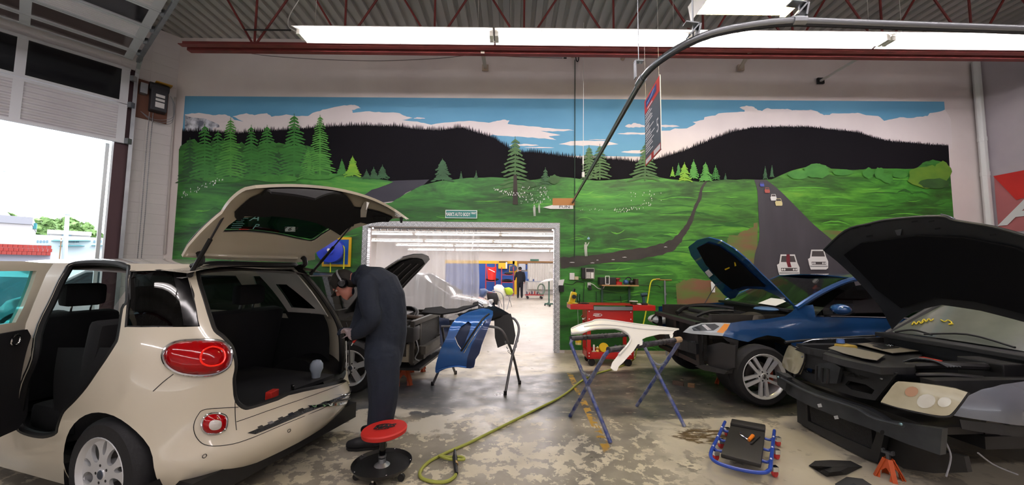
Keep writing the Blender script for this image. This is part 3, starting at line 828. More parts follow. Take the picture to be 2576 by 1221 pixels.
# painted cars on the road
def pcar(x, y, s, m_, stripe=False, d=0.030):
    def q(pts): return [(x + a * s, y + c * s) for a, c in pts]
    flat('painted_car', [q([(-.42, -.62), (.36, -.62), (.5, -.16), (.62, .1), (.62, .5), (.5, .6), (-.45, .6), (-.55, .3), (-.62, -.05), (-.5, -.12)])], m_, d)
    flat('painted_windscreen', [q([(-.36, -.54), (.32, -.54), (.42, -.2), (-.4, -.2)])], mat('paint_glass', '4a4646', 0.5), d + 0.0005)
    if s > 30:
        flat('painted_grille', [q([(-.40, .12), (.48, .12), (.5, .3), (-.38, .3)])], mat('paint_glass', '4a4646', 0.5), d + 0.0006)
        for cx in (-.32, -.2, .3, .43):
            n = 10; flat('painted_headlamp', [q([(cx + .05 * math.cos(6.283 * i / n), .21 + .06 * math.sin(6.283 * i / n)) for i in range(n)])], PW, d + 0.0009)
        flat('painted_bumper', [q([(-.5, .36), (.58, .36), (.6, .44), (-.48, .44)])], mat('paint_grey', 'a0a0a0', 0.5), d + 0.0007)
    if stripe: flat('painted_stripe', [q([(-.1, -.62), (.08, -.62), (.1, -.2), (.18, .08), (-.02, .08), (-.1, -.2)])], mat('paint_maroon', '6d1f2a', 0.6), d + 0.0011)
pcar(1983, 669, 46, PW, True)
s_ = 42
pcar(2058, 654, 41, PW)
pcar(1959, 509, 15, mat('paint_cream', 'd9cf9a', 0.6)); pcar(1946, 497, 13, PW); pcar(1930, 479, 11, mat('paint_car_red', 'a8584e', 0.6)); pcar(1917, 464, 9, mat('paint_car_blue', '4a55a8', 0.6))
# wall joint in the painted wall
flat('wall_joint', [[(1445.5, 150), (1447.5, 150), (1446.5, 650), (1444.5, 650)]], mat('joint_dark', '22352c', 0.8), 0.031)
# ================================================================ sectional overhead door, half rolled up
ALU = mat('ribbed_aluminium', 'e2e0e4', 0.5, 0.1, noise=('cfccd2', 3, 0.3, (1, 1, 1)))
ALUF = mat('aluminium_frame', 'd2d4d8', 0.4, 0.4)
DARKP = mat('black_door_glass', '121318', 0.12)
BRNP = mat('brown_door_glass', '5d5150', 0.10, noise=('4a3f40', 1.0, 0.3, (1, 1, 1)))
dr = thing('overhead_door', 'aluminium sectional overhead door rolled up on tracks with dark window panels', 'garage door', WL(3, 0))
SA, SB = 0.68, 5.25
def sheet_pts(kind, s, t, off=0.0):
    # t: height for the hanging sections, depth into the room for the level ones
    return WL(s, t, 0.10 + off) if kind == 'v' else WL(s, 5.45 - off, t)
def section(kind, t0, t1, fill):
    f = MB()
    for a, c in ((t0 + 0.02, t0 + 0.02), (t1 - 0.02, t1 - 0.02)):
        f.bar(sheet_pts(kind, SA, a), sheet_pts(kind, SB, a), 0.05, 0.05)
    for s in (SA + 0.06, 1.9, 3.1, 4.2, SB - 0.06):
        f.bar(sheet_pts(kind, s, t0), sheet_pts(kind, s, t1), 0.11 if s < 2 else 0.09, 0.045, up=nL if kind == 'v' else (0, 0, 1))
    f.build('section_frame', ALUF, dr, 0)
    for s0, s1 in ((SA + 0.1, 1.85), (1.95, 3.05), (3.15, 4.15), (4.25, SB - 0.1)):
        b = MB()
        if fill == 'rib':
            n = 7; rows = []
            for i in range(n * 4 + 1):
                u = i / (n * 4); t = t0 + 0.04 + (t1 - t0 - 0.08) * u
                off = (0.012, 0.012, -0.006, -0.006)[i % 4]
                rows.append([sheet_pts(kind, s0, t, off), sheet_pts(kind, s1, t, off)])
            b.sheet(rows); b.build('ribbed_panel', ALU, dr, 0, solid=0.004)
        else:
            b.add([sheet_pts(kind, s, t, o_) for o_ in (0, 0.008) for s, t in ((s0, t0 + .03), (s1, t0 + .03), (s1, t1 - .03), (s0, t1 - .03))], [(0, 1, 2, 3), (7, 6, 5, 4), (0, 4, 5, 1), (1, 5, 6, 2), (2, 6, 7, 3), (3, 7, 4, 0)])
            b.build('window_panel', DARKP if fill == 'black' else BRNP, dr, 0)
for a in (('v', 3.86, 4.58, 'rib'), ('v', 4.60, 5.28, 'black'), ('h', 0.20, 0.60, 'glass'), ('h', 0.62, 1.20, 'glass'), ('h', 1.22, 1.72, 'rib'), ('h', 1.74, 2.38, 'black'), ('h', 2.40, 2.95, 'rib'), ('h', 2.97, 3.6, 'rib')):
    section(*a)
b = MB()
for s in (0.60, SB + 0.08):
    pts = [WL(s, 0.05, 0.12), WL(s, 5.05, 0.12)] + [WL(s, 5.05 + 0.40 * math.sin(a), 0.12 + 0.40 * (1 - math.cos(a))) for a in np.linspace(0.2, 1.57, 7)] + [WL(s, 5.45, 4.6)]
    for i in range(len(pts) - 1): b.bar(pts[i], pts[i + 1], 0.055, 0.03, up=nL)
b.build('track', GALV, dr, 30)
b = MB()
for s in (0.64,):
    for d_ in (0.62, 1.2, 1.73, 2.39, 2.96): b.box(WL(s, 5.43, d_), (0.07, 0.07, 0.10))
    for z_ in (3.9, 4.59, 5.1): b.box(WL(s, z_, 0.14), (0.07, 0.07, 0.10))
b.build('roller_hinge', GALV, dr, 0)
b = MB(); b.bar(WL(0.62, 5.40, 0.3), WL(0.62, 5.40, 4.6), 0.05, 0.06); b.build('track_angle', GALV, dr, 0)
# dark jamb channel
JAMB = mat('dark_steel_jamb', '4a3338', 0.5, 0.3)
b = MB(); b.bar(WL(0.70, 0, 0.02), WL(0.70, 5.3, 0.02), 0.20, 0.06, up=nL); tag(b.build('trim_4', JAMB, None, 0), kind='structure')
# pale edge strip: daylight on the jamb put into its colour
b = MB(); b.bar(WL(0.86, 0, -0.20), WL(0.86, 3.86, -0.20), 0.05, 0.08, up=nL); tag(b.build('trim_5', mat('painted_jamb_daylight', 'cfd6d6', 0.3, 0.4), None, 0), kind='structure')

# ---- chain hoist operator on the pier
op = thing('door_operator', 'dark box-shaped door operator on a brown board high on the block pier', 'machine', WL(0.32, 4.5, 0.1))
b = MB(); c = WL(0.34, 4.82, 0.02)
wall_rot = Matrix.Rotation(math.atan2(dL.y, dL.x), 3, 'Z')
def wbox(bm, s, z, d, ds, dz, dd): bm.box(WL(s, z, d), (ds, dd, dz), wall_rot)
wbox(b, 0.34, 4.80, 0.02, 0.44, 0.75, 0.03); b.build('mounting_board', mat('brown_board', '6a4434', 0.7), op, 0)
b = MB(); wbox(b, 0.28, 4.82, 0.14, 0.24, 0.46, 0.20); b.build('motor_box', mat('dark_grey_casting', '2e2e34', 0.45), op, 0, bevel=0.015)
b = MB(); b.tube([WL(0.14, 5.07, 0.14), WL(0.42, 5.07, 0.14)], 0.075, 14); b.build('motor', mat('dark_grey_casting', '2e2e34', 0.45), op)
b = MB(); wbox(b, 0.49, 4.98, 0.10, 0.10, 0.20, 0.12); b.build('gear_cover', GALV, op, 0)
for z_, h_ in ((4.88, 0.055), (4.80, 0.045), (4.70, 0.10)):
    b = MB(); wbox(b, 0.27, z_, 0.245, 0.13, h_, 0.006); b.build('paper_label', mat('label_paper', 'd9d7d6', 0.7), op, 0)
b = MB(); wbox(b, 0.22, 5.17, 0.12, 0.24, 0.02, 0.16); b.build('warning_strip', mat('amber_plate', 'b98a2c', 0.5), op, 0)
b = MB()
for q in range(3):
    b.tube(spline([WL(0.12, 4.95, 0.2), WL(0.04 + 0.02 * q, 4.8, 0.16 + 0.03 * q), WL(0.06, 4.55 - 0.05 * q, 0.12), WL(0.3, 4.45 - 0.03 * q, 0.06), WL(0.5, 4.55, 0.05)], 6), 0.005, 5)
b.build('wiring', mat('grey_wire', '7d7d82', 0.5), op)
b = MB()
for s in (0.335, 0.385):
    z_ = 4.55; pts = []; rs = []
    while z_ > 1.2:
        pts.append(WL(s + 0.004 * math.sin(z_ * 2), z_, 0.13)); rs.append(0.0045 + 0.005 * (len(pts) % 2)); z_ -= 0.018
    b.tube(pts, rs, 5)
b.build('hand_chain', mat('chain_steel', '6d6d70', 0.4, 0.8), op)
# conduit in the corner
cd = MB(); cd.tube([W(414, 640, 0.03) * 1.0, W(441, 245, 0.03)], 0.016, 8); q = cd.build('corner_conduit', mat('grey_conduit', 'b7b1ad', 0.5), None)
tag(q, 'thin grey conduit running up the corner beside the mural', 'pipe')

# ================================================================ ceiling-hung curtain rail
ZR = 2.95
rail = thing('curtain_rail', 'curved steel curtain rail hung from the roof, reaching out from the mural wall', 'rail', G(1440, 510, ZR))
pix = [(1440, 510), (1500, 404), (1560, 297), (1598, 230), (1622, 190), (1652, 158), (1690, 131), (1730, 108), (1780, 87), (1830, 74), (1880, 65), (1940, 57), (2000, 53)]
pts = [G(x, y, ZR) for x, y in pix]
end = G(2576, 74, ZR); e2 = pts[-1] + (end - pts[-1]) * 2.6
path = spline([(pts[0].x + 0.015, YW, ZR)] + [tuple(p) for p in pts], 4) + [tuple(pts[-1].lerp(e2, t)) for t in (0.2, 0.4, 0.7, 1.0)]
STEELT = mat('dull_steel_tube', '8f9296', 0.33, 0.9)
b = MB()
b.tube(path, 0.021, 12); b.build('rail_tube', STEELT, rail)
b = MB(); b.tube([Vector(p) + Vector((0, 0, -0.021)) for p in path], 0.008, 6); b.build('slot_lip', mat('dark_rubber', '1d1d1f', 0.6), rail)
for (x, y) in ((1612, 205), (2008, 53)):
    a = G(x - 6, y + 9, ZR) if x < 1700 else G(x - 16, y, ZR); c = G(x + 6, y - 10, ZR) if x < 1700 else G(x + 16, y, ZR)
    b = MB(); b.tube([a, c], 0.027, 12); b.build('joint_sleeve', GALV, rail)
for (x, y) in ((1744, 101), (2012, 52)):
    p = G(x, y, ZR)
    b = MB(); b.bar(p + Vector((-0.03, 0, 0.02)), p + Vector((0.03, 0, 0.09)), 0.05, 0.008); b.bar(p + Vector((0.03, 0, 0.09)), p + Vector((-0.05, 0.0, 0.10)), 0.05, 0.008); b.bar(p + Vector((0.02, 0, 0.02)), p + Vector((0.035, 0, 0.09)), 0.05, 0.01)
    b.build('hanger_clip', GALV, rail, 0)
    b = MB(); b.tube([p + Vector((0, 0, 0.02)), Vector((p.x, p.y, ZC))], 0.005, 6); b.build('drop_rod', GALV, rail)
for (x, y) in ((1607, 187),):
    p = G(x, y, ZR); b = MB(); b.bar(p + Vector((-0.025, 0, -0.03)), p + Vector((-0.025, 0, 0.09)), 0.04, 0.006); b.bar(p + Vector((-0.03, 0, 0.09)), p + Vector((0.03, 0, 0.09)), 0.04, 0.006); b.build('hanger_clip', GALV, rail, 0)
    b = MB(); b.tube([p + Vector((0, 0, 0.08)), Vector((p.x, p.y, ZC))], 0.003, 6); b.build('drop_rod', GALV, rail)

# ---- hanging pull cord
cp = D(1467, 440, 6.7)
pc = thing('pull_cord', 'thin white pull cord with a small square toggle hanging down in front of the mural', 'cord', cp)
b = MB(); b.tube([cp, (cp.x + 0.02, cp.y, ZC)], 0.005, 6); b.build('cord', mat('white_cord', 'd8d8d4', 0.6), pc)
b = MB(); b.box(cp + Vector((0, 0, 0.0)), (0.05, 0.04, 0.10)); b.build('toggle', mat('white_plastic', 'dcdcd8', 0.4), pc, 0, bevel=0.01)
b = MB(); b.tube([cp + Vector((0, 0, 0.2)), cp + Vector((0, 0, 0.36))], 0.014, 8); b.build('cord_sleeve', mat('white_plastic', 'dcdcd8', 0.4), pc)

# ---- hanging bay sign with the number 5
tr, brr, tl, bll = D(1657, 197, 4.45), D(1660, 385, 4.45), D(1619, 250, 5.2), D(1624, 410, 5.2)
sg = thing('bay_sign', 'tall grey and red hanging sign with rows of white writing and a large 5', 'sign', (brr + bll) / 2)
ex = Vector((tr.x - tl.x, tr.y - tl.y, 0)).normalized()      # left edge to right edge as read
ezv = Vector((0, 0, 1)); nrm = ex.cross(ezv)
wid = (Vector((tr.x, tr.y, 0)) - Vector((tl.x, tl.y, 0))).length; hgt = tr.z - brr.z; org = Vector((bll.x, bll.y, (brr.z + bll.z) / 2))
def SG(u, v, d=0.0): return org + ex * (u * wid) + ezv * (v * hgt) + nrm * d
def sgq(name, u0, v0, u1, v1, m_, d): return MB().poly([SG(u0, v0, d), SG(u1, v0, d), SG(u1, v1, d), SG(u0, v1, d)]).build(name, m_, sg, 0)
b = MB(); b.add([SG(u, v, d) for d in (-0.008, 0.0) for u, v in ((0, 0), (1, 0), (1, 1), (0, 1))], [(3, 2, 1, 0), (4, 5, 6, 7), (0, 1, 5, 4), (1, 2, 6, 5), (2, 3, 7, 6), (3, 0, 4, 7)])
SGR = mat('sign_grey', '55585f', 0.5); SRED = mat('sign_red', 'c3352b', 0.5); SWH = mat('sign_white', 'f0eeee', 0.5); SBL = mat('sign_blue', '2c3f78', 0.5)
b.build('board', SGR, sg, 0)
b = MB(); b.bar(SG(1, 0, -0.004), SG(1, 1, -0.004), 0.008, 0.008); b.build('edge_channel', SWH, sg, 0)
sgq('red_header', 0, 0.79, 0.985, 1, SRED, 0.0015); sgq('logo_panel', 0.10, 0.86, 0.80, 0.965, SBL, 0.003)
sgq('red_footer', 0, 0, 0.985, 0.095, SRED, 0.0015); sgq('footer_logo', 0.04, 0.015, 0.42, 0.08, SWH, 0.003); sgq('footer_logo', 0.58, 0.015, 0.96, 0.085, SWH, 0.003)
sgq('header_rule', 0.22, 0.805, 0.55, 0.825, SWH, 0.003)
MB().poly([SG(u, v, 0.0035) for u, v in ((0.18, 0.885), (0.5, 0.90), (0.72, 0.945), (0.62, 0.95), (0.4, 0.915), (0.2, 0.91))]).build('logo_mark', mat('logo_pale', '8fa5d6', 0.4), sg, 0)
r = random.Random(3)
for i in range(17):
    v = 0.765 - i * 0.037
    if i in (2, 5, 8, 12): v -= 0.008
    sgq('text_line', 0.06, v - 0.016, r.uniform(0.32, 0.66), v, SWH, 0.003)
text('5', hgt * 0.27, SWH, sg, mwi(sg) @ frame(SG(0.84, 0.36, 0.003), ex, ezv), 'numeral', sx=0.9)
for u in (0.06, 0.93):
    b = MB(); b.tube([SG(u, 1, -0.004), Vector((SG(u, 1).x, SG(u, 1).y, 4.965 if u < .5 else ZC))], 0.002, 5); b.build('hanging_wire', CABLE, sg)

# ================================================================ wall braces and pipes near the roof
BR = mat('cream_painted_steel', 'b7a898', 0.6)
for i, (a, c, m_, lb, w_) in enumerate([((1214, 131), (1221, 172), BR, 'short cream steel brace from the joist to the wall left of the bay sign', .06), ((1886, 131), (1862, 172), BR, 'short cream steel brace from the joist to the wall right of the bay sign', .06), ((2186, 131), (2062, 205), mat('white_rod', 'cfcac4', 0.5), 'long white diagonal rod bracing the joist to the wall above the mural', .035)]):
    P_, Q_ = D(*a, 5.62), W(c[0], c[1], 0.045)
    t = thing('joist_brace', lb, 'brace', Q_)
    b = MB(); b.bar(P_, Q_, w_, 0.035); b.build('strut', m_, t, 0)
    b = MB(); b.box(Q_ + Vector((0, -0.02, 0)), (0.13, 0.04, 0.12)); b.build('wall_plate', m_ if i < 2 else mat('dark_rubber', '1d1d1f', 0.6), t, 0)
t = thing('wall_pipe', 'beige pipe with elbow ends running along the wall just below the joist', 'pipe', W(1568, 135, 0.05))
a, c = W(1568, 137, 0.06), W(1888, 138, 0.06)
b = MB(); b.tube([a + Vector((0, .06, -0.06)), a + Vector((0, 0, -0.05)), a, Vector((c.x, a.y, a.z)), Vector((c.x, a.y + .06, a.z))], 0.045, 10); b.build('pipe_run', BR, t)
t = thing('wall_cable', 'thin dark cable sagging across the white wall above the mural', 'cable', W(620, 130, 0.02))
b = MB(); b.tube([tuple(W(x, y, 0.012)) for x, y in spline([(590, 128), (680, 141), (820, 150), (960, 153), (1100, 147), (1200, 138), (1300, 143), (1415, 146)], 5)], 0.006, 5); b.build('cable_run', mat('dusty_cable', '6d6464', 0.7), t)
b = MB(); p = W(1418, 146, 0.02); b.bar(p, p + Vector((0.06, 0, 0)), 0.02, 0.02); b.build('cable_end', mat('dark_rubber', '1d1d1f', 0.6), t, 0)
t = thing('wall_ring', 'dark ring on a peg fixed to the wall above the mural', 'ring', W(1452, 143, 0.06))
b = MB(); c = W(1452, 143, 0.09); b.tube([c + Vector((0.035 * math.cos(a), 0.03 * math.cos(a), 0.10 * math.sin(a))) for a in np.linspace(0, 6.283, 22)[:-1]], 0.011, 6, closed=True); b.build('hoop', mat('dark_rubber', '1d1d1f', 0.6), t)
b = MB(); b.tube([W(1438, 143, 0.0), W(1444, 143, 0.09)], 0.022, 8); b.build('peg', BR, t)
t = thing('corner_pipe', 'white downpipe with couplings in the right corner of the bay', 'pipe', (XR - 0.09, YW - 0.1, 0))
b = MB(); b.tube([(XR - 0.09, YW - 0.1, 0), (XR - 0.09, YW - 0.1, ZC - 0.4)], 0.062, 12); b.build('pipe_run', mat('white_pipe', 'd5d8d6', 0.45), t)
for z_ in (2.4, 3.55, 4.25): b = MB(); b.tube([(XR - 0.09, YW - 0.1, z_), (XR - 0.09, YW - 0.1, z_ + 0.08)], 0.068, 12); b.build('coupling', mat('white_pipe', 'd5d8d6', 0.45), t)

# ---- red banner on the right wall
bn = thing('banner', 'red and pink fabric banner with a large white letter on the right wall', 'banner', (XR, 6.9, 2.5))
def RW(y, z, d=0.01): return Vector((XR - d, y, z))
tp = PL(2489, 446, (XR, 0, 0), (1, 0, 0)); bt = PL(2500, 574, (XR, 0, 0), (1, 0, 0))
y0, z1, z0 = tp.y - .08, tp.z, bt.z - 0.1
BNR = mat('banner_red', 'c42c26', 0.7, noise=('a8231f', 2, 0.3, (1, 1, 1))); BNP = mat('banner_pink', 'b0686a', 0.7, noise=('9c5a5c', 2, 0.3, (1, 1, 1)))
b = MB()
rows = []
for i in range(9):
    v = i / 8; rows.append([RW(y0 - 3.6 * u, z0 + (z1 - z0) * v, 0.012 + 0.010 * math.sin(7 * u + 3 * v)) for u in np.linspace(0, 1, 19)])
b.sheet(rows); b.build('cloth', BNP, bn, 30)
H = z1 - z0
b = MB(); b.poly([RW(y0, z1, .03), RW(y0 - 0.30, z1 - H * 0.48, .03), RW(y0 - 0.36, z1 - H * 0.46, .03), RW(y0 - 3.6, z1 - H * 0.46, .03), RW(y0 - 3.6, z1, .03)]); b.build('red_field', BNR, bn, 0)
text('A', H * 0.62, mat('banner_white', 'd6d8d8', 0.6), bn, mwi(bn) @ frame(RW(y0 - 0.42, z0 + H * 0.32, 0.036), (0, -1, 0), (0, 0, 1)), 'banner_letter', bold=0.02, sx=1.3, shear=0.35)
b = MB(); b.poly([RW(y0 - 0.9, z0 - 0.12, .034), RW(y0 - 3.6, z0 - 0.12, .034), RW(y0 - 3.6, z0 + H * 0.03, .034), RW(y0 - 0.9, z0 + H * 0.03, .034)]); b.build('white_hem', mat('banner_white', 'd6d8d8', 0.6), bn, 0)

# ================================================================ outside
ASPH = mat('wet_asphalt', '6d6f73', 0.5, noise=('85868a', 0.6, 0.3, (1, 1, 1)))
E0, E1 = WL(-30, -0.03, -0.26), WL(60, -0.03, -0.26)
o = mesh_obj('street_ground', [tuple(E0), tuple(E1), tuple(E1 - nL * 140), tuple(E0 - nL * 140)], [(0, 3, 2, 1)], ASPH); tag(o, kind='structure')
oN = Vector((-.777, .629, 0)); oX = Vector((.629, .777, 0))     # the street runs across this view direction
def OP(px, py, R): return PL(px, py, oN * R, oN)
oR = Matrix((oX, oN, Vector((0, 0, 1)))).transposed()
def ob(t, name, px0, px1, y0, y1, R, m_, dep=4.0, ground=False):
    """block filling a pixel box at distance R, facing the street"""
    a, c = OP(px0, y1, R), OP(px1, y0, R); z0 = 0.0 if ground else a.z; w = (Vector((c.x, c.y, 0)) - Vector((a.x, a.y, 0))).length
    m0 = Vector(((a.x + c.x) / 2, (a.y + c.y) / 2, (c.z + z0) / 2)) + oN * dep / 2
    return MB().box(m0, (w, dep, c.z - z0), oR).build(name, m_, t, 0)
BEI = mat('outside_beige_wall', 'b5afae', 0.8); TEAL = mat('teal_roof', '3f8f96', 0.5); OWH = mat('outside_white', 'c9d2d6', 0.7); OGL = mat('outside_window', '6d8796', 0.2); PPO = mat('pale_post', 'b9c7d6', 0.5)
def gnd(px, R): p = OP(px, 620, R); return (p.x, p.y, 0)
t = thing('beige_building', 'plain beige flat-roofed building across the street', 'building', gnd(20, 34))
ob(t, 'wall', -160, 81, 549, 640, 34, BEI, 8, True); ob(t, 'roof_block', -60, 17, 532, 549, 36, BEI, 4); ob(t, 'parapet', -162, 83, 547, 550, 33.9, mat('parapet_grey', '94929a', 0.7), 8.2); ob(t, 'teal_awning', 80, 93, 562, 575, 36, TEAL, 1.0)
t = thing('teal_roofed_building', 'long low white building with teal hipped roofs across the street', 'building', gnd(180, 62))
def hip(px0, px1, y0, y1, R):
    a, c, tp = OP(px0, y1, R), OP(px1, y1, R), OP((px0 + px1) / 2, y0, R); w = (c - a); w.z = 0
    V = [a, c, c + oN * 6, a + oN * 6, a + w * .22 + oN * 3, c - w * .22 + oN * 3]
    for q in (4, 5): V[q] = Vector((V[q].x, V[q].y, tp.z))
    MB().add(V, [(0, 1, 5, 4), (1, 2, 5), (2, 3, 4, 5), (3, 0, 4), (3, 2, 1, 0)]).build('roof', TEAL, t, 0)
ob(t, 'wall', 60, 300, 601, 650, 62, OWH, 8, True); ob(t, 'upper_wall', 124, 228, 586, 603, 64, BEI, 5); ob(t, 'cornice', 118, 231, 584, 588, 63.6, BEI, 6)
hip(128, 230, 596, 606, 61); hip(78, 128, 611, 618, 61.2); hip(148, 214, 613, 619, 60); hip(230, 296, 611, 618, 61.2)
for px in (92, 100, 108, 116, 168, 178, 186, 194, 235, 243, 251): ob(t, 'window', px, px + 5, 605, 611, 61.9, OGL, .1)
for px in (155, 164, 173): ob(t, 'window', px, px + 7, 589.5, 595, 63.9, OGL, .1)
t = thing('red_roofed_shed', 'low shed with a red tiled roof edge just beyond the overhead door', 'building', gnd(40, 24))
ob(t, 'wall', -200, 128, 634, 660, 24, mat('shed_grey', 'a9a9b6', 0.7), 3, True)
nt = 24; RT = mat('red_tile', 'b5473f', 0.6, noise=('8e332e', 3, 0.3, (1, 1, 1))); a, c = OP(-200, 636, 23.9), OP(130, 618, 23.9); h_ = (c.z - a.z) / 3; d_ = Vector((c.x - a.x, c.y - a.y, 0))
q = MB().box((0, 0, 0), (d_.length / nt * .93, .25, h_ * .92), oR).build('roof_tile', RT, t, 0, world=False)
for i in range(3):
    for j in range(nt):
        if i or j: q = q.copy(); COL.objects.link(q); q.parent = t
        q.location = mwi(t) @ (Vector((a.x, a.y, a.z + h_ * (i + .5))) + d_ * ((j + .5 + .25 * (i % 2)) / nt) + oN * .12 * i)
t = thing('street_lamp_post', 'tall pale grey lamp post standing before the teal roofed building', 'lamp post', gnd(166, 40))
p = OP(170, 538, 40); g0 = Vector(gnd(167, 40)); MB().tube([g0, g0.lerp(p, .2), p], [.16, .14, .10], 8).build('post', PPO, t); MB().box(p, (.35, .3, .15), oR).build('lamp_head', PPO, t, 0)
t = thing('wooden_sign_post', 'short brown wooden sign post by the road', 'post', gnd(153, 38)); ob(t, 'post', 150, 156, 600, 630, 38, mat('brown_post', '8a6a4a', 0.7), .3, True); ob(t, 'sign_face', 151, 157, 603, 607, 37.9, OWH, .05)
t = thing('flag_pole', 'thin white pole rising behind the beige building', 'pole', gnd(4, 46)); p = OP(12, 430, 46); MB().tube([gnd(2, 46), OP(3, 560, 46), p], [.08, .07, .04], 8).build('shaft', PPO, t); MB().sphere(p, .09, 8, 6).build('finial', PPO, t)
# street trees
LEAF = mat('tree_leaves', '5f7f4a', 0.8, noise=('8aa866', 2.5, 0.2, (1, 1, 1)))
def street_tree(px, ytop, w, Y, label, seed):
    r = random.Random(seed); p = OP(px, ytop, Y); H = p.z; R = w / F * Y * 0.85; Y = p.y
    t = thing('street_tree', label, 'tree', (p.x, Y, 0))
    b = MB(); b.tube([(p.x, Y, 0), (p.x, Y, H * 0.4)], [0.3, 0.2], 8); b.build('trunk', mat('bark', '4a3d33', 0.9), t)
    V = []; Fc = []
    for i in range(1500):
        while True:
            a = Vector((r.uniform(-1, 1), r.uniform(-1, 1), r.uniform(-1, 1)))
            if a.length < 1: break
        a = a.normalized() * (0.55 + 0.45 * a.length) * (0.85 + 0.2 * math.sin(5 * a.x + seed) * math.cos(4 * a.z))
        c = Vector((p.x, Y, H * 0.58)) + Vector((a.x * R, a.y * R, a.z * H * 0.42)); s = r.uniform(0.25, 0.5)
        d = Vector((r.gauss(0, 1), r.gauss(0, 1), r.gauss(0, 1))).normalized(); _, s1, s2 = basis(d)
        n = len(V); V += [c + s1 * s, c + s2 * s * 0.7, c - s1 * s, c - s2 * s * 0.7]; Fc.append((n, n + 1, n + 2, n + 3))
    tag(mesh_obj('crown', V, Fc, LEAF, t, 0, True), kind='stuff')
for i, (px, yt, w, Y, lb) in enumerate([(104, 545, 30, 80, 'broad green tree rising behind the corner of the beige building'), (138, 562, 22, 92, 'low spreading green tree between two taller street trees'), (172, 547, 28, 97, 'tall dark green tree directly behind the lamp post'), (212, 557, 34, 88, 'wide rounded green tree over the teal roof'), (252, 580, 20, 100, 'small light green tree by the door jamb'), (20, 527, 10, 50, 'dark tree top showing over the beige building')]):
    street_tree(px, yt, w, Y, lb, i + 3)
t = thing('power_lead', 'pale power cord drooping from the roof to the first strip light', 'cord', D(726, 50, 5.3))
MB().tube(spline([tuple(D(x, y, 5.3)) for x, y in ((765, -30), (752, 0), (733, 30), (725, 52), (727, 68), (742, 78), (758, 84))], 5), .006, 6).build('cord_run', mat('white_cord', 'd8d8d4', .6), t)
MB().tube([D(615, 75, 5.5), D(731, 76, 5.5)], .012, 8).build('conduit', mat('dark_rubber', '1d1d1f', .6), t)
# ================================================================ the second shop beyond the doorway
YF = 24.4; ZF = 4.05
XL2, XR2 = -7.1, 7.6
k = NT('far_white_wall'); FWALL = k.out(k.ramp(k.noise(0.6, 4), [(0.3, 'cfcbc8'), (0.7, 'dedad6')]), 0.8)
for nm, c, d in (('wall_far', ((XL2 + XR2) / 2, YF + 0.1, ZF / 2), (XR2 - XL2, 0.2, ZF)), ('wall_far_left', (XL2 - 0.1, (YF + YW) / 2 + .1, ZF / 2), (0.2, YF - YW, ZF)), ('wall_far_right', (XR2 + 0.1, (YF + YW) / 2 + .1, ZF / 2), (0.2, YF - YW, ZF))):
    tag(MB().box(c, d).build(nm, FWALL, None, 0), kind='structure')
tag(MB().box(((XL2 + XR2) / 2, (YF + YW) / 2 + 0.15, ZF + 0.05), (XR2 - XL2 + .4, YF - YW, 0.1)).build('ceiling_far', mat('far_ceiling', 'a8a5a2', 0.8), None, 0), kind='structure')
for r_, (Y, z, x0) in enumerate([(10.2, 2.72, -6.4), (12.2, 2.74, -6.6), (15.3, 2.74, -7.0), (18.1, 2.74, -6.2), (22.3, 2.74, -6.8)]):
    for i in range(4 if r_ else 3):
        o = dup(fx, Matrix.Translation((x0 + FL * (i + 0.5) + (0.25 if r_ == 0 else 0.5), Y, z)))
        o['label'] = ['fluorescent strip light in the first row seen through the doorway', 'fluorescent strip light in the second row seen through the doorway', 'fluorescent strip light in the third row seen through the doorway', 'fluorescent strip light in the fourth row seen through the doorway', 'fluorescent strip light in the last row above the blue partition'][r_]
        o['group'] = 'strip lights of the far shop, row %s' % ['one', 'two', 'three', 'four', 'five'][r_]
# ---- blue and yellow partition along the far wall
def Fp(px, py, Y=24.2): return D(px, py, Y)
BLU = mat('blue_partition', '1f4f9c', 0.6, noise=('1a4488', 2, 0.3, (1, 1, 1))); YEL = mat('yellow_paint', 'e0b21e', 0.5)
pt = thing('partition_wall', 'blue partition panel with a yellow top band and a yellow post at the far wall', 'partition', Fp(1250, 742))
xa, xb = Fp(1120, 700).x, Fp(1294, 700).x; zt = Fp(1250, 664).z; zy = Fp(1250, 656.5).z
MB().box(((xa + xb) / 2, YF - 0.05, zt / 2), (xb - xa, 0.1, zt)).build('blue_panel', BLU, pt, 0)
MB().box(((xa + xb) / 2, YF - 0.07, (zt + zy) / 2), (xb - xa + 0.1, 0.14, zy - zt)).build('top_band', YEL, pt, 0)
MB().box(((Fp(1294, 700).x + Fp(1300.5, 700).x) / 2, YF - 0.1, zy / 2), (Fp(1300.5, 700).x - Fp(1294, 700).x, 0.2, zy)).build('corner_post', YEL, pt, 0)
o = MB().box(((Fp(1301, 660).x + Fp(1393, 660).x) / 2 + 0.1, YF - 0.08, (zt + zy) / 2), (Fp(1393, 660).x - Fp(1301, 660).x + 0.8, 0.12, zy - zt)).build('timber_rail', mat('brown_timber', '8a6231', 0.7), None, 0); tag(o, 'brown timber header rail above the white curtain at the far wall', 'beam')
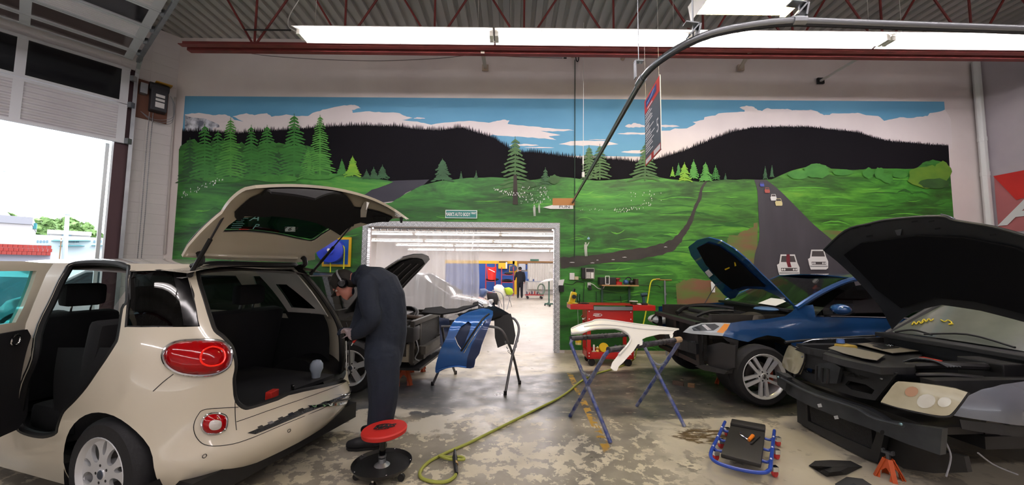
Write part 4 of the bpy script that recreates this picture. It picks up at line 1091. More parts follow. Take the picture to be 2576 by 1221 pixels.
# posters and blue cabinet door
def far_plate(name, x0, y0, x1, y1, m_, lb, cat, Y=24.25, dep=0.02, grp=None):
    a, c = Fp(x0, y1, Y), Fp(x1, y0, Y); o = MB().box(((a.x + c.x) / 2, Y, (a.z + c.z) / 2), (c.x - a.x, dep, c.z - a.z)).build(name, m_, None, 0); tag(o, lb, cat, grp); return o
far_plate('notice_poster', 1305, 664, 1322, 680, mat('poster_grey', 'b9bdc4', 0.7), 'pale grey notice poster on the far wall right of the yellow post', 'poster')
far_plate('notice_poster', 1322.5, 666, 1327, 678, mat('poster_blue', '2c4f96', 0.6), 'narrow dark blue poster beside the white far curtain', 'poster')
far_plate('blue_tool_cabinet', 1312, 684, 1327, 706, mat('cabinet_blue', '39598f', 0.5), 'blue wall cabinet behind the person in the far shop', 'cabinet', 24.1, 0.25)
far_plate('exit_sign_board', 1334, 652.5, 1355.5, 657, mat('sign_dark_green', '3f6b58', 0.6), 'small dark green sign board above the far white curtain', 'sign', 24.3, 0.03)
# far white curtain
t = thing('fabric_curtain', 'white pleated curtain hanging along the far wall under the timber rail', 'curtain', Fp(1360, 705))
a, c = Fp(1327, 663, 24.0), Fp(1400, 663, 24.0); zl = 0.35
rows = [[Vector((a.x + (c.x - a.x) * u, 24.0 + 0.06 * math.sin(u * 75) * (0.6 + 0.4 * v), zl + (a.z - zl) * v)) for u in np.linspace(0, 1, 100)] for v in np.linspace(0, 1, 5)]
MB().sheet(rows).build('cloth', mat('white_curtain_cloth', 'cfcdc6', 0.8), t, 60)
MB().tube([a + Vector((0, 0, .02)), c + Vector((0, 0, .02))], 0.02, 6).bar(a + Vector((.1, 0, .02)), a + Vector((.1, .3, .02)), .03, .03).bar(c + Vector((-.1, 0, .02)), c + Vector((-.1, .3, .02)), .03, .03).build('curtain_track', GALV, t)
t = thing('hung_cloth', 'crumpled white sheet hanging at the right edge of the doorway view', 'cloth', Fp(1388, 705, 18))
rows = [[D(1382 + 14 * u + 6 * (1 - v), 705 - 45 * v * (0.5 + 0.5 * u) - 8 * u, 18 + 0.15 * math.sin(8 * u + 5 * v)) for u in np.linspace(0, 1, 10)] for v in np.linspace(0, 1, 8)]
MB().sheet(rows).build('sheet', mat('white_curtain_cloth', 'cfcdc6', 0.8), t, 60)
MB().tube([D(1383, 655, 18), D(1400, 655, 18), (D(1400, 655, 18).x + .1, 18, 0)], 0.015, 6).build('hook_rail', GALV, t)
# racks of parts against the blue panel
RRED = mat('rack_red', 'a8323a', 0.5)
def rack(x0, x1, y0, y1, Y, shelves, lb):
    t = thing('parts_rack', lb, 'rack', D((x0 + x1) / 2, y1, Y))
    a, c = D(x0, y1, Y), D(x1, y0, Y); z0, z1 = 0.0, c.z
    for x in (a.x, c.x):
        for y in (Y, Y + 0.5): MB().bar((x, y, 0), (x, y, z1), 0.04, 0.04).build('upright', RRED, t, 0)
    for py in shelves:
        z = D((x0 + x1) / 2, py, Y).z; b = MB()
        for y in (Y, Y + 0.5): b.bar((a.x, y, z), (c.x, y, z), 0.04, 0.04)
        for x in (a.x, c.x): b.bar((x, Y, z), (x, Y + 0.5, z), 0.04, 0.04)
        b.box(((a.x + c.x) / 2, Y + .25, z), (c.x - a.x, .5, .015)); b.build('shelf_frame', RRED, t, 0)
    return t
rack(1221, 1246, 664, 740, 23.0, (708, 738), 'red steel parts rack holding the red bumper before the blue panel')
rack(1261, 1292, 672, 740, 22.6, (692, 711, 738), 'red steel parts rack with dark parts beside the yellow post')
b = MB(); rows = [[D(1226 + 22 * u - 4 * (v - .5) * (u - .5), 671 + 32 * v + 2 * math.sin(3 * u), 22.98 - 0.15 * math.sin(math.pi * u)) for u in np.linspace(0, 1, 9)] for v in np.linspace(0, 1, 8)]
t = thing('red_bumper_cover', 'bright red bumper cover hung on the rack before the blue panel', 'car part', D(1237, 705, 22.8))
b.sheet(rows); b.build('cover', mat('bright_red_paint', 'd22f2a', 0.3), t, 50, solid=0.02)
MB().poly([D(1229, 676, 22.6), D(1245, 684, 22.6), D(1245, 686, 22.6), D(1229, 678, 22.6)]).build('white_stripe', PW, t, 0)
o = MB().sphere(D(1238, 703.3, 23.22), (0.42, 0.2, 0.10), 12, 8).build('dark_part', BLACKPF if 'BLACKPF' in globals() else mat('dark_part_grey', '1d1c20', 0.5), None); tag(o, 'black moulded car part lying on the rack below the red bumper', 'car part')
o = MB().sphere(D(1276, 706.6, 22.85), (0.36, 0.2, 0.10), 12, 8).build('dark_part', mat('dark_part_grey', '1d1c20', 0.5), None); tag(o, 'black moulded car part on the middle shelf of the rack by the yellow post', 'car part')
o = MB().sphere(D(1279, 688.4, 22.85), (0.26, 0.2, 0.08), 12, 8).build('dark_part', mat('dark_part_grey', '1d1c20', 0.5), None); tag(o, 'small grey car part on the top shelf of the rack by the yellow post', 'car part')
t = thing('yellow_tool_holder', 'bright yellow wall tool holder with a dark top on the blue panel', 'tool holder', D(1265, 676, 23.9))
MB().box(D(1265, 669, 24.10), (0.58, 0.3, 0.40)).build('holder_body', YEL, t, 0, bevel=0.04); MB().box(D(1266, 659.5, 24.10), (0.55, 0.3, 0.07)).build('dark_top', mat('dark_brown', '3a2a20', 0.7), t, 0); MB().box(D(1274, 668, 23.97), (0.09, 0.05, 0.42)).build('white_tag', PW, t, 0)
t = thing('hose_reel', 'small dark hose reel on a yellow-framed blue board by the yellow post', 'hose reel', D(1287, 685, 24.1))
a, c = D(1281, 685, 24.1), D(1295, 668, 24.1)
MB().box(((a.x + c.x) / 2, 24.15, (a.z + c.z) / 2), (c.x - a.x, 0.04, c.z - a.z)).build('yellow_board', YEL, t, 0); MB().box(((a.x + c.x) / 2, 24.12, (a.z + c.z) / 2), ((c.x - a.x) * .75, 0.04, (c.z - a.z) * .75)).build('blue_board', BLU, t, 0)
MB().lathe([(0, .08), (.1, .1), (.2, .08), (.2, -.08), (0, -.1)], 18, Matrix.Translation(D(1293, 675, 23.95)) @ Matrix.Rotation(math.pi / 2, 4, 'X')).build('reel', mat('reel_dark', '2b3550', 0.5), t)
# tool trolley with a coiled hose
t = thing('tool_trolley', 'low grey tool trolley loaded with bottles and a coiled hose behind the person', 'trolley', G(1345, 754))
gy = G(1345, 753).y; xa, xb = D(1322, 750, gy).x, D(1368, 750, gy).x; TG = mat('trolley_grey', '8f9499', 0.5)
for z_, m_ in ((0.22, mat('trolley_red', '9c2f33', 0.5)), (0.95, TG)):
    MB().box(((xa + xb) / 2, gy + 0.3, z_), (xb - xa, 0.6, 0.05)).build('tray', m_, t, 0)
for x in (xa + .03, xb - .03):
    for y in (gy + .03, gy + .57): MB().bar((x, y, 0.1), (x, y, 0.97), 0.03, 0.03).build('leg', TG, t, 0); 
for x in (xa + .12, xb - .12):
    for y in (gy + .05, gy + .55): MB().lathe([(0, -.02), (.07, -.02), (.07, .02), (0, .02)], 14, Matrix.Translation((x, y, .07)) @ Matrix.Rotation(math.pi / 2, 4, 'X')).build('caster', BLACKPF if 'BLACKPF' in globals() else mat('dark_part_grey', '1d1c20', 0.5), t)
b = MB()
for q in range(4): b.tube([(xb - .15 + (0.17 + .012 * q) * math.cos(a), gy - .05 - .03 * q, .55 + (0.26 + .012 * q) * math.sin(a)) for a in np.linspace(0, 6.283, 25)[:-1]], 0.018, 6, closed=True)
b.build('hose_coil', mat('hose_grey_green', '5f7263', 0.6), t)
r = random.Random(9)
for i in range(9):
    x = xa + .08 + (xb - xa - .35) * i / 9; h = r.uniform(.12, .25); z_ = (0.245, 0.975)[i % 2]
    o = MB().lathe([(0, 0), (.04, 0), (.04, h * .7), (.015, h * .85), (.015, h), (0, h)], 10, Matrix.Translation((x, gy + .12 + .3 * r.random(), z_))).build('spray_bottle', mat('bottle_%d' % (i % 4), ('4a3550', '2f4f8f', 'a8453f', 'd5d5d0')[i % 4], 0.4), None)
    tag(o, ('dark purple', 'blue', 'dull red', 'white')[i % 4] + ' workshop bottle on the %s tray of the far tool trolley' % ('upper' if i % 2 else 'lower'), 'bottle', 'bottles on the far tool trolley')
# wheeled post with a long pale panel on it
t = thing('panel_stand', 'green wheeled post stand carrying a long pale panel near the doorway edge', 'stand', G(1381, 771))
p = G(1381, 770); q = D(1381, 706, p.y); GRN = mat('stand_green', '2f5246', 0.5)
MB().bar((p.x, p.y, 0.08), (q.x, q.y, q.z), 0.06, 0.06).build('post', GRN, t, 0); MB().box((p.x + .05, p.y, .09), (0.5, 0.1, 0.06)).build('base', GRN, t, 0); MB().bar((p.x, p.y - .4, .09), (p.x, p.y + .4, .09), 0.08, 0.06).build('foot', GRN, t, 0)
for dx, dy in ((-.18, 0), (.28, 0), (0, -.38), (0, .38)): MB().sphere((p.x + dx, p.y + dy, .04), .04, 8, 6).build('caster', mat('dark_part_grey', '1d1c20', 0.5), t)
o = mesh_obj('pale_car_panel', [D(1358, 711, p.y - .2), D(1399, 703, p.y - .2), D(1399, 699, p.y + .3), D(1372, 703, p.y + .3)], [(0, 1, 2, 3)], mat('pale_panel', 'c4c4c0', 0.4), None, 0, solid=0.03); tag(o, 'long pale car panel lying flat on the green wheeled stand', 'car part')
# draped parts on trestles in the middle distance
t = thing('trestle_stand', 'light steel X-leg trestle under the white bumper in the far shop', 'trestle', G(1283, 776))
yy = G(1283, 776).y
for x0, x1 in ((1252, 1262), (1277, 1287)):
    MB().tube([G(x0 - 2, 779), D(x1, 735, yy + .5)], 0.016, 6).build('leg', GALV, t); MB().tube([G(x1, 772), D(x0, 735, yy)], 0.016, 6).build('leg', GALV, t)
MB().tube([D(1250, 736, yy + .2), D(1288, 736, yy + .2)], 0.02, 6).build('top_bar', GALV, t)
def cover(name, pts, m_, lb, cat, Y, bulge=0.25):
    n = len(pts); cxp = sum(p[0] for p in pts) / n; cyp = sum(p[1] for p in pts) / n; V = [D(cxp, cyp, Y - bulge)]; Fc = []
    for kq, (s, dep) in enumerate(((0.55, -bulge * .8), (1.0, 0.0), (0.9, bulge))):
        V += [D(cxp + (x - cxp) * s, cyp + (y - cyp) * s, Y + dep) for x, y in pts]
    for i in range(n): Fc += [(0, 1 + i, 1 + (i + 1) % n)] + [(1 + q * n + i, 1 + (q + 1) * n + i, 1 + (q + 1) * n + (i + 1) % n, 1 + q * n + (i + 1) % n) for q in (0, 1)]
    o = mesh_obj(name, V, Fc, m_, None, 50); tag(o, lb, cat); return o
cover('white_bumper_cover', [(1242, 722), (1250, 716), (1262, 717), (1272, 728), (1275, 742), (1268, 750), (1258, 756), (1250, 740), (1243, 732)], mat('white_part', 'e0e0d4', 0.4), 'white bumper cover hanging over the trestle in the far shop', 'car part', yy)
cover('green_rag', [(1268, 725), (1280, 723), (1289, 727), (1292, 738), (1285, 743), (1275, 742)], mat('lime_cloth', 'a8c22c', 0.8), 'lime green cloth draped on the end of the far trestle', 'cloth', yy - 0.1, 0.12)
cover('dark_blue_part', [(1207, 727), (1220, 726), (1228, 731), (1222, 745), (1212, 752), (1204, 750)], mat('slate_blue_part', '3c4f74', 0.5), 'slate blue car part leaning beside the far trestle', 'car part', 13.5)
t = thing('part_stand', 'bent steel tube stand with a black panel just past the plastic curtain', 'stand', G(1248, 795)); yy2 = 12.8
for dx in (0, .5): MB().tube(spline([tuple(D(1256, 790, yy2) + Vector((dx * .3, dx, 0))), tuple(D(1254, 752, yy2) + Vector((dx * .3, dx, 0))), tuple(D(1246, 738, yy2) + Vector((dx * .3, dx, 0))), tuple(D(1226, 733, yy2) + Vector((dx * .3, dx, 0)))], 5), 0.018, 8).build('tube', GALV, t)
for dx in (0, .5): MB().tube([D(1256, 790, yy2) + Vector((dx * .3, dx, 0)), Vector((D(1258, 800, yy2).x + dx * .3, yy2 + dx, 0.0))], 0.018, 8).build('leg', GALV, t); MB().tube([D(1226, 733, yy2) + Vector((dx * .3, dx, 0)), Vector((D(1232, 800, yy2).x + dx * .3, yy2 + dx, 0.0))], 0.018, 8).build('leg', GALV, t)
cover('black_part', [(1224, 737), (1250, 738), (1254, 752), (1252, 768), (1240, 766), (1226, 755)], mat('black_part', '101013', 0.5), 'black panel hanging on the steel tube stand past the plastic curtain', 'car part', yy2 - 0.05, 0.05)

# ---- simple whole cars seen in the distance or through plastic
def simple_car(name, label, M, paint, L=4.5, w=0.88, h=1.45, group=None, cut=None, wsb=1.25):
    t = thing(name, label, 'car', M=M, group=group)
    xs = np.linspace(-L / 2, L / 2 if cut is None else cut, 31)
    zs = interp([-.5, -.46, -.36, -.2, 0, .2, .36, .46, .5], [.62, .86, .93, .93, .92, .93, .84, .72, .55]); ws = interp([-.5, -.47, -.4, -.2, .2, .4, .47, .5], [.62, .80, .95, 1, 1, .95, .80, .60])
    rows = []
    for x in xs:
        u = x / L; W_ = w * float(ws(u)); zz = float(zs(u)); lo = 0.24 + 0.12 * max(0, abs(u) - .44) / .06
        half = [(0, lo), (.8, lo), (.97, lo + .1), (1.0, .5), (.995, .66), (.96, zz - .06), (.88, zz), (.45, zz + .02), (0, zz + .03)]
        rows.append([Vector((x, -W_ * a, z)) for a, z in half[::-1]] + [Vector((x, W_ * a, z)) for a, z in half[1:]])
    b = MB(); b.sheet(rows); n = len(rows[0]); b.F.append(tuple(range(n))); b.F.append(tuple(range(len(b.V) - n, len(b.V)))); b.build('body', paint, t, 40, world=False)
    B0, T0, T1, B1 = -1.75 * L / 4.5, -1.05 * L / 4.5, 0.35 * L / 4.5, wsb * L / 4.5; zb = .92; wt = .60; wb = .80
    def q(x, y, z): return Vector((x, y, z))
    gl = glass('car_window', '5d6b6c')
    MB().poly([q(B1, -wb, zb), q(B1, wb, zb), q(T1, wt, h - .03), q(T1, -wt, h - .03)]).build('windscreen', gl, t, 0, world=False)
    MB().poly([q(B0, -wb, zb), q(B0, wb, zb), q(T0, wt, h - .05), q(T0, -wt, h - .05)]).build('rear_window', gl, t, 0, world=False)
    for s in (-1, 1):
        MB().poly([q(B0, s * wb, zb), q(B1, s * wb, zb), q(T1, s * wt, h - .03), q(T0, s * wt, h - .05)]).build('side_window', gl, t, 0, world=False)
        b = MB(); b.tube([q(B0, s * wb, zb), q(T0, s * wt, h - .04), q((T0 + T1) / 2, s * wt, h), q(T1, s * wt, h - .02), q(B1, s * wb, zb)], .035, 8); b.tube([q(-.25, s * wb, zb), q(-.3, s * wt, h - .02)], .04, 6); b.build('pillar', paint, t, 40, world=False)
    b = MB(); b.sheet([[q(x, y * wt, h - .04 * abs(y) ** 3 - (.03 if i in (0, 6) else 0) + .02) for y in np.linspace(-1, 1, 9)] for i, x in enumerate(np.linspace(T0, T1, 7))]); b.build('roof', paint, t, 40, world=False, solid=.02)
    for x in ((-1.35, 1.35) if cut is None else (-1.35,)):
        for s in (-1, 1):
            M_ = Matrix.Translation((x * L / 4.5, s * (w - .09), .32)) @ (AXLF if s > 0 else AXRF)
            b = MB(); b.lathe([(.2, -.1), (.3, -.1), (.32, -.06), (.32, .06), (.3, .1), (.2, .1), (.19, .07)], 24, M_); wq = b.build('tyre', mat('tyre_rubber', '17171a', 0.75, bump=0.1, bscale=60), t, 35, world=False)
            b = MB(); b.lathe([(0, .07), (.05, .075), (.19, .07), (.2, .1)], 24, M_); b.build('wheel_disc', mat('silver_alloy', 'd3d5d8', 0.3, 0.35), wq, 35, world=False)
    for s in (-1, 1) if cut is None else ():
        MB().box((L / 2 - .12, s * .62 * w, .68), (.12, .30, .12)).build('head_lamp', mat('clear_lens', 'd8dcdc', 0.1, coat=1.0), t, 30, world=False, bevel=.03)
        MB().box((.75, s * (w + .07), .97), (.10, .16, .11)).build('door_mirror', paint, t, 30, world=False, bevel=.03)
    if cut is None: MB().box((L / 2 - .02, 0, .48), (.06, 1.0, .16)).build('grille', mat('dark_part_grey', '1d1c20', 0.5), t, 30, world=False, bevel=.02)
    return t
AXLF = Matrix(((1, 0, 0, 0), (0, 0, 1, 0), (0, -1, 0, 0), (0, 0, 0, 1))); AXRF = Matrix(((1, 0, 0, 0), (0, 0, -1, 0), (0, 1, 0, 0), (0, 0, 0, 1)))
simple_car('sedan_car', 'dark sedan standing in the far shop behind the clear plastic curtain', Matrix.Translation((-2.75, 10.3, 0)) @ Matrix.Rotation(math.radians(-4), 4, 'Z'), mat('dark_blue_grey_paint', '2a313c', 0.25, 0.3, coat=0.8))
simple_car('sedan_car', 'silver car parked outside the overhead door', Matrix.Translation((-9.3, 9.6, 0)) @ Matrix.Rotation(math.radians(40), 4, 'Z'), mat('silver_paint', 'c3c7ca', 0.3, 0.4, coat=0.8), h=1.5)
# ---- clear plastic strip curtain pulled across the left of the doorway
k = bpy.data.materials.new('clear_vinyl'); k.use_nodes = True; nt = k.node_tree; nt.nodes.clear()
o_ = nt.nodes.new('ShaderNodeOutputMaterial'); tr_ = nt.nodes.new('ShaderNodeBsdfTransparent'); tr_.inputs[0].default_value = (.93, .93, .92, 1)
gs = nt.nodes.new('ShaderNodeBsdfGlossy'); gs.inputs['Roughness'].default_value = 0.12; df = nt.nodes.new('ShaderNodeBsdfDiffuse'); df.inputs[0].default_value = (.80, .79, .77, 1); tl_ = nt.nodes.new('ShaderNodeBsdfTranslucent'); tl_.inputs[0].default_value = (.85, .84, .82, 1)
m0 = nt.nodes.new('ShaderNodeMixShader'); m0.inputs[0].default_value = .55; nt.links.new(df.outputs[0], m0.inputs[1]); nt.links.new(tl_.outputs[0], m0.inputs[2])
m1 = nt.nodes.new('ShaderNodeMixShader'); m1.inputs[0].default_value = .46; nt.links.new(tr_.outputs[0], m1.inputs[1]); nt.links.new(m0.outputs[0], m1.inputs[2])
m2 = nt.nodes.new('ShaderNodeMixShader'); nt.links.new(schlick(nt, .07), m2.inputs[0]); nt.links.new(m1.outputs[0], m2.inputs[1]); nt.links.new(gs.outputs[0], m2.inputs[2]); nt.links.new(m2.outputs[0], o_.inputs[0])
VINYL = k
t = thing('plastic_curtain', 'clear plastic curtain with soft folds drawn across the left of the doorway', 'curtain', (DXL, YW + .3, 0))
x0, x1 = DXL + 0.08, D(1206, 600, 7.55).x; r = random.Random(4)
ph = np.cumsum([r.uniform(.8, 1.5) for _ in range(80)])
rows = []
for v in np.linspace(0, 1, 24):
    row = []
    for u in np.linspace(0, 1, 150):
        bun = 0.25 + 0.75 * (u ** 2.2)                 # folds bunch up towards the free edge
        w_ = 38 * (0.35 * u + 0.65 * u ** 2)
        y = 7.55 + (0.035 + 0.05 * bun) * math.sin(w_ + 1.3 * math.sin(w_ * .37) + 0.5 * (1 - v)) * (0.5 + 0.5 * (1 - v)) + 0.02 * math.sin(w_ * 2.3) * bun
        z = 0.80 - 0.55 * (1 - u) + (DZ - 0.03 - 0.80 + 0.55 * (1 - u)) * v - 0.03 * v * (v > .98) * abs(math.sin(u * 14 * math.pi))
        row.append(Vector((x0 + (x1 - x0) * u + .01 * math.sin(9 * v + 5 * u), y, z)))
    rows.append(row)
MB().sheet(rows).build('vinyl_sheet', VINYL, t, 80)
MB().bar((DXL + .02, 7.55, DZ + .0), (DXR - .02, 7.55, DZ + .0), 0.04, 0.04).build('curtain_track', GALV, t, 0)
for i in range(15):
    x = x0 + (x1 - x0) * (i + .5) / 15; MB().tube([(x, 7.55, DZ - .015), (x, 7.55, DZ - .06)], .012, 6).build('curtain_hook', GALV, t)
# ================================================================ shared car pieces
TYRE = mat('tyre_rubber', '17171a', 0.75, bump=0.1, bscale=60)
ALLOY = mat('silver_alloy', 'd3d5d8', 0.3, 0.35)
ALLOYD = mat('dark_alloy_pocket', '3a3a3d', 0.5, 0.5)
BLACKP = mat('black_plastic', '141416', 0.5)
BLACKT = mat('black_trim_cloth', '0d0d10', 0.85)
RUB = mat('black_rubber_seal', '0c0c0d', 0.55)
CHROME = mat('chrome', 'd8dadd', 0.08, 1.0)
STEELG = mat('grey_bare_steel', '6d6f73', 0.4, 0.7, noise=('55565a', 6, 0.3, (1, 1, 1)))
DISC = mat('brake_disc', '5a5654', 0.4, 0.8)
def wheel(parent, M, rt=0.325, rr=0.225, w=0.21, style='twin', n=5, tyre_m=None):
    """road wheel as a part with sub-parts; M: local frame, z = outward axle"""
    prof = [(rr - 0.005, -w / 2), (rr + 0.03, -w / 2 + 0.004), (rt - 0.03, -w / 2 + 0.006), (rt - 0.008, -w / 2 + 0.025), (rt, -w / 4), (rt, w / 4), (rt - 0.008, w / 2 - 0.025), (rt - 0.03, w / 2 - 0.006), (rr + 0.03, w / 2 - 0.004), (rr - 0.005, w / 2), (rr - 0.012, w / 2 - 0.02)]
    b = MB(); b.lathe(prof, 40, M); ty = b.build('tyre', tyre_m or TYRE, parent, 35, world=False)
    b = MB(); b.lathe([(rr - 0.03, -w / 2), (rr - 0.035, 0.0), (rr - 0.03, w / 2 - 0.03), (rr - 0.008, w / 2 - 0.012), (rr + 0.004, w / 2 - 0.002), (rr - 0.002, w / 2 + 0.002), (rr - 0.014, w / 2 - 0.006), (rr - 0.03, w / 2 - 0.03)], 40, M)
    b.build('rim', ALLOY, parent, 35, world=False)
    b = MB(); b.lathe([(0.0, -0.02), (0.15, -0.02), (0.15, -0.045), (0.0, -0.045)], 28, M); b.build('brake_disc', DISC, parent, 30, world=False)
    zc = w / 2 - 0.030
    ri = rr - 0.012
    if style == 'petal':
        def ov(r0, a, ra, rb): return [(r0 * math.cos(a) + ra * math.cos(t) * math.cos(a) - rb * math.sin(t) * math.sin(a), r0 * math.sin(a) + ra * math.cos(t) * math.sin(a) + rb * math.sin(t) * math.cos(a)) for t in np.linspace(0, 6.283, 17)[:-1]]
        hs = [ov(.138, 1.257 * i + .31, .058, .036) for i in range(5)] + [ov(.155, 1.257 * i + .94, .042, .017) for i in range(5)]
        panel('spoke_face', [(ri * math.cos(t), ri * math.sin(t)) for t in np.linspace(0, 6.283, 41)[:-1]], hs, lambda u, v: tuple(M[q][0] * u + M[q][1] * v + M[q][2] * (zc + .012 - .25 * (u * u + v * v - .02)) + M[q][3] for q in range(3)), .03, ALLOY, parent, .018)
    for i in range(n if style != 'petal' else 0):
        a = 2 * math.pi * i / n + (0.31 if style == 'petal' else math.pi / 2)
        R = M @ Matrix.Rotation(a, 4, 'Z')
        b = MB()
        if style == 'twin':
            for s in (-1, 1):
                b.prism([(0.055, s * 0.012), (0.055, s * 0.042), (ri, s * 0.062), (ri, s * 0.022)] if s > 0 else [(0.055, -0.042), (0.055, -0.012), (ri, -0.022), (ri, -0.062)], zc - 0.014, zc + 0.014, R)
        else:
            b.prism([(0.05, -0.03), (ri, -0.035), (ri, 0.035), (0.05, 0.03)], zc - 0.014, zc + 0.014, R)
        b.build('spoke', ALLOY, parent, 30, world=False)
    b = MB(); b.lathe([(0.0, zc + 0.022), (0.03, zc + 0.022), (0.036, zc + 0.016), (0.068, zc + 0.012), (0.074, zc - 0.014), (0.07, zc - 0.05)], 28, M); b.build('hub', ALLOY, parent, 30, world=False)
    for i in range(5):
        a = 2 * math.pi * i / 5; c = M @ Vector((0.053 * math.cos(a), 0.053 * math.sin(a), zc + 0.012))
        b = MB(); b.lathe([(0, 0.006), (0.009, 0.005), (0.010, -0.004)], 8, Matrix.Translation(c) @ M.to_3x3().to_4x4()); b.build('wheel_bolt', BLACKP, parent, 30, world=False)
    b = MB(); b.lathe([(0.0, zc + 0.026), (0.024, zc + 0.025), (0.029, zc + 0.021)], 20, M); b.build('hub_cap', BLACKP if style == 'twin' else mat('blue_grey_emblem', '4d5666', 0.3, 0.6), parent, 30, world=False)
    return ty
def vw_badge(parent, M, r, m_):
    """ring with a V over a W"""
    b = MB(); b.tube([M @ Vector((r * math.cos(a), r * math.sin(a), 0)) for a in np.linspace(0, 2 * math.pi, 25)[:-1]], r * 0.09, 6, closed=True)
    def st(p, q): b.tube([M @ Vector((p[0] * r, p[1] * r, 0)), M @ Vector((q[0] * r, q[1] * r, 0))], r * 0.08, 6)
    st((-.38, .86), (0, .12)); st((.38, .86), (0, .12)); st((-.82, .42), (-.38, -.78)); st((-.38, -.78), (0, .0)); st((0, .0), (.38, -.78)); st((.38, -.78), (.82, .42))
    return b.build('badge', m_, parent, 30, world=False)
AXL = Matrix(((1, 0, 0, 0), (0, 0, 1, 0), (0, -1, 0, 0), (0, 0, 0, 1)))          # local z -> +y (left side)
AXR = Matrix(((1, 0, 0, 0), (0, 0, -1, 0), (0, 1, 0, 0), (0, 0, 0, 1)))          # local z -> -y

# ================================================================ cream hatchback with its tailgate up
TH = math.radians(164)
FM = Matrix.Translation((-2.38, 3.22, 0)) @ Matrix.Rotation(TH, 4, 'Z')
fiat = thing('hatchback_car', 'cream five-door hatchback with raised tailgate and open rear door, one tail lamp removed', 'car', M=FM)
CREAM = mat('cream_car_paint', 'd3cbb8', 0.22, 0.0, coat=0.9)
k = NT('wet_cream_paint'); dn = k.noise(160, 2); k.b.inputs['Coat Weight'].default_value = 0.9; k.b.inputs['Coat Roughness'].default_value = 0.05
WETC = k.out(k.mix(k.step(dn, 0.62, 0.66), 'b9b2a2', 'e8e6e0'), 0.2, k.step(dn, 0.55, 0.7), 0.7, dist=0.003)
Wz = interp([0.15, 0.3, 0.45, 0.6, 0.8, 0.95, 1.05, 1.12, 1.3, 1.5, 1.62], [.80, .85, .87, .885, .89, .88, .865, .845, .775, .69, .61])
Rz = interp([0.15, 0.24, 0.32, 0.40, 0.45, 0.52, 0.66, 0.9, 1.05, 1.3, 1.5, 1.62], [.66, .76, .815, .825, .80, .765, .735, .715, .685, .56, .42, .33])
_pl = np.array(spline([(0, 0), (0.015, .22), (0.05, .46), (0.11, .68), (0.20, .84), (0.34, .945), (0.52, .985), (0.8, 1.0), (1.4, 1.0), (2.2, .995), (3.4, .96), (3.9, .88)], 8))
_sl = np.concatenate([[0], np.cumsum(np.hypot(np.diff(_pl[:, 0]), np.diff(_pl[:, 1] * .88)))])
def fsurf(off=0.0):
    def f(s, z):
        a = np.abs(s); xo = np.interp(a, _sl, _pl[:, 0]); yf = np.interp(a, _sl, _pl[:, 1])
        return -(Rz(z) + off) + xo * (1 + 0 * z), np.sign(s) * (Wz(z) + off) * yf, z
    return f
FS = fsurf()
def ft(pts, off=0.0): return inv(fsurf(off), pts, (-1.3, 3.0), (0.15, 1.62), FM)
door_px = [(175, 668), (210, 662), (244, 660), (290, 664), (316, 672), (325, 682), (322, 757), (310, 778), (300, 844), (290, 870), (254, 925), (219, 976), (188, 1012), (163, 1037), (153, 1058), (147, 1078), (142, 1093), (112, 1101), (76, 1096), (48, 1083), (38, 1058), (43, 1032), (56, 966), (81, 905), (97, 819), (132, 747), (160, 690)]
qw_px = [(328, 683), (400, 681), (470, 682), (486, 740), (501, 822), (400, 823), (316, 823), (322, 757)]
hatch_px = [(493, 682), (498, 715), (508, 747), (518, 780), (525, 802), (537, 834), (559, 852), (575, 870), (584, 888), (590, 924), (585, 953), (586, 982), (588, 1000), (595, 1018), (613, 1031), (635, 1029), (700, 1008), (765, 986), (837, 957), (855, 946), (868, 925), (872, 888), (870, 852), (864, 810), (855, 780), (836, 751), (809, 715), (777, 682), (754, 666), (727, 661), (629, 659), (547, 661), (511, 669), (498, 677)]
door_uv = ft(door_px); qw_uv = ft(qw_px); hatch_uv = ft(hatch_px)
door_uv = spline(door_uv, 3, True); hatch_uv = spline(hatch_uv, 3, True)
WX, WZ = -0.13, 0.325                          # rear axle
# arch outline on the side: circle in x,z turned into surface s
def s_of_x(x, z):
    return float(np.interp(x + Rz(z), _pl[:, 0], _sl))
arch = [(s_of_x(WX + 0.375 * math.cos(a), max(0.16, WZ + 0.375 * math.sin(a))), max(0.16, WZ + 0.375 * math.sin(a))) for a in np.linspace(-0.45, math.pi + 0.45, 26)]
outl = [(3.6, .17), (3.6, 1.615), (-3.6, 1.615), (-3.6, .17), (-1.25, .17), (-0.9, .20), (0, .225), (0.9, .20)] + arch
def srect(x0, x1, z0, z1, sg): return [(sg * s_of_x(x, z), z) for x, z in ((x0, z0), (x1, z0), (x1 - .06, z1), (x0 + .1, z1))]
sw = [srect(.02, .72, 1.09, 1.50, -1), srect(.82, 1.75, 1.09, 1.50, -1), srect(1.0, 1.85, 1.09, 1.50, 1)]
panel('body_shell', outl, [door_uv, qw_uv, hatch_uv] + sw, FS, 0.05, CREAM, fiat, 0.0)
# lower valance, dark
panel('rear_diffuser', [(-0.95, .135), (0.95, .135), (0.98, .20), (0, .232), (-0.98, .20)], [], fsurf(-0.03), 0.05, BLACKP, fiat)
# seals
def loop_tube(name, uv, off, r, m_, parent=fiat, closed=True):
    f = fsurf(off); P = [Vector(tuple(float(c) for c in f(np.array(u), np.array(v)))) for u, v in uv]
    b = MB(); b.tube(P, r, 8, closed=closed); return b.build(name, m_, parent, 40, world=False)
loop_tube('door_seal', door_uv, -0.02, 0.022, RUB)
loop_tube('hatch_seal', hatch_uv, -0.025, 0.024, RUB)
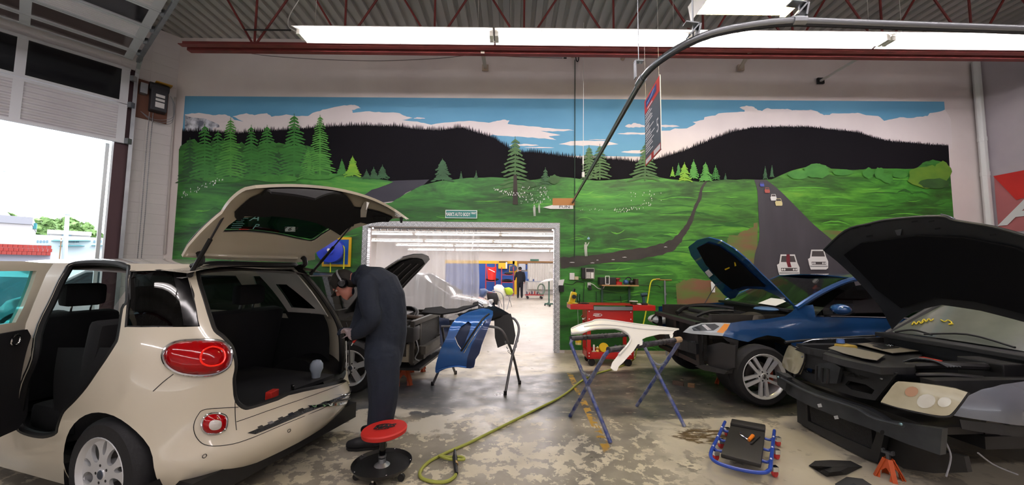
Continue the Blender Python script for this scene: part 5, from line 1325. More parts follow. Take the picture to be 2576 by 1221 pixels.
# quarter glass
QG = glass('dark_tinted_glass', '2a3438')
panel('quarter_window', qw_uv, [], fsurf(-0.008), 0.05, QG, fiat)
loop_tube('window_trim', qw_uv, -0.005, 0.008, RUB)
for q in sw: panel('door_window', q, [], fsurf(-.008), .1, glass('clear_glass', 'cfe0dc'), fiat)
# black rear edge of the side glass
panel('pillar_cover', ft([(436, 684), (470, 683), (486, 740), (500, 820), (462, 820), (448, 740)], -0.003), [], fsurf(-0.003), 0.04, mat('gloss_black', '0b0b0e', 0.1), fiat)
# roof
def roof(u, v):
    ex = np.interp(u, [-0.36, 0.0, 0.8, 1.8, 2.4], [1.60, 1.625, 1.655, 1.65, 1.60])
    return u, v, ex + 0.012 - 0.055 * (v / 0.62) ** 4 - 0.015 * (v / .62) ** 2
panel('roof', [(-0.33, -.60), (2.3, -.60), (2.3, .60), (-0.33, .60), (-0.36, 0.3), (-0.37, 0), (-0.36, -.3)], [], roof, 0.08, WETC, fiat)
panel('roof_lining', [(-0.25, -.58), (2.3, -.58), (2.3, .58), (-0.25, .58)], [], lambda u, v: (u, v, roof(u, v)[2] - 0.05), 0.15, mat('grey_head_lining', 'b5b2b0', 0.9), fiat)
panel('windscreen', [(0, -.62), (1, -.72), (1, .72), (0, .62)], [], lambda u, v: (2.3 + u * 0.75, v, 1.60 - 0.62 * u), 0.12, glass('clear_glass', 'cfe0dc'), fiat)
b = MB(); b.box((3.35, 0, 0.62), (0.75, 1.6, 0.72)); b.build('bonnet', CREAM, fiat, 30, world=False, bevel=0.12)
# tail lamp and rear fog lamp
TL = mat('red_lamp', '8e0208', 0.12, coat=.35, spec=.3, emit='c00a10', estr=0.03); TLI = mat('deep_red_lamp', '7a0408', 0.1, coat=1.0)
tl_px = [(414, 893), (425, 872), (455, 860), (510, 857), (555, 861), (574, 876), (579, 900), (569, 924), (540, 939), (495, 943), (450, 936), (422, 917)]
tl_uv = spline(ft(tl_px), 4, True)
cu = np.mean(np.array(tl_uv), 0)
def dome(cuv, uv, h, base=0.0):
    """bulged surface over an outline"""
    P = np.array(uv)
    def f(s, z):
        d = np.stack([np.asarray(s) - cuv[0], np.asarray(z) - cuv[1]], -1); ang = np.arctan2(d[..., 1], d[..., 0]); q = P - np.array(cuv); pa = np.arctan2(q[:, 1], q[:, 0]); pr_ = np.hypot(q[:, 0], q[:, 1]); o = np.argsort(pa)
        rr = np.interp(ang, np.concatenate([pa[o] - 2 * np.pi, pa[o], pa[o] + 2 * np.pi]), np.tile(pr_[o], 3)); t = np.clip(np.hypot(d[..., 0], d[..., 1]) / rr, 0, 1)
        e = base + h * np.sqrt(np.clip(1 - t ** 2.6, 0, 1))
        a = np.abs(s); xo = np.interp(a, _sl, _pl[:, 0]); yf = np.interp(a, _sl, _pl[:, 1])
        return -(Rz(z) + e) + xo, np.sign(s) * (Wz(z) + e * 0.8) * yf, z
    return f
tl = panel('tail_lamp', tl_uv, [], dome(cu, tl_uv, 0.05, 0.004), 0.025, TL, fiat)
loop_tube('chrome_surround', [(cu[0] + (u - cu[0]) * 1.03, cu[1] + (v - cu[1]) * 1.03) for u, v in tl_uv], 0.006, 0.011, CHROME, tl)
iu = spline(ft([(505, 900), (512, 882), (535, 872), (560, 880), (566, 898), (556, 915), (530, 921), (510, 914)], 0.045), 3, True)
loop_tube('lamp_ring', iu, 0.052, 0.006, mat('bright_red_ring', 'e0281c', 0.1, emit='e0281c', estr=0.3), tl)
fg_px = [(508, 1066), (514, 1050), (530, 1041), (552, 1041), (568, 1048), (570, 1066), (564, 1082), (548, 1090), (525, 1091), (511, 1081)]
fg_uv = spline(ft(fg_px), 4, True); cf = np.mean(np.array(fg_uv), 0)
fg = panel('rear_fog_lamp', fg_uv, [], dome(cf, fg_uv, 0.03, 0.004), 0.018, TL, fiat)
loop_tube('chrome_surround', fg_uv, 0.005, 0.007, CHROME, fg)
ri_uv = [(cf[0] + (u - cf[0]) * 0.5, cf[1] + (v - cf[1]) * 0.5) for u, v in fg_uv]
panel('clear_lens', ri_uv, [], dome(cf, ri_uv, 0.01, 0.034), 0.015, mat('frosted_lens', 'cfc9c4', 0.15, coat=1.0), fg)
# seam lines round the fog lamp pod and the bumper
def seam(px, off=0.001, r=0.0022):
    uv = ft(px, off); loop_tube('panel_seam', spline(uv, 4), off, r, BLACKP, fiat, closed=False)
seam([(600, 1025), (520, 1030), (498, 1045), (487, 1075), (497, 1105), (525, 1122), (585, 1118), (640, 1100)]); seam([(592, 1000), (592, 1050), (595, 1083)]); seam([(436, 942), (410, 962), (385, 985)]); seam([(595, 1062), (700, 1025), (800, 990), (868, 962)])
seam([(640, 1100), (760, 1050), (905, 985)])
# parking sensors
for px in ((514, 1148), (727, 1084), (866, 1019)):
    u, v = ft([px])[0]; c = Vector(tuple(float(q) for q in FS(np.array(u), np.array(v)))); n = Vector((-1, 0.25 * (1 if u > 0 else -1), 0)).normalized()
    _, s1, s2 = basis(n); b = MB(); b.tube([c + (s1 * math.cos(a) + s2 * math.sin(a)) * 0.011 + n * 0.002 for a in np.linspace(0, 6.283, 17)[:-1]], 0.002, 5, closed=True); b.build('parking_sensor', BLACKP, fiat, world=False)
# tread strip on the bumper ledge
uv = ft([(622, 1090), (642, 1093), (770, 1039), (897, 984), (880, 977), (750, 1033)], 0.004)
panel('step_strip', uv, [], fsurf(0.004), 0.03, mat('black_tread', '1c1d1e', 0.35, bump=0.8, bscale=90), fiat)
for i in range(9):
    t = (i + 0.5) / 9; a_ = (640 + 230 * t, 1085 - 97 * t); uv = ft([(a_[0], a_[1]), (a_[0] + 12, a_[1] - 5), (a_[0] + 6, a_[1] - 10), (a_[0] - 6, a_[1] - 5)], 0.006)
    panel('tread_block', uv, [], fsurf(0.007), 0.03, CHROME if i % 2 else BLACKP, fiat)
# wheels
wf = bpy.data.objects.new('rear_wheel', None); link(wf, fiat)
wheel(wf, Matrix.Translation((WX, 0.775, WZ)) @ AXL, 0.325, 0.222, 0.20, 'petal')
wf2 = bpy.data.objects.new('rear_wheel', None); link(wf2, fiat); wheel(wf2, Matrix.Translation((WX, -0.775, WZ)) @ AXR, 0.325, 0.222, 0.20, 'petal')
wf3 = bpy.data.objects.new('front_wheel', None); link(wf3, fiat); wheel(wf3, Matrix.Translation((WX + 2.6, 0.775, WZ)) @ AXL, 0.325, 0.222, 0.20, 'petal')
wf4 = bpy.data.objects.new('front_wheel', None); link(wf4, fiat); wheel(wf4, Matrix.Translation((WX + 2.6, -0.775, WZ)) @ AXR, 0.325, 0.222, 0.20, 'petal')
for s, nm in ((1, 'wheel_arch_liner'), (-1, 'wheel_arch_liner')):
    b = MB(); M_ = Matrix.Translation((WX, s * 0.66, WZ)) @ (AXL if s > 0 else AXR); b.lathe([(0.05, -0.12), (0.385, -0.12), (0.385, 0.19)], 28, M_, 0, math.pi); b.build(nm, BLACKP, fiat, world=False)
b = MB(); b.box((1.3, 0, 0.22), (4.0, 1.45, 0.14)); b.build('underbody', BLACKP, fiat, 0, world=False)
# ---- interior
LG = mat('light_grey_trim', 'c9c6c2', 0.8)
def liner(name, outline, holes, m_, off=-0.05): return panel(name, outline, holes, fsurf(off), 0.07, m_, fiat)
liner('cargo_side_trim', [(-0.92, .55), (-1.45, .55), (-1.45, 1.12), (-0.85, 1.12)], [], BLACKT, -0.09)
sq = [(-1.02, 1.17), (-1.36, 1.17), (-1.33, 1.42), (-1.18, 1.42)]
liner('pillar_trim', [(-0.70, 1.12), (-1.45, 1.12), (-1.45, 1.58), (-0.60, 1.58)], [sq], LG, -0.07)
liner('far_quarter_window', sq, [], QG, -0.06)
liner('cargo_side_trim', [(0.80, .55), (1.30, .55), (1.30, 1.02), (0.80, 1.05)], [], BLACKT, -0.09)
liner('side_trim', [(-1.45, .30), (-3.3, .30), (-3.3, 1.05), (-1.45, 1.05)], [], BLACKT, -0.07)
b = MB(); b.box((-0.08, 0, 0.585), (1.05, 1.04, 0.03)); b.build('cargo_floor', BLACKT, fiat, 0, world=False)
b = MB(); b.box((1.45, 0, 0.36), (1.7, 1.55, 0.03)); b.build('cabin_floor', BLACKT, fiat, 0, world=False)
SEAT = mat('black_seat_cloth', '0f0f12', 0.9, bump=0.2, bscale=200)
def seat(x, y, w, zt, lean=0.2, hr=True):
    b = MB(); Mx = Matrix.Rotation(-lean, 3, 'Y')
    b.box((x - 0.02, y, 0.52 + (zt - 0.52) / 2), (0.15, w, zt - 0.50), Mx); b.build('seat_back', SEAT, fiat, 40, world=False, bevel=0.045)
    b = MB(); b.box((x + 0.30, y, 0.50), (0.52, w, 0.18)); b.build('seat_cushion', SEAT, fiat, 40, world=False, bevel=0.05)
    if hr:
        b = MB(); b.box((x - 0.12, y, zt + 0.15), (0.12, 0.27, 0.19)); hh = b.build('head_rest', SEAT, fiat, 50, world=False, bevel=0.045)
        for s in (-1, 1):
            b = MB(); b.tube([(x - 0.09, y + s * 0.06, zt - 0.05), (x - 0.12, y + s * 0.06, zt + 0.08)], 0.007, 6); b.build('head_rest_post', CHROME, hh, world=False)
seat(0.42, 0.42, 0.62, 1.20); seat(0.42, -0.36, 0.78, 1.18)
seat(1.35, 0.38, 0.50, 1.20); seat(1.35, -0.38, 0.50, 1.20)
b = MB(); b.tube([(0.30, 0.12, 0.55), (0.24, 0.12, 1.15)], 0.012, 6); b.build('seat_divider', BLACKP, fiat, world=False)
b = MB(); b.box((2.2, 0, 0.85), (0.45, 1.45, 0.35)); b.build('dashboard', BLACKT, fiat, 40, world=False, bevel=0.06)
b = MB(); b.tube([(1.95 + 0.06 * math.sin(a), 0.38 + 0.18 * math.cos(a), 1.0 + 0.17 * math.sin(a)) for a in np.linspace(0, 6.283, 25)[:-1]], 0.016, 8, closed=True); b.build('steering_wheel', BLACKP, fiat, world=False)
# inner side of the near rear flank seen through the door
liner('near_side_trim', [(1.28, .50), (1.9, .34), (1.9, 1.0), (1.28, 1.04)], [door_uv] if False else [], BLACKT, -0.16)
# ---- open rear door, swung out on its front edge
dhx, dhy = 0.80, 0.86; oa = math.radians(58)
dd_ = Vector((-math.cos(oa), math.sin(oa), 0)); dn_ = Vector((math.sin(oa), math.cos(oa), 0))
Hn = FM.to_3x3() @ dn_; Ho = FM @ Vector((dhx, dhy, 0))
def dtr(pts):
    iv = FM.inverted(); o = []
    for p in pts:
        q = iv @ PL(p[0], p[1], Ho, Hn); o.append(((q - Vector((dhx, dhy, 0))).dot(dd_), q.z))
    return o
def dsf(off): return lambda u, v: (dhx + dd_.x * u + dn_.x * off, dhy + dd_.y * u + dn_.y * off, v)
far_u = 0.95
fo = dtr([(118, 664), (100, 690), (70, 760), (48, 815), (45, 835)]); go = dtr([(76, 682), (66, 715), (45, 768), (22, 812)])
zt0 = fo[0][1]; zb0 = fo[-1][1]
frm = fo + [(far_u, zb0), (far_u, zb0 + 0.12), (far_u - 0.14, zt0 - 0.07), (far_u - 0.35, zt0 + 0.01), (0.12, zt0 + 0.015)]
gl_ = go + [(far_u - 0.07, go[-1][1]), (far_u - 0.10, go[-1][1] + 0.14), (far_u - 0.2, go[0][1] - 0.07), (far_u - 0.38, go[0][1])]
door = panel('rear_door', frm + [], [gl_], dsf(0.0), 0.06, CREAM, fiat, 0.035)
panel('door_glass', gl_, [], dsf(-0.015), 0.1, glass('teal_wet_glass', '4fb0b4'), door)
trim = dtr([(40, 830), (49, 846), (46, 950), (40, 1045), (27, 1078)])
tz = trim[-1][1]
panel('door_card', trim + [(far_u - 0.25, tz - 0.02), (far_u, tz + 0.25), (far_u, zb0)], [], dsf(-0.03), 0.08, BLACKT, door, 0.03)
panel('door_skin', [(p[0] + (0.02), p[1]) for p in trim] + [(far_u - 0.2, tz - 0.08), (far_u + 0.02, tz + 0.22), (far_u + 0.02, zb0)], [], dsf(0.03), 0.08, CREAM, door, 0.02)
q = dtr([(4, 857)])[0]; b = MB(); b.tube([Vector(tuple(float(c) for c in dsf(-0.07)(np.array(q[0] + 0.03 * math.cos(a)), np.array(q[1] + 0.035 * math.sin(a))))) for a in np.linspace(0, 6.28, 15)[:-1]], 0.006, 6, closed=True); b.build('door_pull', CHROME, door, world=False)
# ---- raised tailgate
gp = np.array(spline([(-.20, 1.655), (-.36, 1.80), (-.52, 1.93), (-.70, 2.035), (-.88, 2.11), (-1.05, 2.135), (-1.22, 2.10), (-1.38, 2.00)], 8))
gt = np.concatenate([[0], np.cumsum(np.hypot(np.diff(gp[:, 0]), np.diff(gp[:, 1])))]); gt /= gt[-1]
def gsurf(off=0.0):
    def f(y, t):
        c = 1 - (y / 0.60) ** 2
        return np.interp(t, gt, gp[:, 0]) - 0.05 * c * t, y, np.interp(t, gt, gp[:, 1]) + 0.075 * c * np.minimum(1, t * 2.2) - off
    return f
def gtr(pts, off=0.0): return inv(gsurf(off), pts, (-0.72, 0.72), (0, 1.0), FM)
g_out = [(456, 642), (470, 617), (500, 582), (530, 553), (555, 532), (566, 514), (578, 499), (597, 482), (616, 471), (642, 464), (676, 462), (714, 461), (760, 455), (809, 455), (858, 459), (885, 467), (901, 479), (924, 487), (976, 502), (1006, 508), (1042, 534), (1006, 545), (985, 566), (920, 562), (888, 572), (857, 592), (820, 615), (790, 634), (790, 650), (747, 657), (600, 652)]
g_glass = [(556, 580), (572, 562), (597, 543), (640, 540), (690, 540), (740, 546), (793, 556), (832, 573), (808, 590), (784, 605), (747, 599), (695, 588), (620, 580)]
g_trim = [(590, 533), (606, 518), (629, 499), (656, 488), (682, 482), (711, 485), (793, 499), (891, 521), (988, 546), (979, 567), (924, 561), (907, 557), (889, 562), (870, 575), (855, 590), (836, 578), (793, 558), (740, 547), (682, 541), (660, 543), (613, 541), (600, 554), (590, 545)]
guv = gtr(g_out); glv = gtr(g_glass); gtv = gtr(g_trim, 0.03)
gate = panel('tailgate', guv, [glv], gsurf(0.0), 0.035, CREAM, fiat, 0.02)
panel('gate_glass', glv, [], gsurf(-0.01), 0.05, glass('dark_teal_glass', '1f3238'), gate)
panel('gate_trim', gtv, [], gsurf(0.03), 0.04, BLACKT, gate, 0.015)
# inner frame bead near the hinge and along the side
f_ = gsurf(0.012)
def gtube(name, px, r, m_, off=0.012, closed=False):
    f2 = gsurf(off); P = [Vector(tuple(float(c) for c in f2(np.array(u), np.array(v)))) for u, v in spline(gtr(px, off), 4, closed)]
    b = MB(); b.tube(P, r, 8, closed=closed); return b.build(name, m_, gate, 40, world=False)
gtube('glass_seal', g_glass, 0.006, RUB, 0.012, True)
gtube('gate_edge', [(462, 640), (478, 612), (506, 580), (536, 552), (560, 532)], 0.012, RUB, -0.02)
gtube('inner_bead', [(470, 640), (600, 645), (747, 650)], 0.014, CREAM, 0.03)
pts = [(603, 576), (650, 574), (700, 583)]
gtube('brake_light', pts, 0.011, mat('brake_light_red', 'a02418', 0.2, emit='c03020', estr=0.2), -0.035)
# stock sticker, then pale teal letters and lines on the glass
def gst(name, cx, cy, w, h, m_, off=0.004):
    uv = gtr([(cx - w, cy + h), (cx + w, cy + h), (cx + w, cy - h), (cx - w, cy - h)], off); return panel(name, uv, [], gsurf(off), 0.03, m_, gate)
gst('stock_sticker', 730, 577, 13, 6, mat('sticker_white', 'cfe3e3', 0.5))
def gtext(s_, cx, cy, hpx, m_):
    f2 = gsurf(0.008); a = gtr([(cx, cy), (cx + 12, cy), (cx, cy - 12)], 0.008); P = [Vector(tuple(float(c) for c in f2(np.array(u), np.array(v)))) for u, v in a]
    return text(s_, (P[2] - P[0]).length / 12 * hpx * 1.35, m_, gate, frame(P[0], P[1] - P[0], P[2] - P[0]), 'glass_lettering')
gtext('7 6 9', 730, 577, 9, mat('ink', '1a1a1a', 0.6))
PT = mat('pale_teal_tone', '8fd0d4', 0.5)
gtext('A', 644, 549, 15, PT); gtext('P', 644, 571, 12, PT)
r = random.Random(2)
for i in range(7):
    y_ = 545 + i * 4.6; L_ = r.uniform(8, 16); gst('pale_line', 612 - i * 3, y_, L_, 0.6, PT, 0.006)
# gate details: latch handle, buffer, dark lamp recess, strut mounts
gst('gate_pull', 914, 538, 7, 9, mat('pale_plastic', 'd5d2ca', 0.4), 0.05)
gst('latch_recess', 955, 552, 16, 6, RUB, 0.052)
p = gtr([(1010, 548)], 0.0)[0]; q = Vector(tuple(float(c) for c in gsurf(0.0)(np.array(p[0]), np.array(p[1])))); b = MB(); b.tube([q, q - Vector((0, 0, 0.05))], [0.018, 0.010], 8); b.build('rubber_buffer', RUB, gate, world=False)
gst('latch_cover', 792, 488, 7, 6, BLACKP, 0.045)
gst('hinge_plug', 555, 505, 12, 7, BLACKP, 0.012) if False else None
for s, a_, c_, m1 in ((1, (572, 528), (478, 692), 0.55), (-1, (886, 566), (783, 688), -0.55)):
    iv = FM.inverted(); n = FM.to_3x3() @ Vector((0, 1, 0)); o_ = FM @ Vector((0, m1, 0))
    A_, B_ = iv @ PL(a_[0], a_[1], o_, n), iv @ PL(c_[0], c_[1], o_, n); mid = A_.lerp(B_, 0.45)
    b = MB(); b.tube([B_, mid], 0.014, 10); st = b.build('gas_strut', RUB, fiat, world=False)
    b = MB(); b.tube([mid, A_], 0.007, 8); b.build('strut_rod', mat('dark_steel_rod', '3a3a3d', 0.3, 0.8), st, world=False)
    b = MB(); b.sphere(A_, 0.018, 8, 6); b.sphere(B_, 0.02, 8, 6); b.build('ball_mount', BLACKP, st, world=False)
for y in (-0.42, 0.50):
    b = MB(); b.tube(spline([(-0.22, y, 1.60), (-0.30, y, 1.63), (-0.28, y, 1.69), (-0.22, y, 1.70)], 4), 0.022, 8); b.build('gate_hinge', RUB, fiat, world=False)
# ---- exposed metal where the far tail lamp was taken out
EX = mat('cream_underpaint', 'c4beae', 0.45)
def ftp(px, off=0.0):
    u, v = ft([px], off)[0]; return Vector(tuple(float(q) for q in fsurf(off)(np.array(u), np.array(v))))
panel('lamp_bracket', ft([(872, 858), (893, 855), (896, 905), (888, 925), (872, 920)], 0.008), [], fsurf(0.012), 0.03, mat('white_bracket', 'd9dad8', 0.4), fiat, 0.01)
panel('lamp_bracket', ft([(870, 925), (884, 922), (884, 965), (874, 970), (866, 955)], 0.008), [], fsurf(0.008), 0.03, EX, fiat, 0.01)
panel('torn_flap', ft([(862, 770), (878, 785), (884, 800), (872, 806), (864, 795)], 0.03), [], fsurf(0.03), 0.03, EX, fiat, 0.006)
loop_tube('lamp_wiring', spline(ft([(870, 812), (880, 830), (887, 845), (880, 858), (884, 930), (890, 955)], 0.03), 4), 0.03, 0.005, RUB, fiat, False)
# ---- things lying in the boot
def CL(px, py, z=0.60):
    p = G(px, py, z); return p
p = CL(795, 950, 0.60)
o = MB().lathe([(0.0, 0.0), (0.035, 0.0), (0.04, 0.04), (0.056, 0.08), (0.054, 0.12), (0.035, 0.15), (0, 0.16)], 18, Matrix.Translation(p)); o = o.build('plastic_jug', mat('cloudy_white_plastic', '8f9aa6', 0.4), None); tag(o, 'small cloudy white rounded container in the boot of the cream hatchback', 'container')
p = CL(684, 1003, 0.60); o = MB().box(p + Vector((0, 0, 0.03)), (0.05, 0.09, 0.06)).build('red_tool_case', mat('red_plastic', 'a8261e', 0.4), None, 0, bevel=0.006); tag(o, 'small red plastic case lying on the boot floor', 'tool case')
p = CL(735, 985, 0.60); b = MB(); b.tube([p, p + Vector((0, 0, 0.05))], 0.014, 10); o = b.build('steel_socket', CHROME, None); tag(o, 'shiny steel socket standing on the boot floor', 'tool')
# ================================================================ people
def remesh(name, mb, vox, parent, mats, pick=None, smooth_it=4):
    """fuse overlapping shapes into one continuous skin"""
    me = bpy.data.meshes.new('tmp'); me.from_pydata([tuple(v) for v in mb.V], [], mb.F); me.update()
    o = bpy.data.objects.new('tmp', me); COL.objects.link(o)
    m1 = o.modifiers.new('r', 'REMESH'); m1.mode = 'VOXEL'; m1.voxel_size = vox
    m2 = o.modifiers.new('s', 'SMOOTH'); m2.iterations = smooth_it; m2.factor = 0.5
    dg = bpy.context.evaluated_depsgraph_get(); dg.update()
    out = bpy.data.meshes.new_from_object(o.evaluated_get(dg)); bpy.data.objects.remove(o)
    out.name = name; out.materials.clear()
    for m_ in mats: out.materials.append(m_)
    if pick:
        out.polygons.foreach_set('material_index', [pick(Vector(p.center)) for p in out.polygons])
    out.polygons.foreach_set('use_smooth', [True] * len(out.polygons))
    if parent is not None:
        out.transform(mwi(parent))
    q = bpy.data.objects.new(name, out)
    return link(q, parent)
def limb(mb, pts, rs, n=12, k=5):
    """tapering limb through joints, rounded ends"""
    P = spline([tuple(p) + (r_,) for p, r_ in zip(pts, rs)], k)
    mb.tube([p[:3] for p in P], [p[3] for p in P], n)
    mb.sphere(pts[0], rs[0], 10, 8); mb.sphere(pts[-1], rs[-1], 10, 8)
def hand(mb, wrist, d, palm_n, side, s=1.0, curl=0.5):
    """palm and five bent fingers; d = direction of the hand, palm_n = out of the palm"""
    d = Vector(d).normalized(); pn = Vector(palm_n); pn = (pn - d * pn.dot(d)).normalized(); sd = d.cross(pn) * side
    w = Vector(wrist)
    for i in range(4):
        o = (i - 1.5) * 0.021 * s
        mb.tube([w, w + d * 0.05 * s + sd * o * 0.8, w + d * 0.09 * s + sd * o], [0.018 * s, 0.016 * s, 0.013 * s], 8)
        L = (0.062, 0.075, 0.070, 0.055)[i] * s; p = w + d * 0.088 * s + sd * o; a = 0.25; pts = [p]
        for q in range(3):
            a += curl; p = p + (d * math.cos(a) + pn * math.sin(a)) * L * (0.45, 0.32, 0.24)[q]; pts.append(p)
        mb.tube(pts, [0.0105 * s, 0.0095 * s, 0.0085 * s, 0.007 * s], 8); mb.sphere(pts[-1], 0.007 * s, 6, 5)
    p = w + d * 0.03 * s - sd * 0.035 * s
    mb.tube([w + d * 0.02 * s - sd * 0.01 * s, p, p + (d * 0.6 - sd * 0.6 + pn * 0.35) * 0.04 * s, p + (d * 1.1 - sd * 0.5 + pn * 0.9) * 0.055 * s], [0.016 * s, 0.0125 * s, 0.011 * s, 0.008 * s], 8)
def head_shape(mb, c, fwd_, up_, s=1.0):
    f = Vector(fwd_).normalized(); u = Vector(up_); u = (u - f * u.dot(f)).normalized(); l = u.cross(f)
    M_ = Matrix((f, l, u)).transposed()
    def at(x, y, z): return Vector(c) + (f * x + l * y + u * z) * s
    mb.sphere(at(-0.01, 0, 0.03), (0.098 * s, 0.078 * s, 0.088 * s), 18, 14, M_)       # skull
    mb.sphere(at(0.03, 0, -0.045), (0.062 * s, 0.058 * s, 0.072 * s), 16, 12, M_)      # jaw and cheeks
    mb.sphere(at(0.078, 0, -0.098), (0.020 * s, 0.026 * s, 0.018 * s), 10, 8, M_)      # chin
    mb.tube([at(0.088, 0, 0.018), at(0.108, 0, -0.018), at(0.112, 0, -0.028)], [0.010 * s, 0.014 * s, 0.015 * s], 8)   # nose
    mb.tube([at(0.082, -0.04, 0.032), at(0.094, 0, 0.034), at(0.082, 0.04, 0.032)], 0.013 * s, 8)                        # brow
    mb.tube([at(0.086, -0.022, -0.062), at(0.094, 0, -0.060), at(0.086, 0.022, -0.062)], 0.009 * s, 8)                  # lips
    mb.tube([at(0.086, -0.02, -0.072), at(0.093, 0, -0.073), at(0.086, 0.02, -0.072)], 0.009 * s, 8)
    for q in (-1, 1):
        mb.sphere(at(-0.012, q * 0.080, -0.012), (0.022 * s, 0.010 * s, 0.034 * s), 10, 8, M_)                          # ears
    return at, M_
SKIN = mat('skin', 'b5796a', 0.55); NAVY = mat('navy_coverall', '131a27', 0.85, noise=('1b2434', 4, 0.3, (1, 1, 1)), bump=0.7, bscale=9)
MY = 3.32
def m(px, py, dy=0.0):
    p = D(px, py, MY + dy); return p
mech = thing('person', 'mechanic in dark navy coveralls, cap and ear defenders bending over the cream car', 'person', m(945, 1135) * 1.0)
b = MB()
pel = m(968, 858); 
# torso: pelvis to neck, broad elliptical sections leaning forward
def ell(mb, secs, n=18):
    """loft of elliptical rings: (centre, radius along the figure's front-back, radius sideways, tangent)"""
    V = []; Fc = []
    for c, ra, rb, t in secs:
        t = Vector(t).normalized(); y = Vector((0, 1, 0)); a = y.cross(t).normalized()
        for j in range(n):
            q = 2 * math.pi * j / n; V.append(Vector(c) + a * ra * math.cos(q) + y * rb * math.sin(q))
    for i in range(len(secs) - 1):
        for j in range(n): Fc.append((i * n + j, i * n + (j + 1) % n, (i + 1) * n + (j + 1) % n, (i + 1) * n + j))
    Fc.append(tuple(range(n))[::-1]); Fc.append(tuple(range((len(secs) - 1) * n, len(secs) * n)))
    mb.add(V, Fc)
ell(b, [(m(963, 925), .150, .165, (0, 0, 1)), (m(968, 880), .168, .185, (0, 0, 1)), (m(974, 835), .170, .185, (0.05, 0, 1)), (m(973, 790), .172, .180, (-.05, 0, 1)), (m(966, 750), .182, .195, (-.25, 0, 1)), (m(953, 718), .172, .215, (-.6, 0, 1)), (m(934, 698), .125, .205, (-.9, 0, .8)), (m(915, 692), .085, .14, (-1, 0, .5)), (m(900, 694), .065, .07, (-1, 0, .1))])
# legs
limb(b, [m(962, 890, -.09), m(966, 985, -.09), m(957, 1060, -.09), m(952, 1088, -.09)], [.150, .125, .108, .100])
limb(b, [m(968, 890, .10), m(962, 985, .10), m(962, 1050, .12), m(960, 1072, .12)], [.150, .125, .105, .098])
# arms: near arm bent at the elbow, far arm reaching in
limb(b, [m(925, 715, -.19), m(928, 765, -.24), m(936, 800, -.23), m(912, 828, -.20), m(890, 842, -.16)], [.088, .080, .075, .068, .052])
limb(b, [m(928, 712, .20), m(915, 770, .24), m(905, 805, .20), m(890, 835, .05)], [.085, .075, .068, .05])
# collar
b.tube([m(908, 692) + Vector((0.0, 0.085 * math.cos(a), 0.075 * math.sin(a))) + Vector((0.02 * math.sin(a), 0, 0)) for a in np.linspace(0, 6.283, 17)[:-1]], 0.024, 8, closed=True)
ns = len(b.V)
hc = m(868, 716)
fw_ = Vector((-0.62, -0.12, -0.78)); up_ = Vector((-0.75, 0, 0.62))
at, HM = head_shape(b, hc, fw_, up_, 1.02)
limb(b, [m(905, 697), m(890, 702), m(878, 708)], [.062, .058, .06])
wr = m(888, 843, -.16)
hand(b, wr, (-0.55, 0.35, 0.35), (-0.6, 0.2, -0.6), 1, 1.0, 0.5)
hand(b, m(889, 836, .04), (-0.5, -0.4, 0.2), (-0.5, 0.1, -0.7), -1, 1.0, 0.5)
neckp = m(896, 697)
def pick(c):
    if (c - hc).length < 0.15 and c.x < neckp.x - 0.02: return 1
    if (c - wr).length < 0.19 and c.x < wr.x + 0.005: return 2
    return 0
body = remesh('body', b, 0.011, mech, [NAVY, SKIN, mat('pale_work_glove', 'a99a9c', 0.7)], pick, 5)
# cap with its peak, turned down
cap = MB()
CAPM = mat('black_cap', '1a1815', 0.8, noise=('2c2722', 9, 0.2, (1, 1, 1)))
Mh = HM.to_4x4(); Mh.translation = at(-0.01, 0, 0.032)
prof = [(0.0, 0.103), (0.05, 0.095), (0.085, 0.06), (0.100, 0.015), (0.103, -0.02), (0.098, -0.035)]
V = []; n = 26
for r_, z_ in prof:
    for j in range(n):
        a = 2 * math.pi * j / n; V.append(Mh @ Vector((r_ * 1.06 * math.cos(a) - 0.004, r_ * 0.86 * math.sin(a), z_ + (0.03 * -math.cos(a) * -1 if z_ < 0 else 0))))
cap.add(V, [(i * n + j, i * n + (j + 1) % n, (i + 1) * n + (j + 1) % n, (i + 1) * n + j) for i in range(len(prof) - 1) for j in range(n)])
cp_ = cap.build('cap', CAPM, mech, 50, solid=0.006)
bl = MB(); rows = []
for i in range(5):
    t = i / 4; rows.append([Mh @ Vector((0.09 + 0.075 * t - 0.03 * (abs(s) ** 2), s * (0.072 - 0.012 * t), 0.0 - 0.015 * t - 0.012 * s * s)) for s in np.linspace(-1, 1, 9)])
bl.sheet(rows); bl.build('cap_peak', CAPM, cp_, 50, solid=0.005)
bg = MB(); bg.poly([Mh @ Vector((0.03, -0.055 + 0.02 * q, 0.098 - 0.02 * abs(q))) if False else Mh @ Vector((x, y, z)) for x, y, z, q in ((0.055, -0.03, 0.088, 0), (0.055, 0.03, 0.088, 0), (0.092, 0.026, 0.055, 0), (0.092, -0.026, 0.055, 0))]); bg.build('cap_patch', mat('cap_print', '6d675c', 0.7), cp_, 0)
hr = MB(); hr.sphere(at(-0.045, 0, -0.02), (0.062, 0.074, 0.06), 14, 10, HM); hr.build('hair', mat('dark_hair', '1c1512', 0.8), mech, 50)
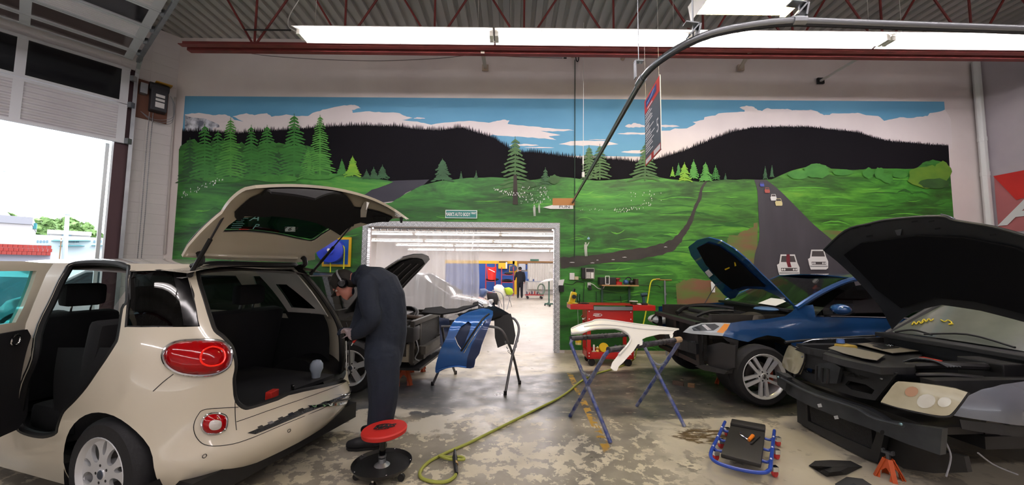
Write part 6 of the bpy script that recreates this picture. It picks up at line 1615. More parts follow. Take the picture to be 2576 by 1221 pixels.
# ear defenders
e1 = MB().tube([at(-0.02 - 0.03 * math.sin(a), 0.112 * math.cos(a), -0.005 + 0.135 * math.sin(a)) for a in np.linspace(0.1, math.pi - 0.1, 16)], 0.008, 6).build('ear_defender', mat('grey_band', '8a8a8c', 0.4), mech)
for q in (-1, 1):
    Mq = HM.to_4x4() @ Matrix.Rotation(q * math.pi / 2, 4, 'X'); Mq.translation = at(-0.012, -q * 0.080, -0.006)
    MB().lathe([(0, 0.040), (0.030, 0.036), (0.042, 0.022), (0.044, 0.0), (0.040, -0.012), (0, -0.012)], 20, Mq).build('ear_cup', mat('black_gloss_plastic', '0e0e11', 0.25), e1, 40)
for q in (-1, 1):
    ey = MB(); ey.sphere(at(0.079, q * 0.031, 0.012), 0.011, 8, 6); ey.build('eye', mat('eye_white', 'd8d0c8', 0.3), mech)
# boots
BOOT = mat('black_work_boot', '15161a', 0.6)
def boot(ank, d, nm='boot'):
    d = Vector(d).normalized(); u = Vector((0, 0, 1)); b = MB(); a = Vector(ank); g = Vector((a.x, a.y, 0))
    P = [(g - d * 0.07 + u * 0.05, 0.048), (g - d * 0.03 + u * 0.055, 0.053), (g + d * 0.06 + u * 0.055, 0.053), (g + d * 0.14 + u * 0.048, 0.050), (g + d * 0.195 + u * 0.042, 0.038)]
    b.tube([p for p, _ in P], [r_ for _, r_ in P], 12); b.sphere(P[0][0], 0.048, 10, 8); b.sphere(P[-1][0], 0.038, 10, 8); b.tube([g - d * 0.02 + u * 0.05, g - d * 0.015 + u * 0.2], [0.055, 0.06], 12)
    bo = remesh(nm, b, 0.010, mech, [BOOT], None, 3)
    s = MB(); _, sd, _ = basis(d); s.prism([(-0.115, -0.03), (-0.08, -0.045), (0.02, -0.04), (0.12, -0.052), (0.2, -0.035), (0.225, 0), (0.2, 0.035), (0.12, 0.052), (0.02, 0.04), (-0.08, 0.045), (-0.115, 0.03)], 0.0, 0.022, frame(g, d, u.cross(d))); s.build('sole', mat('boot_sole', '0f0f10', 0.8), bo, 0)
boot(G(938, 1128), (-1, -0.15, 0)); g2 = G(962, 1098); boot(g2, (-0.9, 0.2, 0))
# the tool in his hand
t_ = thing('air_tool', 'small red and silver air tool held in the hand of the bending mechanic', 'tool', m(897, 855, -.14))
b = MB(); b.tube([m(889, 862, -.16), m(904, 838, -.17)], [0.011, 0.016], 8); b.build('tool_body', mat('red_plastic', 'a8261e', 0.4), t_)
b = MB(); b.tube([m(889, 862, -.16), m(884, 870, -.16)], 0.006, 8); b.build('tool_tip', CHROME, t_)

# ---- second person, far back in the other shop, walking away
FY = 21.0
def fpt(px, py, dy=0.0): return D(px, py, FY + dy)
far = thing('person', 'person in dark clothes walking away between the blue wall and the tool trolley', 'person', G(1305, 750))
b = MB()
def P3(x, y, z): return Vector((fpt(1308, 715).x + x, FY + y, z))
ell(b, [(P3(0, 0, .85), .12, .18, (0, 0, 1)), (P3(0, 0, 1.0), .13, .19, (0, 0, 1)), (P3(0, 0, 1.2), .13, .19, (0, 0, 1)), (P3(0, 0, 1.38), .12, .21, (0, 0, 1)), (P3(0, 0, 1.47), .08, .15, (0, 0, 1)), (P3(0, 0, 1.52), .06, .07, (0, 0, 1))])
# turned square to the camera: swap the broad axis
cx = P3(0, 0, 0)
b.V = [Vector((cx.x + (v.y - cx.y), cx.y - (v.x - cx.x), v.z)) for v in b.V]
limb(b, [P3(-.09, 0, .9), P3(-.10, .05, .5), P3(-.11, -.10, .1)], [.10, .08, .065]); limb(b, [P3(.09, 0, .9), P3(.10, .12, .5), P3(.11, .16, .1)], [.10, .08, .065])
limb(b, [P3(-.20, 0, 1.42), P3(-.27, .02, 1.18), P3(-.30, .10, 1.02)], [.065, .058, .045]); limb(b, [P3(.20, 0, 1.42), P3(.26, -.03, 1.16), P3(.25, .05, .95)], [.065, .058, .045])
ath, _ = head_shape(b, P3(0, 0, 1.64), (0, 1, -.1), (0, 0, 1), 1.0)
limb(b, [P3(0, 0, 1.48), P3(0, 0.01, 1.58)], [.06, .058])
hand(b, P3(-.30, .11, 1.0), (-.3, .5, -.6), (0.6, 0.3, 0), 1); hand(b, P3(.25, .06, .92), (0.05, .3, -1), (-0.6, 0.3, 0), -1)
def pick2(c):
    if c.z > 1.53: return 1
    if (c - P3(-.30, .15, .96)).length < .13 and c.z < 1.0 or (c - P3(.25, .08, .86)).length < .11 and c.z < .91: return 1
    return 0
remesh('body', b, 0.018, far, [mat('dark_work_clothes', '14161f', 0.85), SKIN], pick2, 3)
b = MB(); b.sphere(P3(0, -0.012, 1.675), (0.105, 0.092, 0.095), 14, 10); b.build('cap', CAPM, far, 50)
for x, y in ((-.11, -.10), (.11, .16)):
    b = MB(); b.tube([P3(x, y - 0.06, .05), P3(x, y + 0.05, .05), P3(x, y + 0.16, .04)], [.045, .05, .035], 10); b.build('shoe', BOOT, far, 40)
# ================================================================ stripped black car behind the mechanic
BLKP = mat('black_car_paint', '0c0d0f', 0.3, coat=0.25)
BM_ = Matrix.Translation((-3.20, 5.64, 0.06)) @ Matrix.Rotation(math.radians(-6), 4, 'Z')
bk = simple_car('stripped_black_car', 'black car with raised bonnet and its front end stripped, on orange axle stands', BM_, BLKP, L=4.4, h=1.44, cut=1.0, wsb=0.98)
DKM = mat('dark_engine_metal', '2b2927', 0.5, 0.4, noise=('3d3a36', 8, 0.3, (1, 1, 1)))
GRM = mat('dirty_grey_metal', '57534e', 0.5, 0.5, noise=('3b3834', 10, 0.3, (1, 1, 1)))
RUST = mat('brownish_metal', '4a3a30', 0.6, 0.4, noise=('2e2620', 9, 0.3, (1, 1, 1)))
def bl(name, m_, mb, sm=30, bev=0.0): return mb.build(name, m_, bk, sm, world=False, bevel=bev)
bl('firewall', DKM, MB().box((1.02, 0, .68), (.06, 1.4, .62)))
for s in (-1, 1):
    b = MB(); b.box((1.45, s * .70, .82), (1.0, .05, .10)); b.box((1.45, s * .58, .62), (.95, .04, .42)); bl('inner_wing', DKM, b)
    b = MB(); b.lathe([(.10, -.02), (.15, .0), (.15, .05), (.08, .09), (0, .09)], 20, Matrix.Translation((1.22, s * .55, .82))); bl('strut_tower', GRM, b)
    b = MB(); b.box((1.55, s * .45, .42), (1.15, .09, .12)); bl('chassis_rail', DKM, b, 0)
wq = bpy.data.objects.new('front_wheel', None); link(wq, bk); wheel(wq, Matrix.Translation((1.32, -.76, .31)) @ AXR, .315, .215, .2, 'plain')
wq = bpy.data.objects.new('front_wheel', None); link(wq, bk); wheel(wq, Matrix.Translation((1.32, .76, .31)) @ AXL, .315, .215, .2, 'plain')
b = MB(); b.lathe([(.33, -.2), (.36, -.2), (.36, .1)], 26, Matrix.Translation((1.32, -.66, .33)) @ AXR, .1, math.pi - .1); bl('arch_liner', BLACKP, b)
# engine and ancillaries
bl('engine_block', DKM, MB().box((1.55, .05, .62), (.50, .80, .40)), 0, .03)
bl('engine_cover', mat('black_engine_cover', '1d1d1f', .45), MB().box((1.52, .02, .86), (.46, .62, .08)), 0, .03)
b = MB(); b.tube(spline([(1.25, -.35, .88), (1.45, -.42, .92), (1.75, -.3, .88), (1.9, 0, .82)], 6), .035, 10); bl('intake_pipe', RUST, b)
b = MB(); b.tube(spline([(1.3, .4, .9), (1.6, .35, .93), (1.8, .1, .9), (1.85, -.2, .80)], 6), .028, 10); bl('coolant_hose', BLACKP, b)
b = MB(); b.tube(spline([(1.2, -.5, .75), (1.5, -.5, .70), (1.75, -.45, .55), (1.85, -.3, .4)], 6), .014, 8); b.tube(spline([(1.3, -.55, .65), (1.55, -.52, .55), (1.8, -.5, .6)], 6), .010, 8); bl('wiring_loom', BLACKP, b)
bl('filler_cap', mat('orange_cap', 'd8722c', .5), MB().lathe([(0, .03), (.022, .03), (.025, 0), (0, 0)], 12, Matrix.Translation((1.55, -.48, .88))))
bl('washer_bottle', mat('dirty_white_plastic', '8f8878', .5), MB().box((1.92, -.52, .45), (.16, .14, .24)), 40, .03)
bl('bottle_neck', mat('dirty_white_plastic', '8f8878', .5), MB().tube([(1.90, -.52, .55), (1.88, -.52, .68)], .025, 10))
# front frame: radiator support
b = MB(); b.bar((2.02, -.66, .84), (2.02, .66, .84), .05, .06); b.bar((2.02, -.62, .34), (2.02, .62, .34), .05, .06)
for y in (-.64, -.40, .64): b.bar((2.02, y, .34), (2.02, y, .84), .05, .05)
bl('radiator_support', DKM, b, 0)
bl('radiator', mat('dark_core', '1a1a1c', .6, bump=.6, bscale=120), MB().box((1.97, .12, .59), (.04, .98, .46)), 0)
b = MB(); b.bar((2.16, -.62, .50), (2.16, .62, .50), .06, .10)
for y in (-.48, .48): b.bar((2.02, y, .48), (2.16, y, .50), .08, .08)
bl('crash_bar', GRM, b, 0)
bl('headlamp_bucket', BLACKP, MB().box((1.98, -.56, .70), (.14, .26, .20)), 30, .03)
b = MB(); b.tube(spline([(2.06, -.60, .62), (2.09, -.60, .50), (2.05, -.60, .40), (2.10, -.58, .36)], 5), .010, 8); bl('tow_hook', mat('dull_steel_tube', '8f9296', .33, .9), b)
bl('undertray', BLACKP, MB().box((1.62, 0, .26), (1.0, 1.25, .03)), 0)
bl('splash_shield', BLACKP, MB().box((1.72, -.66, .50), (.30, .02, .34)), 0)
# bonnet, traced on a plane hinged across the scuttle
iv = BM_.inverted(); hang = math.radians(45); hx, hz = 1.10, 0.94
hd = Vector((math.cos(hang), 0, math.sin(hang))); hn = Vector((-math.sin(hang), 0, math.cos(hang)))
def bh(pts):
    o = []
    for p in pts:
        q = iv @ PL(p[0], p[1], BM_ @ Vector((hx, 0, hz)), BM_.to_3x3() @ hn); o.append((q.y, (q - Vector((hx, 0, hz))).dot(hd)))
    return o
tp = bh([(1001, 651), (1020, 646), (1041, 643), (1060, 643), (1070, 645), (1079, 654), (1064, 667), (1044, 697), (1024, 723), (1013, 744), (1004, 734), (992, 724)])
ymin = min(p[0] for p in tp); vmax = 1.12
def bsf(off): return lambda u, v: (hx + hd.x * v + hn.x * (off + .05 * np.sin(np.clip(v, 0, 1.2) * 2.4)), u, hz + hd.z * v + hn.z * (off + .05 * np.sin(np.clip(v, 0, 1.2) * 2.4)))
yc = .0
outb = [(-.68, 0.02), (-.70, .35), (-.68, vmax * .72), (-.55, vmax * .93), (-.30, vmax), (0, vmax * 1.02), (.30, vmax), (.55, vmax * .93), (.68, vmax * .72), (.70, .35), (.68, 0.02)]
bon = panel('bonnet', outb, [], bsf(0.0), .06, BLKP, bk, .012)
panel('bonnet_lining', [(u * .86, .08 + v * .84) for u, v in outb], [], bsf(-.022), .08, mat('black_insulation', '0a0a0c', .95, spec=.15), bon, .012)
b = MB()
for y in (-.45, -.15, .15, .45): b.tube([Vector(tuple(float(c) for c in bsf(-.03)(np.array(y * (1 - .1 * v)), np.array(v)))) for v in np.linspace(.1, vmax * .85, 8)], .018, 6)
bl2 = b.build('stiffening_rib', BLACKP, bon, 40, world=False)
b = MB(); b.tube([(1.75, -.60, .86), Vector(tuple(float(c) for c in bsf(-.03)(np.array(-.58), np.array(.75))))], .006, 6); bl('prop_rod', STEELG, b)
# ---- axle stands
ORA = mat('orange_stand_paint', 'c4531f', .5, noise=('a3421a', 6, .3, (1, 1, 1)))
def make_stand(h):
    t = thing('axle_stand', 'x', 'axle stand')
    # four splayed corner legs joined by webs into a tapered tower with cut-outs
    for i in range(4):
        a = math.pi / 4 + i * math.pi / 2; c, s = math.cos(a), math.sin(a)
        P = [(c * .15, s * .15, 0), (c * .045, s * .045, h * .72)]
        MB().bar(P[0], P[1], .05, .012, up=(c, s, 0)).build('leg', ORA, t, 0, world=False)
        a2 = a + math.pi / 2; c2, s2 = math.cos(a2), math.sin(a2)
        def L(q, z): return Vector((c * (.15 - .105 * z) * (1 - q) + c2 * (.15 - .105 * z) * q, s * (.15 - .105 * z) * (1 - q) + s2 * (.15 - .105 * z) * q, h * .72 * z))
        b = MB(); b.add([L(0, .55), L(1, .55), L(1, 1), L(0, 1)], [(0, 1, 2, 3)]); b.add([L(0, .0), L(.28, .0), L(.18, .35), L(.5, .58), L(.82, .35), L(.72, 0), L(1, 0), L(1, .55), L(0, .55)], [(0, 1, 2, 8), (8, 2, 3), (8, 3, 7), (3, 4, 7), (4, 5, 6, 7)]); b.build('web_plate', ORA, t, 0, world=False)
    MB().bar((0, 0, h * .5), (0, 0, h - .03), .035, .035, up=(1, 0, 0)).build('ratchet_post', STEELG, t, 0, world=False)
    b = MB(); b.box((0, 0, h - .02), (.05, .12, .03)); b.box((0, -.05, h), (.05, .02, .03)); b.box((0, .05, h), (.05, .02, .03)); b.build('saddle', STEELG, t, 0, world=False)
    return t
as0 = make_stand(0.34)
pj = G(1018, 972); as0.matrix_basis = Matrix.Translation((pj.x - .05, pj.y + .10, 0)) @ Matrix.Rotation(.3, 4, 'Z'); as0['label'] = 'orange steel axle stand under the near front corner of the stripped black car'
pj = G(1053, 937); dup(as0, Matrix.Translation((pj.x - .04, pj.y + .10, 0)) @ Matrix.Rotation(.2, 4, 'Z'), 'orange steel axle stand under the far front corner of the stripped black car')

# ================================================================ folding stand with the blue bumper cover
TUB = mat('grey_tube_steel', '77777a', .4, .7, noise=('5b5b5e', 12, .3, (1, 1, 1)))
fs = thing('bumper_stand', 'folding grey tube stand with crossed legs holding the blue bumper cover', 'stand', G(1200, 980))
def legset(name_top, pts): return MB().tube(spline(pts, 6), .017, 10).build('leg_tube', TUB, fs)
def dz(px, py, Y): return tuple(D(px, py, Y))
legset('', [tuple(G(1271, 994) + Vector((0, 0, .01))), dz(1288, 900, 5.0), dz(1305, 835, 5.15), dz(1298, 808, 5.2), dz(1280, 800, 5.2), dz(1225, 806, 5.2), dz(1130, 806, 5.2)])
legset('', [tuple(G(1307, 967) + Vector((0, 0, .01))), dz(1292, 900, 5.1), dz(1278, 862, 4.95), dz(1262, 832, 4.9), dz(1240, 823, 4.9), dz(1200, 822, 4.9), dz(1110, 822, 4.9)])
legset('', [tuple(G(1088, 970) + Vector((0, 0, .01))), dz(1104, 932, 5.18), dz(1125, 880, 5.25), dz(1135, 806, 5.2)])
legset('', [tuple(G(1146, 942) + Vector((0, 0, .01))), dz(1138, 920, 5.65), dz(1122, 880, 5.3), dz(1112, 822, 4.92)])
for px, py in ((1271, 994), (1307, 967), (1088, 970), (1146, 942)):
    p = G(px, py); MB().tube([p, p + Vector((0, 0, .05))], .022, 10).build('rubber_foot', RUB, fs)
b = MB()
pa, pb_ = D(1272, 862, 4.96), D(1302, 858, 5.12)
for i in range(9):
    t = i / 8; c = pa.lerp(pb_, t) - Vector((0, 0, .16 * math.sin(math.pi * t) ** .8)); nx = pa.lerp(pb_, min(1, t + .12)) - Vector((0, 0, .16 * math.sin(math.pi * min(1, t + .12)) ** .8)); d = (nx - c) if t < 1 else Vector((0, 0, .03)); d.normalize(); _, s1, s2 = basis(d); s_ = s1 if i % 2 else s2
    b.tube([c + d * .020 * math.cos(a) + s_ * .010 * math.sin(a) for a in np.linspace(0, 6.283, 11)[:-1]], .0035, 5, closed=True)
b.build('safety_chain', GALV, fs)
# blue cover
BLUE = mat('metallic_blue_paint', '2a63ad', .25, .35, coat=1.0)
YB = 4.84
def bsurf(off=0.0):
    def f(u, v): return u, YB - off - .10 * np.sin(np.clip((v - .3) / .75, 0, 1) * math.pi) + .28 * np.clip((v - .85) / .2, 0, 1) ** 2 + .05 * (u + .85), v
    return f
def btr(pts, off=0.0): return inv(bsurf(off), pts, (-1.4, 0.3), (0.1, 1.25))
b_out = [(1095, 936), (1097, 915), (1108, 880), (1125, 845), (1131, 825), (1150, 800), (1172, 788), (1190, 782), (1215, 776), (1240, 783), (1236, 805), (1226, 832), (1212, 868), (1206, 890), (1196, 905), (1192, 925), (1173, 927), (1150, 924), (1122, 928), (1102, 938)]
b_hole = [(1151, 868), (1144, 850), (1160, 822), (1178, 809), (1186, 815), (1181, 835), (1168, 866), (1159, 879)]
bc = thing('blue_bumper_cover', 'glossy blue bumper cover draped over the grey folding stand', 'car part', D(1150, 930, YB))
panel('cover', spline(btr(b_out), 2, True), [btr(b_hole)], bsurf(), .04, BLUE, bc, .008, world=True)
panel('grille_recess', btr(b_hole), [], bsurf(-.04), .04, mat('dark_blue_inner', '16284a', .4), bc, .0, world=True)
def bt(name, px, r_, m_, off): return MB().tube([Vector(tuple(float(c) for c in bsurf(off)(np.array(u), np.array(v)))) for u, v in spline(btr(px, off), 4)], r_, 8).build(name, m_, bc)
bt('trim_strip', [(1160, 884), (1172, 866), (1190, 838), (1212, 806), (1230, 790)], .012, BLACKP, .02); bt('trim_strip', [(1167, 888), (1182, 862), (1200, 835), (1222, 806)], .007, CHROME, .016)
bt('lower_lip', [(1099, 934), (1122, 926), (1150, 922), (1173, 925)], .010, BLUE, .008)
panel('wheel_arch_flange', btr([(1173, 926), (1176, 900), (1186, 870), (1204, 836), (1226, 803), (1238, 800), (1226, 832), (1212, 868), (1206, 890), (1196, 905), (1192, 925)], .004), [], bsurf(.006), .04, mat('dark_blue_paint', '17305e', .35, .2, coat=.6), bc, .006, world=True)
# black plastic pieces piled over the stand
def slab(name, px, Y, dep, m_, lb, cat='car part', parent=None, thick=.02):
    """irregular sheet: outline on a plane tilting away from the camera by dep over its height"""
    ys = [p[1] for p in px]; y0, y1 = min(ys), max(ys)
    V = [D(x, y, Y + dep * (y1 - y) / max(1, (y1 - y0))) for x, y in px]
    o = mesh_obj(name, V, [tuple(range(len(V)))], m_, None, 0, solid=thick); tag(o, lb, cat); return o
slab('wheel_liner', [(1243, 800), (1285, 790), (1292, 815), (1297, 845), (1292, 868), (1275, 866), (1252, 876), (1245, 850), (1244, 825)], 5.05, .12, mat('black_liner', '121214', .6), 'black curved wheel liner hanging off the end of the folding stand')
slab('radiator_shroud', [(1060, 786), (1110, 790), (1150, 784), (1204, 766), (1203, 758), (1190, 762), (1188, 768), (1166, 770), (1150, 776), (1122, 777), (1110, 771), (1070, 775)], 4.95, .25, BLACKP, 'long black plastic shroud with a stepped edge lying over the folding stand')
slab('gloss_lid', [(1150, 800), (1180, 780), (1245, 770), (1262, 778), (1282, 790), (1240, 802), (1200, 812)], 5.0, .35, mat('gloss_black', '0b0b0e', .1), 'flat glossy black lid lying on top of the blue bumper cover')
slab('fascia_sheet', [(1105, 800), (1160, 808), (1130, 850), (1112, 885), (1108, 860)], 5.15, .2, mat('dark_blue_inner', '16284a', .4), 'dark blue inner sheet standing behind the blue bumper cover')
# ================================================================ red service cart against the mural
CRED = mat('red_cart_enamel', 'b5201c', .35, coat=.3); CY0 = 6.30
def c_(px, py, dy=0.0): return D(px, py, CY0 + dy)
ct = thing('service_cart', 'red steel service cart with fold-out side trays standing against the mural', 'cart', G(1535, 918))
xa, xb = c_(1477, 800).x, c_(1593, 800).x; dp = .42; zt = c_(1535, 780).z; zm = c_(1535, 813).z; zb0, zb1 = c_(1535, 904).z, c_(1535, 887).z
MB().box(((xa + xb) / 2, CY0 + dp / 2, (zt + zm) / 2), (xb - xa, dp, zt - zm)).build('upper_box', CRED, ct, 0, bevel=.006)
for x in (xa + .03, xb - .03):
    for y in (CY0 + .02, CY0 + dp - .02): MB().box((x, y, (zm + zb0) / 2), (.06, .04, zm - zb0)).build('corner_post', CRED, ct, 0)
b = MB(); b.box(((xa + xb) / 2, CY0 + dp / 2, zb0 + .012), (xb - xa, dp, .02))
for y in (CY0 + .01, CY0 + dp - .01): b.box(((xa + xb) / 2, y, (zb0 + zb1) / 2), (xb - xa, .02, zb1 - zb0))
for x in (xa + .01, xb - .01): b.box((x, CY0 + dp / 2, (zb0 + zb1) / 2), (.02, dp, zb1 - zb0))
b.build('lower_tray', CRED, ct, 0)
for (p0, p1, y0, y1) in ((1434.5, 1492.5, 766.5, 779), (1591, 1648, 769, 782)):
    a, c = c_(p0, y1), c_(p1, y0); MB().box(((a.x + c.x) / 2, CY0 + dp / 2 - .02, (a.z + c.z) / 2), (c.x - a.x, dp, c.z - a.z)).build('side_tray', CRED, ct, 0, bevel=.006)
a, c = c_(1493, 780), c_(1590, 772); MB().box(((a.x + c.x) / 2, CY0 - .012, (a.z + c.z) / 2), (c.x - a.x, .03, c.z - a.z)).build('drawer_pull', mat('brushed_steel', '9a9da1', .35, .9), ct, 0)
a = c_(1535, 768); MB().box(((xa + xb) / 2, CY0 + dp / 2, a.z), (xb - xa, dp * .95, .012)).build('top_lid', CRED, ct, 0)
for px, py in ((1482, 784), (1482, 803), (1587, 786), (1587, 804), (1482, 889), (1482, 897), (1587, 893)):
    p = c_(px, py, -.003); MB().sphere(p, .010, 8, 6).build('rivet', mat('sign_white', 'f0eeee', .5), ct)
p = c_(1501, 793, -.004); WHP = mat('white_print', 'e6dcdc', .5)
MB().tube([p + Vector((.088 * math.cos(a), 0, .024 * math.sin(a))) for a in np.linspace(-1.9, 2.2, 20)], .005, 5).build('logo_swoosh', WHP, ct)
MB().bar(p + Vector((-.06, 0, -.004)), p + Vector((.045, 0, .004)), .004, .018).build('logo_word', WHP, ct, 0)
for x in (xa + .08, xb - .08):
    for y in (CY0 + .06, CY0 + dp - .06):
        MB().box((x, y, zb0 - .04), (.05, .05, .08)).build('caster_fork', GALV, ct, 0); MB().lathe([(0, -.018), (.06, -.018), (.062, 0), (.06, .018), (0, .018)], 18, Matrix.Translation((x, y - .01, .062)) @ Matrix.Rotation(math.pi / 2, 4, 'X')).build('caster_wheel', RUB, ct)
b = MB(); b.tube(spline([tuple(Vector((xa - .01, CY0 + .06, zm + .08))), tuple(Vector((xa - .05, CY0 + .08, zm + .05))), tuple(Vector((xa - .05, CY0 + .3, zm + .05))), tuple(Vector((xa - .01, CY0 + .34, zm + .08)))], 5), .012, 8); b.build('push_handle', CHROME, ct)
# things on and in the cart
t = thing('tape_dispenser', 'yellow hand tool with a black knob standing on the left tray of the red cart', 'tool', c_(1438, 765, .1)); YL2 = mat('tool_yellow', 'e3c11d', .45)
MB().bar(c_(1437, 764, .1), c_(1444, 735, .1), .10, .09, up=(0, 1, 0)).build('handle', YL2, t, 0, bevel=.02); MB().bar(c_(1428, 763, .1), c_(1446, 763, .1), .08, .03).build('foot', YL2, t, 0); MB().lathe([(0, -.03), (.035, -.03), (.035, .03), (0, .03)], 12, Matrix.Translation(c_(1444, 747, .02)) @ Matrix.Rotation(math.pi / 2, 4, 'X')).build('knob', BLACKP, t); MB().tube([c_(1443, 736, .1), c_(1445, 727, .1)], .02, 8).build('tip', BLACKP, t)
o = MB().lathe([(0, 0), (.035, 0), (.035, .16), (.03, .165), (.03, .005), (0, .005)], 16, Matrix.Translation(c_(1455, 764.5, .15))).build('glass_jar', glass('pale_glass', 'cfe0d8'), None); tag(o, 'tall clear glass jar beside the yellow tool on the red cart', 'jar')
t = thing('plastic_tub', 'small clear plastic tub on the right tray of the red cart', 'tub', c_(1594, 767.5, .1)); MB().lathe([(0, 0), (.055, 0), (.065, .06), (.06, .06), (.05, .006), (0, .006)], 18, Matrix.Translation(c_(1594, 767.5, .1))).build('tub', glass('pale_glass', 'cfe0d8'), t); MB().lathe([(.066, .058), (.07, .058), (.07, .068), (0, .07)], 18, Matrix.Translation(c_(1594, 767.5, .1))).build('rim', mat('white_plastic', 'dcdcd8', .4), t)
t = thing('cordless_drill', 'dark teal cordless drill standing upright on the right tray of the red cart', 'drill', c_(1619, 769, .1)); DRL = mat('drill_teal', '20404a', .45)
MB().box(c_(1620, 765, .1), (.10, .09, .035)).build('battery', BLACKP, t, 0, bevel=.008); MB().bar(c_(1620, 764, .1), c_(1619, 747, .1), .045, .04, up=(0, 1, 0)).build('grip', DRL, t, 0, bevel=.01); MB().tube([c_(1613, 743, .1), c_(1627, 741, .1)], .032, 12).build('motor_body', DRL, t)
for i, (px, m_, w_, lb) in enumerate([(1446, 'd9cf6a', .06, 'yellowed rag'), (1470, '2c2c2c', .09, 'black strap'), (1608, 'd8d8d8', .04, 'white cable bundle')]):
    o = MB().sphere(c_(px, 763.5 + (2.5 if i == 2 else 0), .08), (w_, .05, .012), 12, 6).build(('cloth_rag', 'rubber_strap', 'cable_bundle')[i], mat('cart_item_%d' % i, m_, .7), None); tag(o, lb + ' lying on a tray of the red cart', ('rag', 'strap', 'cable')[i])
o = MB().lathe([(0, -.02), (.075, -.02), (.085, 0), (.075, .02), (0, .022)], 24, Matrix.Translation(c_(1519, 875.5, .1)) @ Matrix.Rotation(math.radians(75), 4, 'X')).build('polishing_pad', mat('yellow_foam', 'd6b21c', .8), None); tag(o, 'round yellow foam polishing pad standing in the lower tray of the red cart', 'polishing pad')
t = thing('brush', 'white handled brush standing in the lower tray of the red cart', 'brush', c_(1494, 889, .1)); MB().bar(c_(1494, 886, .08), c_(1494, 868, .08), .025, .02, up=(0, 1, 0)).build('handle', PW, t, 0); MB().box(c_(1494, 886, .08), (.07, .04, .03)).build('bristles', mat('bristle_cream', 'c9bf9f', .9), t, 0)
t = thing('small_bottle', 'small yellow waisted bottle in the lower tray of the red cart', 'bottle', c_(1503, 888, .08)); MB().lathe([(0, 0), (.03, 0), (.03, .03), (.018, .05), (.03, .085), (0, .09)], 14, Matrix.Translation(c_(1503, 888, .08))).build('body', mat('straw_yellow', 'd6b45a', .5), t); MB().lathe([(0, .09), (.012, .09), (.012, .105), (0, .105)], 10, Matrix.Translation(c_(1503, 888, .08))).build('cap', PW, t)
o = MB().box(c_(1556, 881, .12), (.16, .1, .10), Matrix.Rotation(.5, 3, 'Y')).build('purple_block', mat('purple_foam', '5a4585', .8), None, 0, bevel=.01); tag(o, 'purple sanding block in the lower tray of the red cart', 'sanding block')
t = thing('hanging_can', 'small yellow and white can hung below the left tray of the red cart', 'can', c_(1455, 868, .0)); MB().lathe([(0, 0), (.05, 0), (.05, .10), (.045, .11), (0, .11)], 16, Matrix.Translation(c_(1455, 867, .02))).build('can', mat('cream_can', 'c7b178', .5), t); MB().tube([c_(1455, 852, .02), Vector((c_(1455, 852).x, CY0 + .05, c_(1455, 778).z))], .004, 5).build('hook', GALV, t)
MB().lathe([(.051, .035), (.0515, .075)], 16, Matrix.Translation(c_(1455, 867, .02))).build('label_band', mat('label_yellow', 'd9b32c', .5), t)

# ================================================================ things fixed to the mural wall
def Wb(bm, px0, py0, px1, py1, d0, d1):
    a, c = W(px0, py1, 0), W(px1, py0, 0); bm.box(((a.x + c.x) / 2, YW - (d0 + d1) / 2 - .03, (a.z + c.z) / 2), (c.x - a.x, d1 - d0, c.z - a.z)); return bm
t = thing('street_name_sign', 'green street name plate with white lettering above the doorway', 'sign', W(1161, 550))
SGN = mat('sign_teal_green', '2f7f78', .4)
Wb(MB(), 1121, 530, 1201, 550, 0, .012).build('plate', mat('sign_border', 'd8e4e2', .4), t, 0, bevel=.004); Wb(MB(), 1123, 532, 1199, 548, .012, .014).build('green_face', SGN, t, 0)
text("MARK'S AUTO BODY", .100, mat('sign_white', 'f0eeee', .5), t, mwi(t) @ frame(W(1152, 540, .047), (1, 0, 0), (0, 0, 1)), 'lettering', sx=.52, bold=.002)
text('WAY', .058, mat('sign_white', 'f0eeee', .5), t, mwi(t) @ frame(W(1191.5, 537, .047), (1, 0, 0), (0, 0, 1)), 'lettering', sx=.72, bold=.002)
t = thing('wall_telephone', 'grey desk telephone with black handset mounted on the mural', 'telephone', W(1477, 703))
Wb(MB(), 1470, 675, 1493, 702, 0, .07).build('base', mat('phone_grey', '8a8a86', .5), t, 0, bevel=.01); Wb(MB(), 1472, 677, 1491, 684, .07, .075).build('display', mat('phone_dark', '2c2c2c', .4), t, 0); Wb(MB(), 1461, 674, 1470, 702, .01, .08).build('handset', BLACKP, t, 0, bevel=.012)
for i in range(3):
    for j in range(4): Wb(MB(), 1473 + i * 3.2, 686 + j * 3.6, 1475.2 + i * 3.2, 688.4 + j * 3.6, .07, .076).build('key', PW, t, 0)
Wb(MB(), 1484, 686, 1490, 700, .07, .073).build('label_card', PW, t, 0)
o = Wb(MB(), 1432, 687, 1444, 704, 0, .03).build('switch_box', mat('white_plastic', 'dcdcd8', .4), None, 0, bevel=.004); tag(o, 'white rectangular switch box on the mural left of the telephone', 'switch box')
o = Wb(MB(), 1445, 696, 1454, 704, 0, .03).build('thermostat_box', mat('beige_plastic', 'c9bf9f', .5), None, 0, bevel=.004); tag(o, 'small beige box on the mural next to the white switch box', 'box')
t = thing('paper_holder', 'black wall holder with white papers beside the doorway trim', 'paper holder', W(1412, 734)); Wb(MB(), 1405, 718, 1417, 734, 0, .08).build('holder', BLACKP, t, 0); MB().poly([W(1404, 719, .06), W(1416, 719, .06), W(1420, 703, .05), W(1405, 705, .05)]).build('paper', PW, t, 0)
t = thing('power_socket', 'white power socket with a black adapter plugged in below the telephone', 'socket', W(1481, 729)); Wb(MB(), 1477, 711, 1485, 724, 0, .02).build('face_plate', mat('white_plastic', 'dcdcd8', .4), t, 0); Wb(MB(), 1478, 718, 1486, 729, .02, .06).build('adapter', BLACKP, t, 0, bevel=.006)
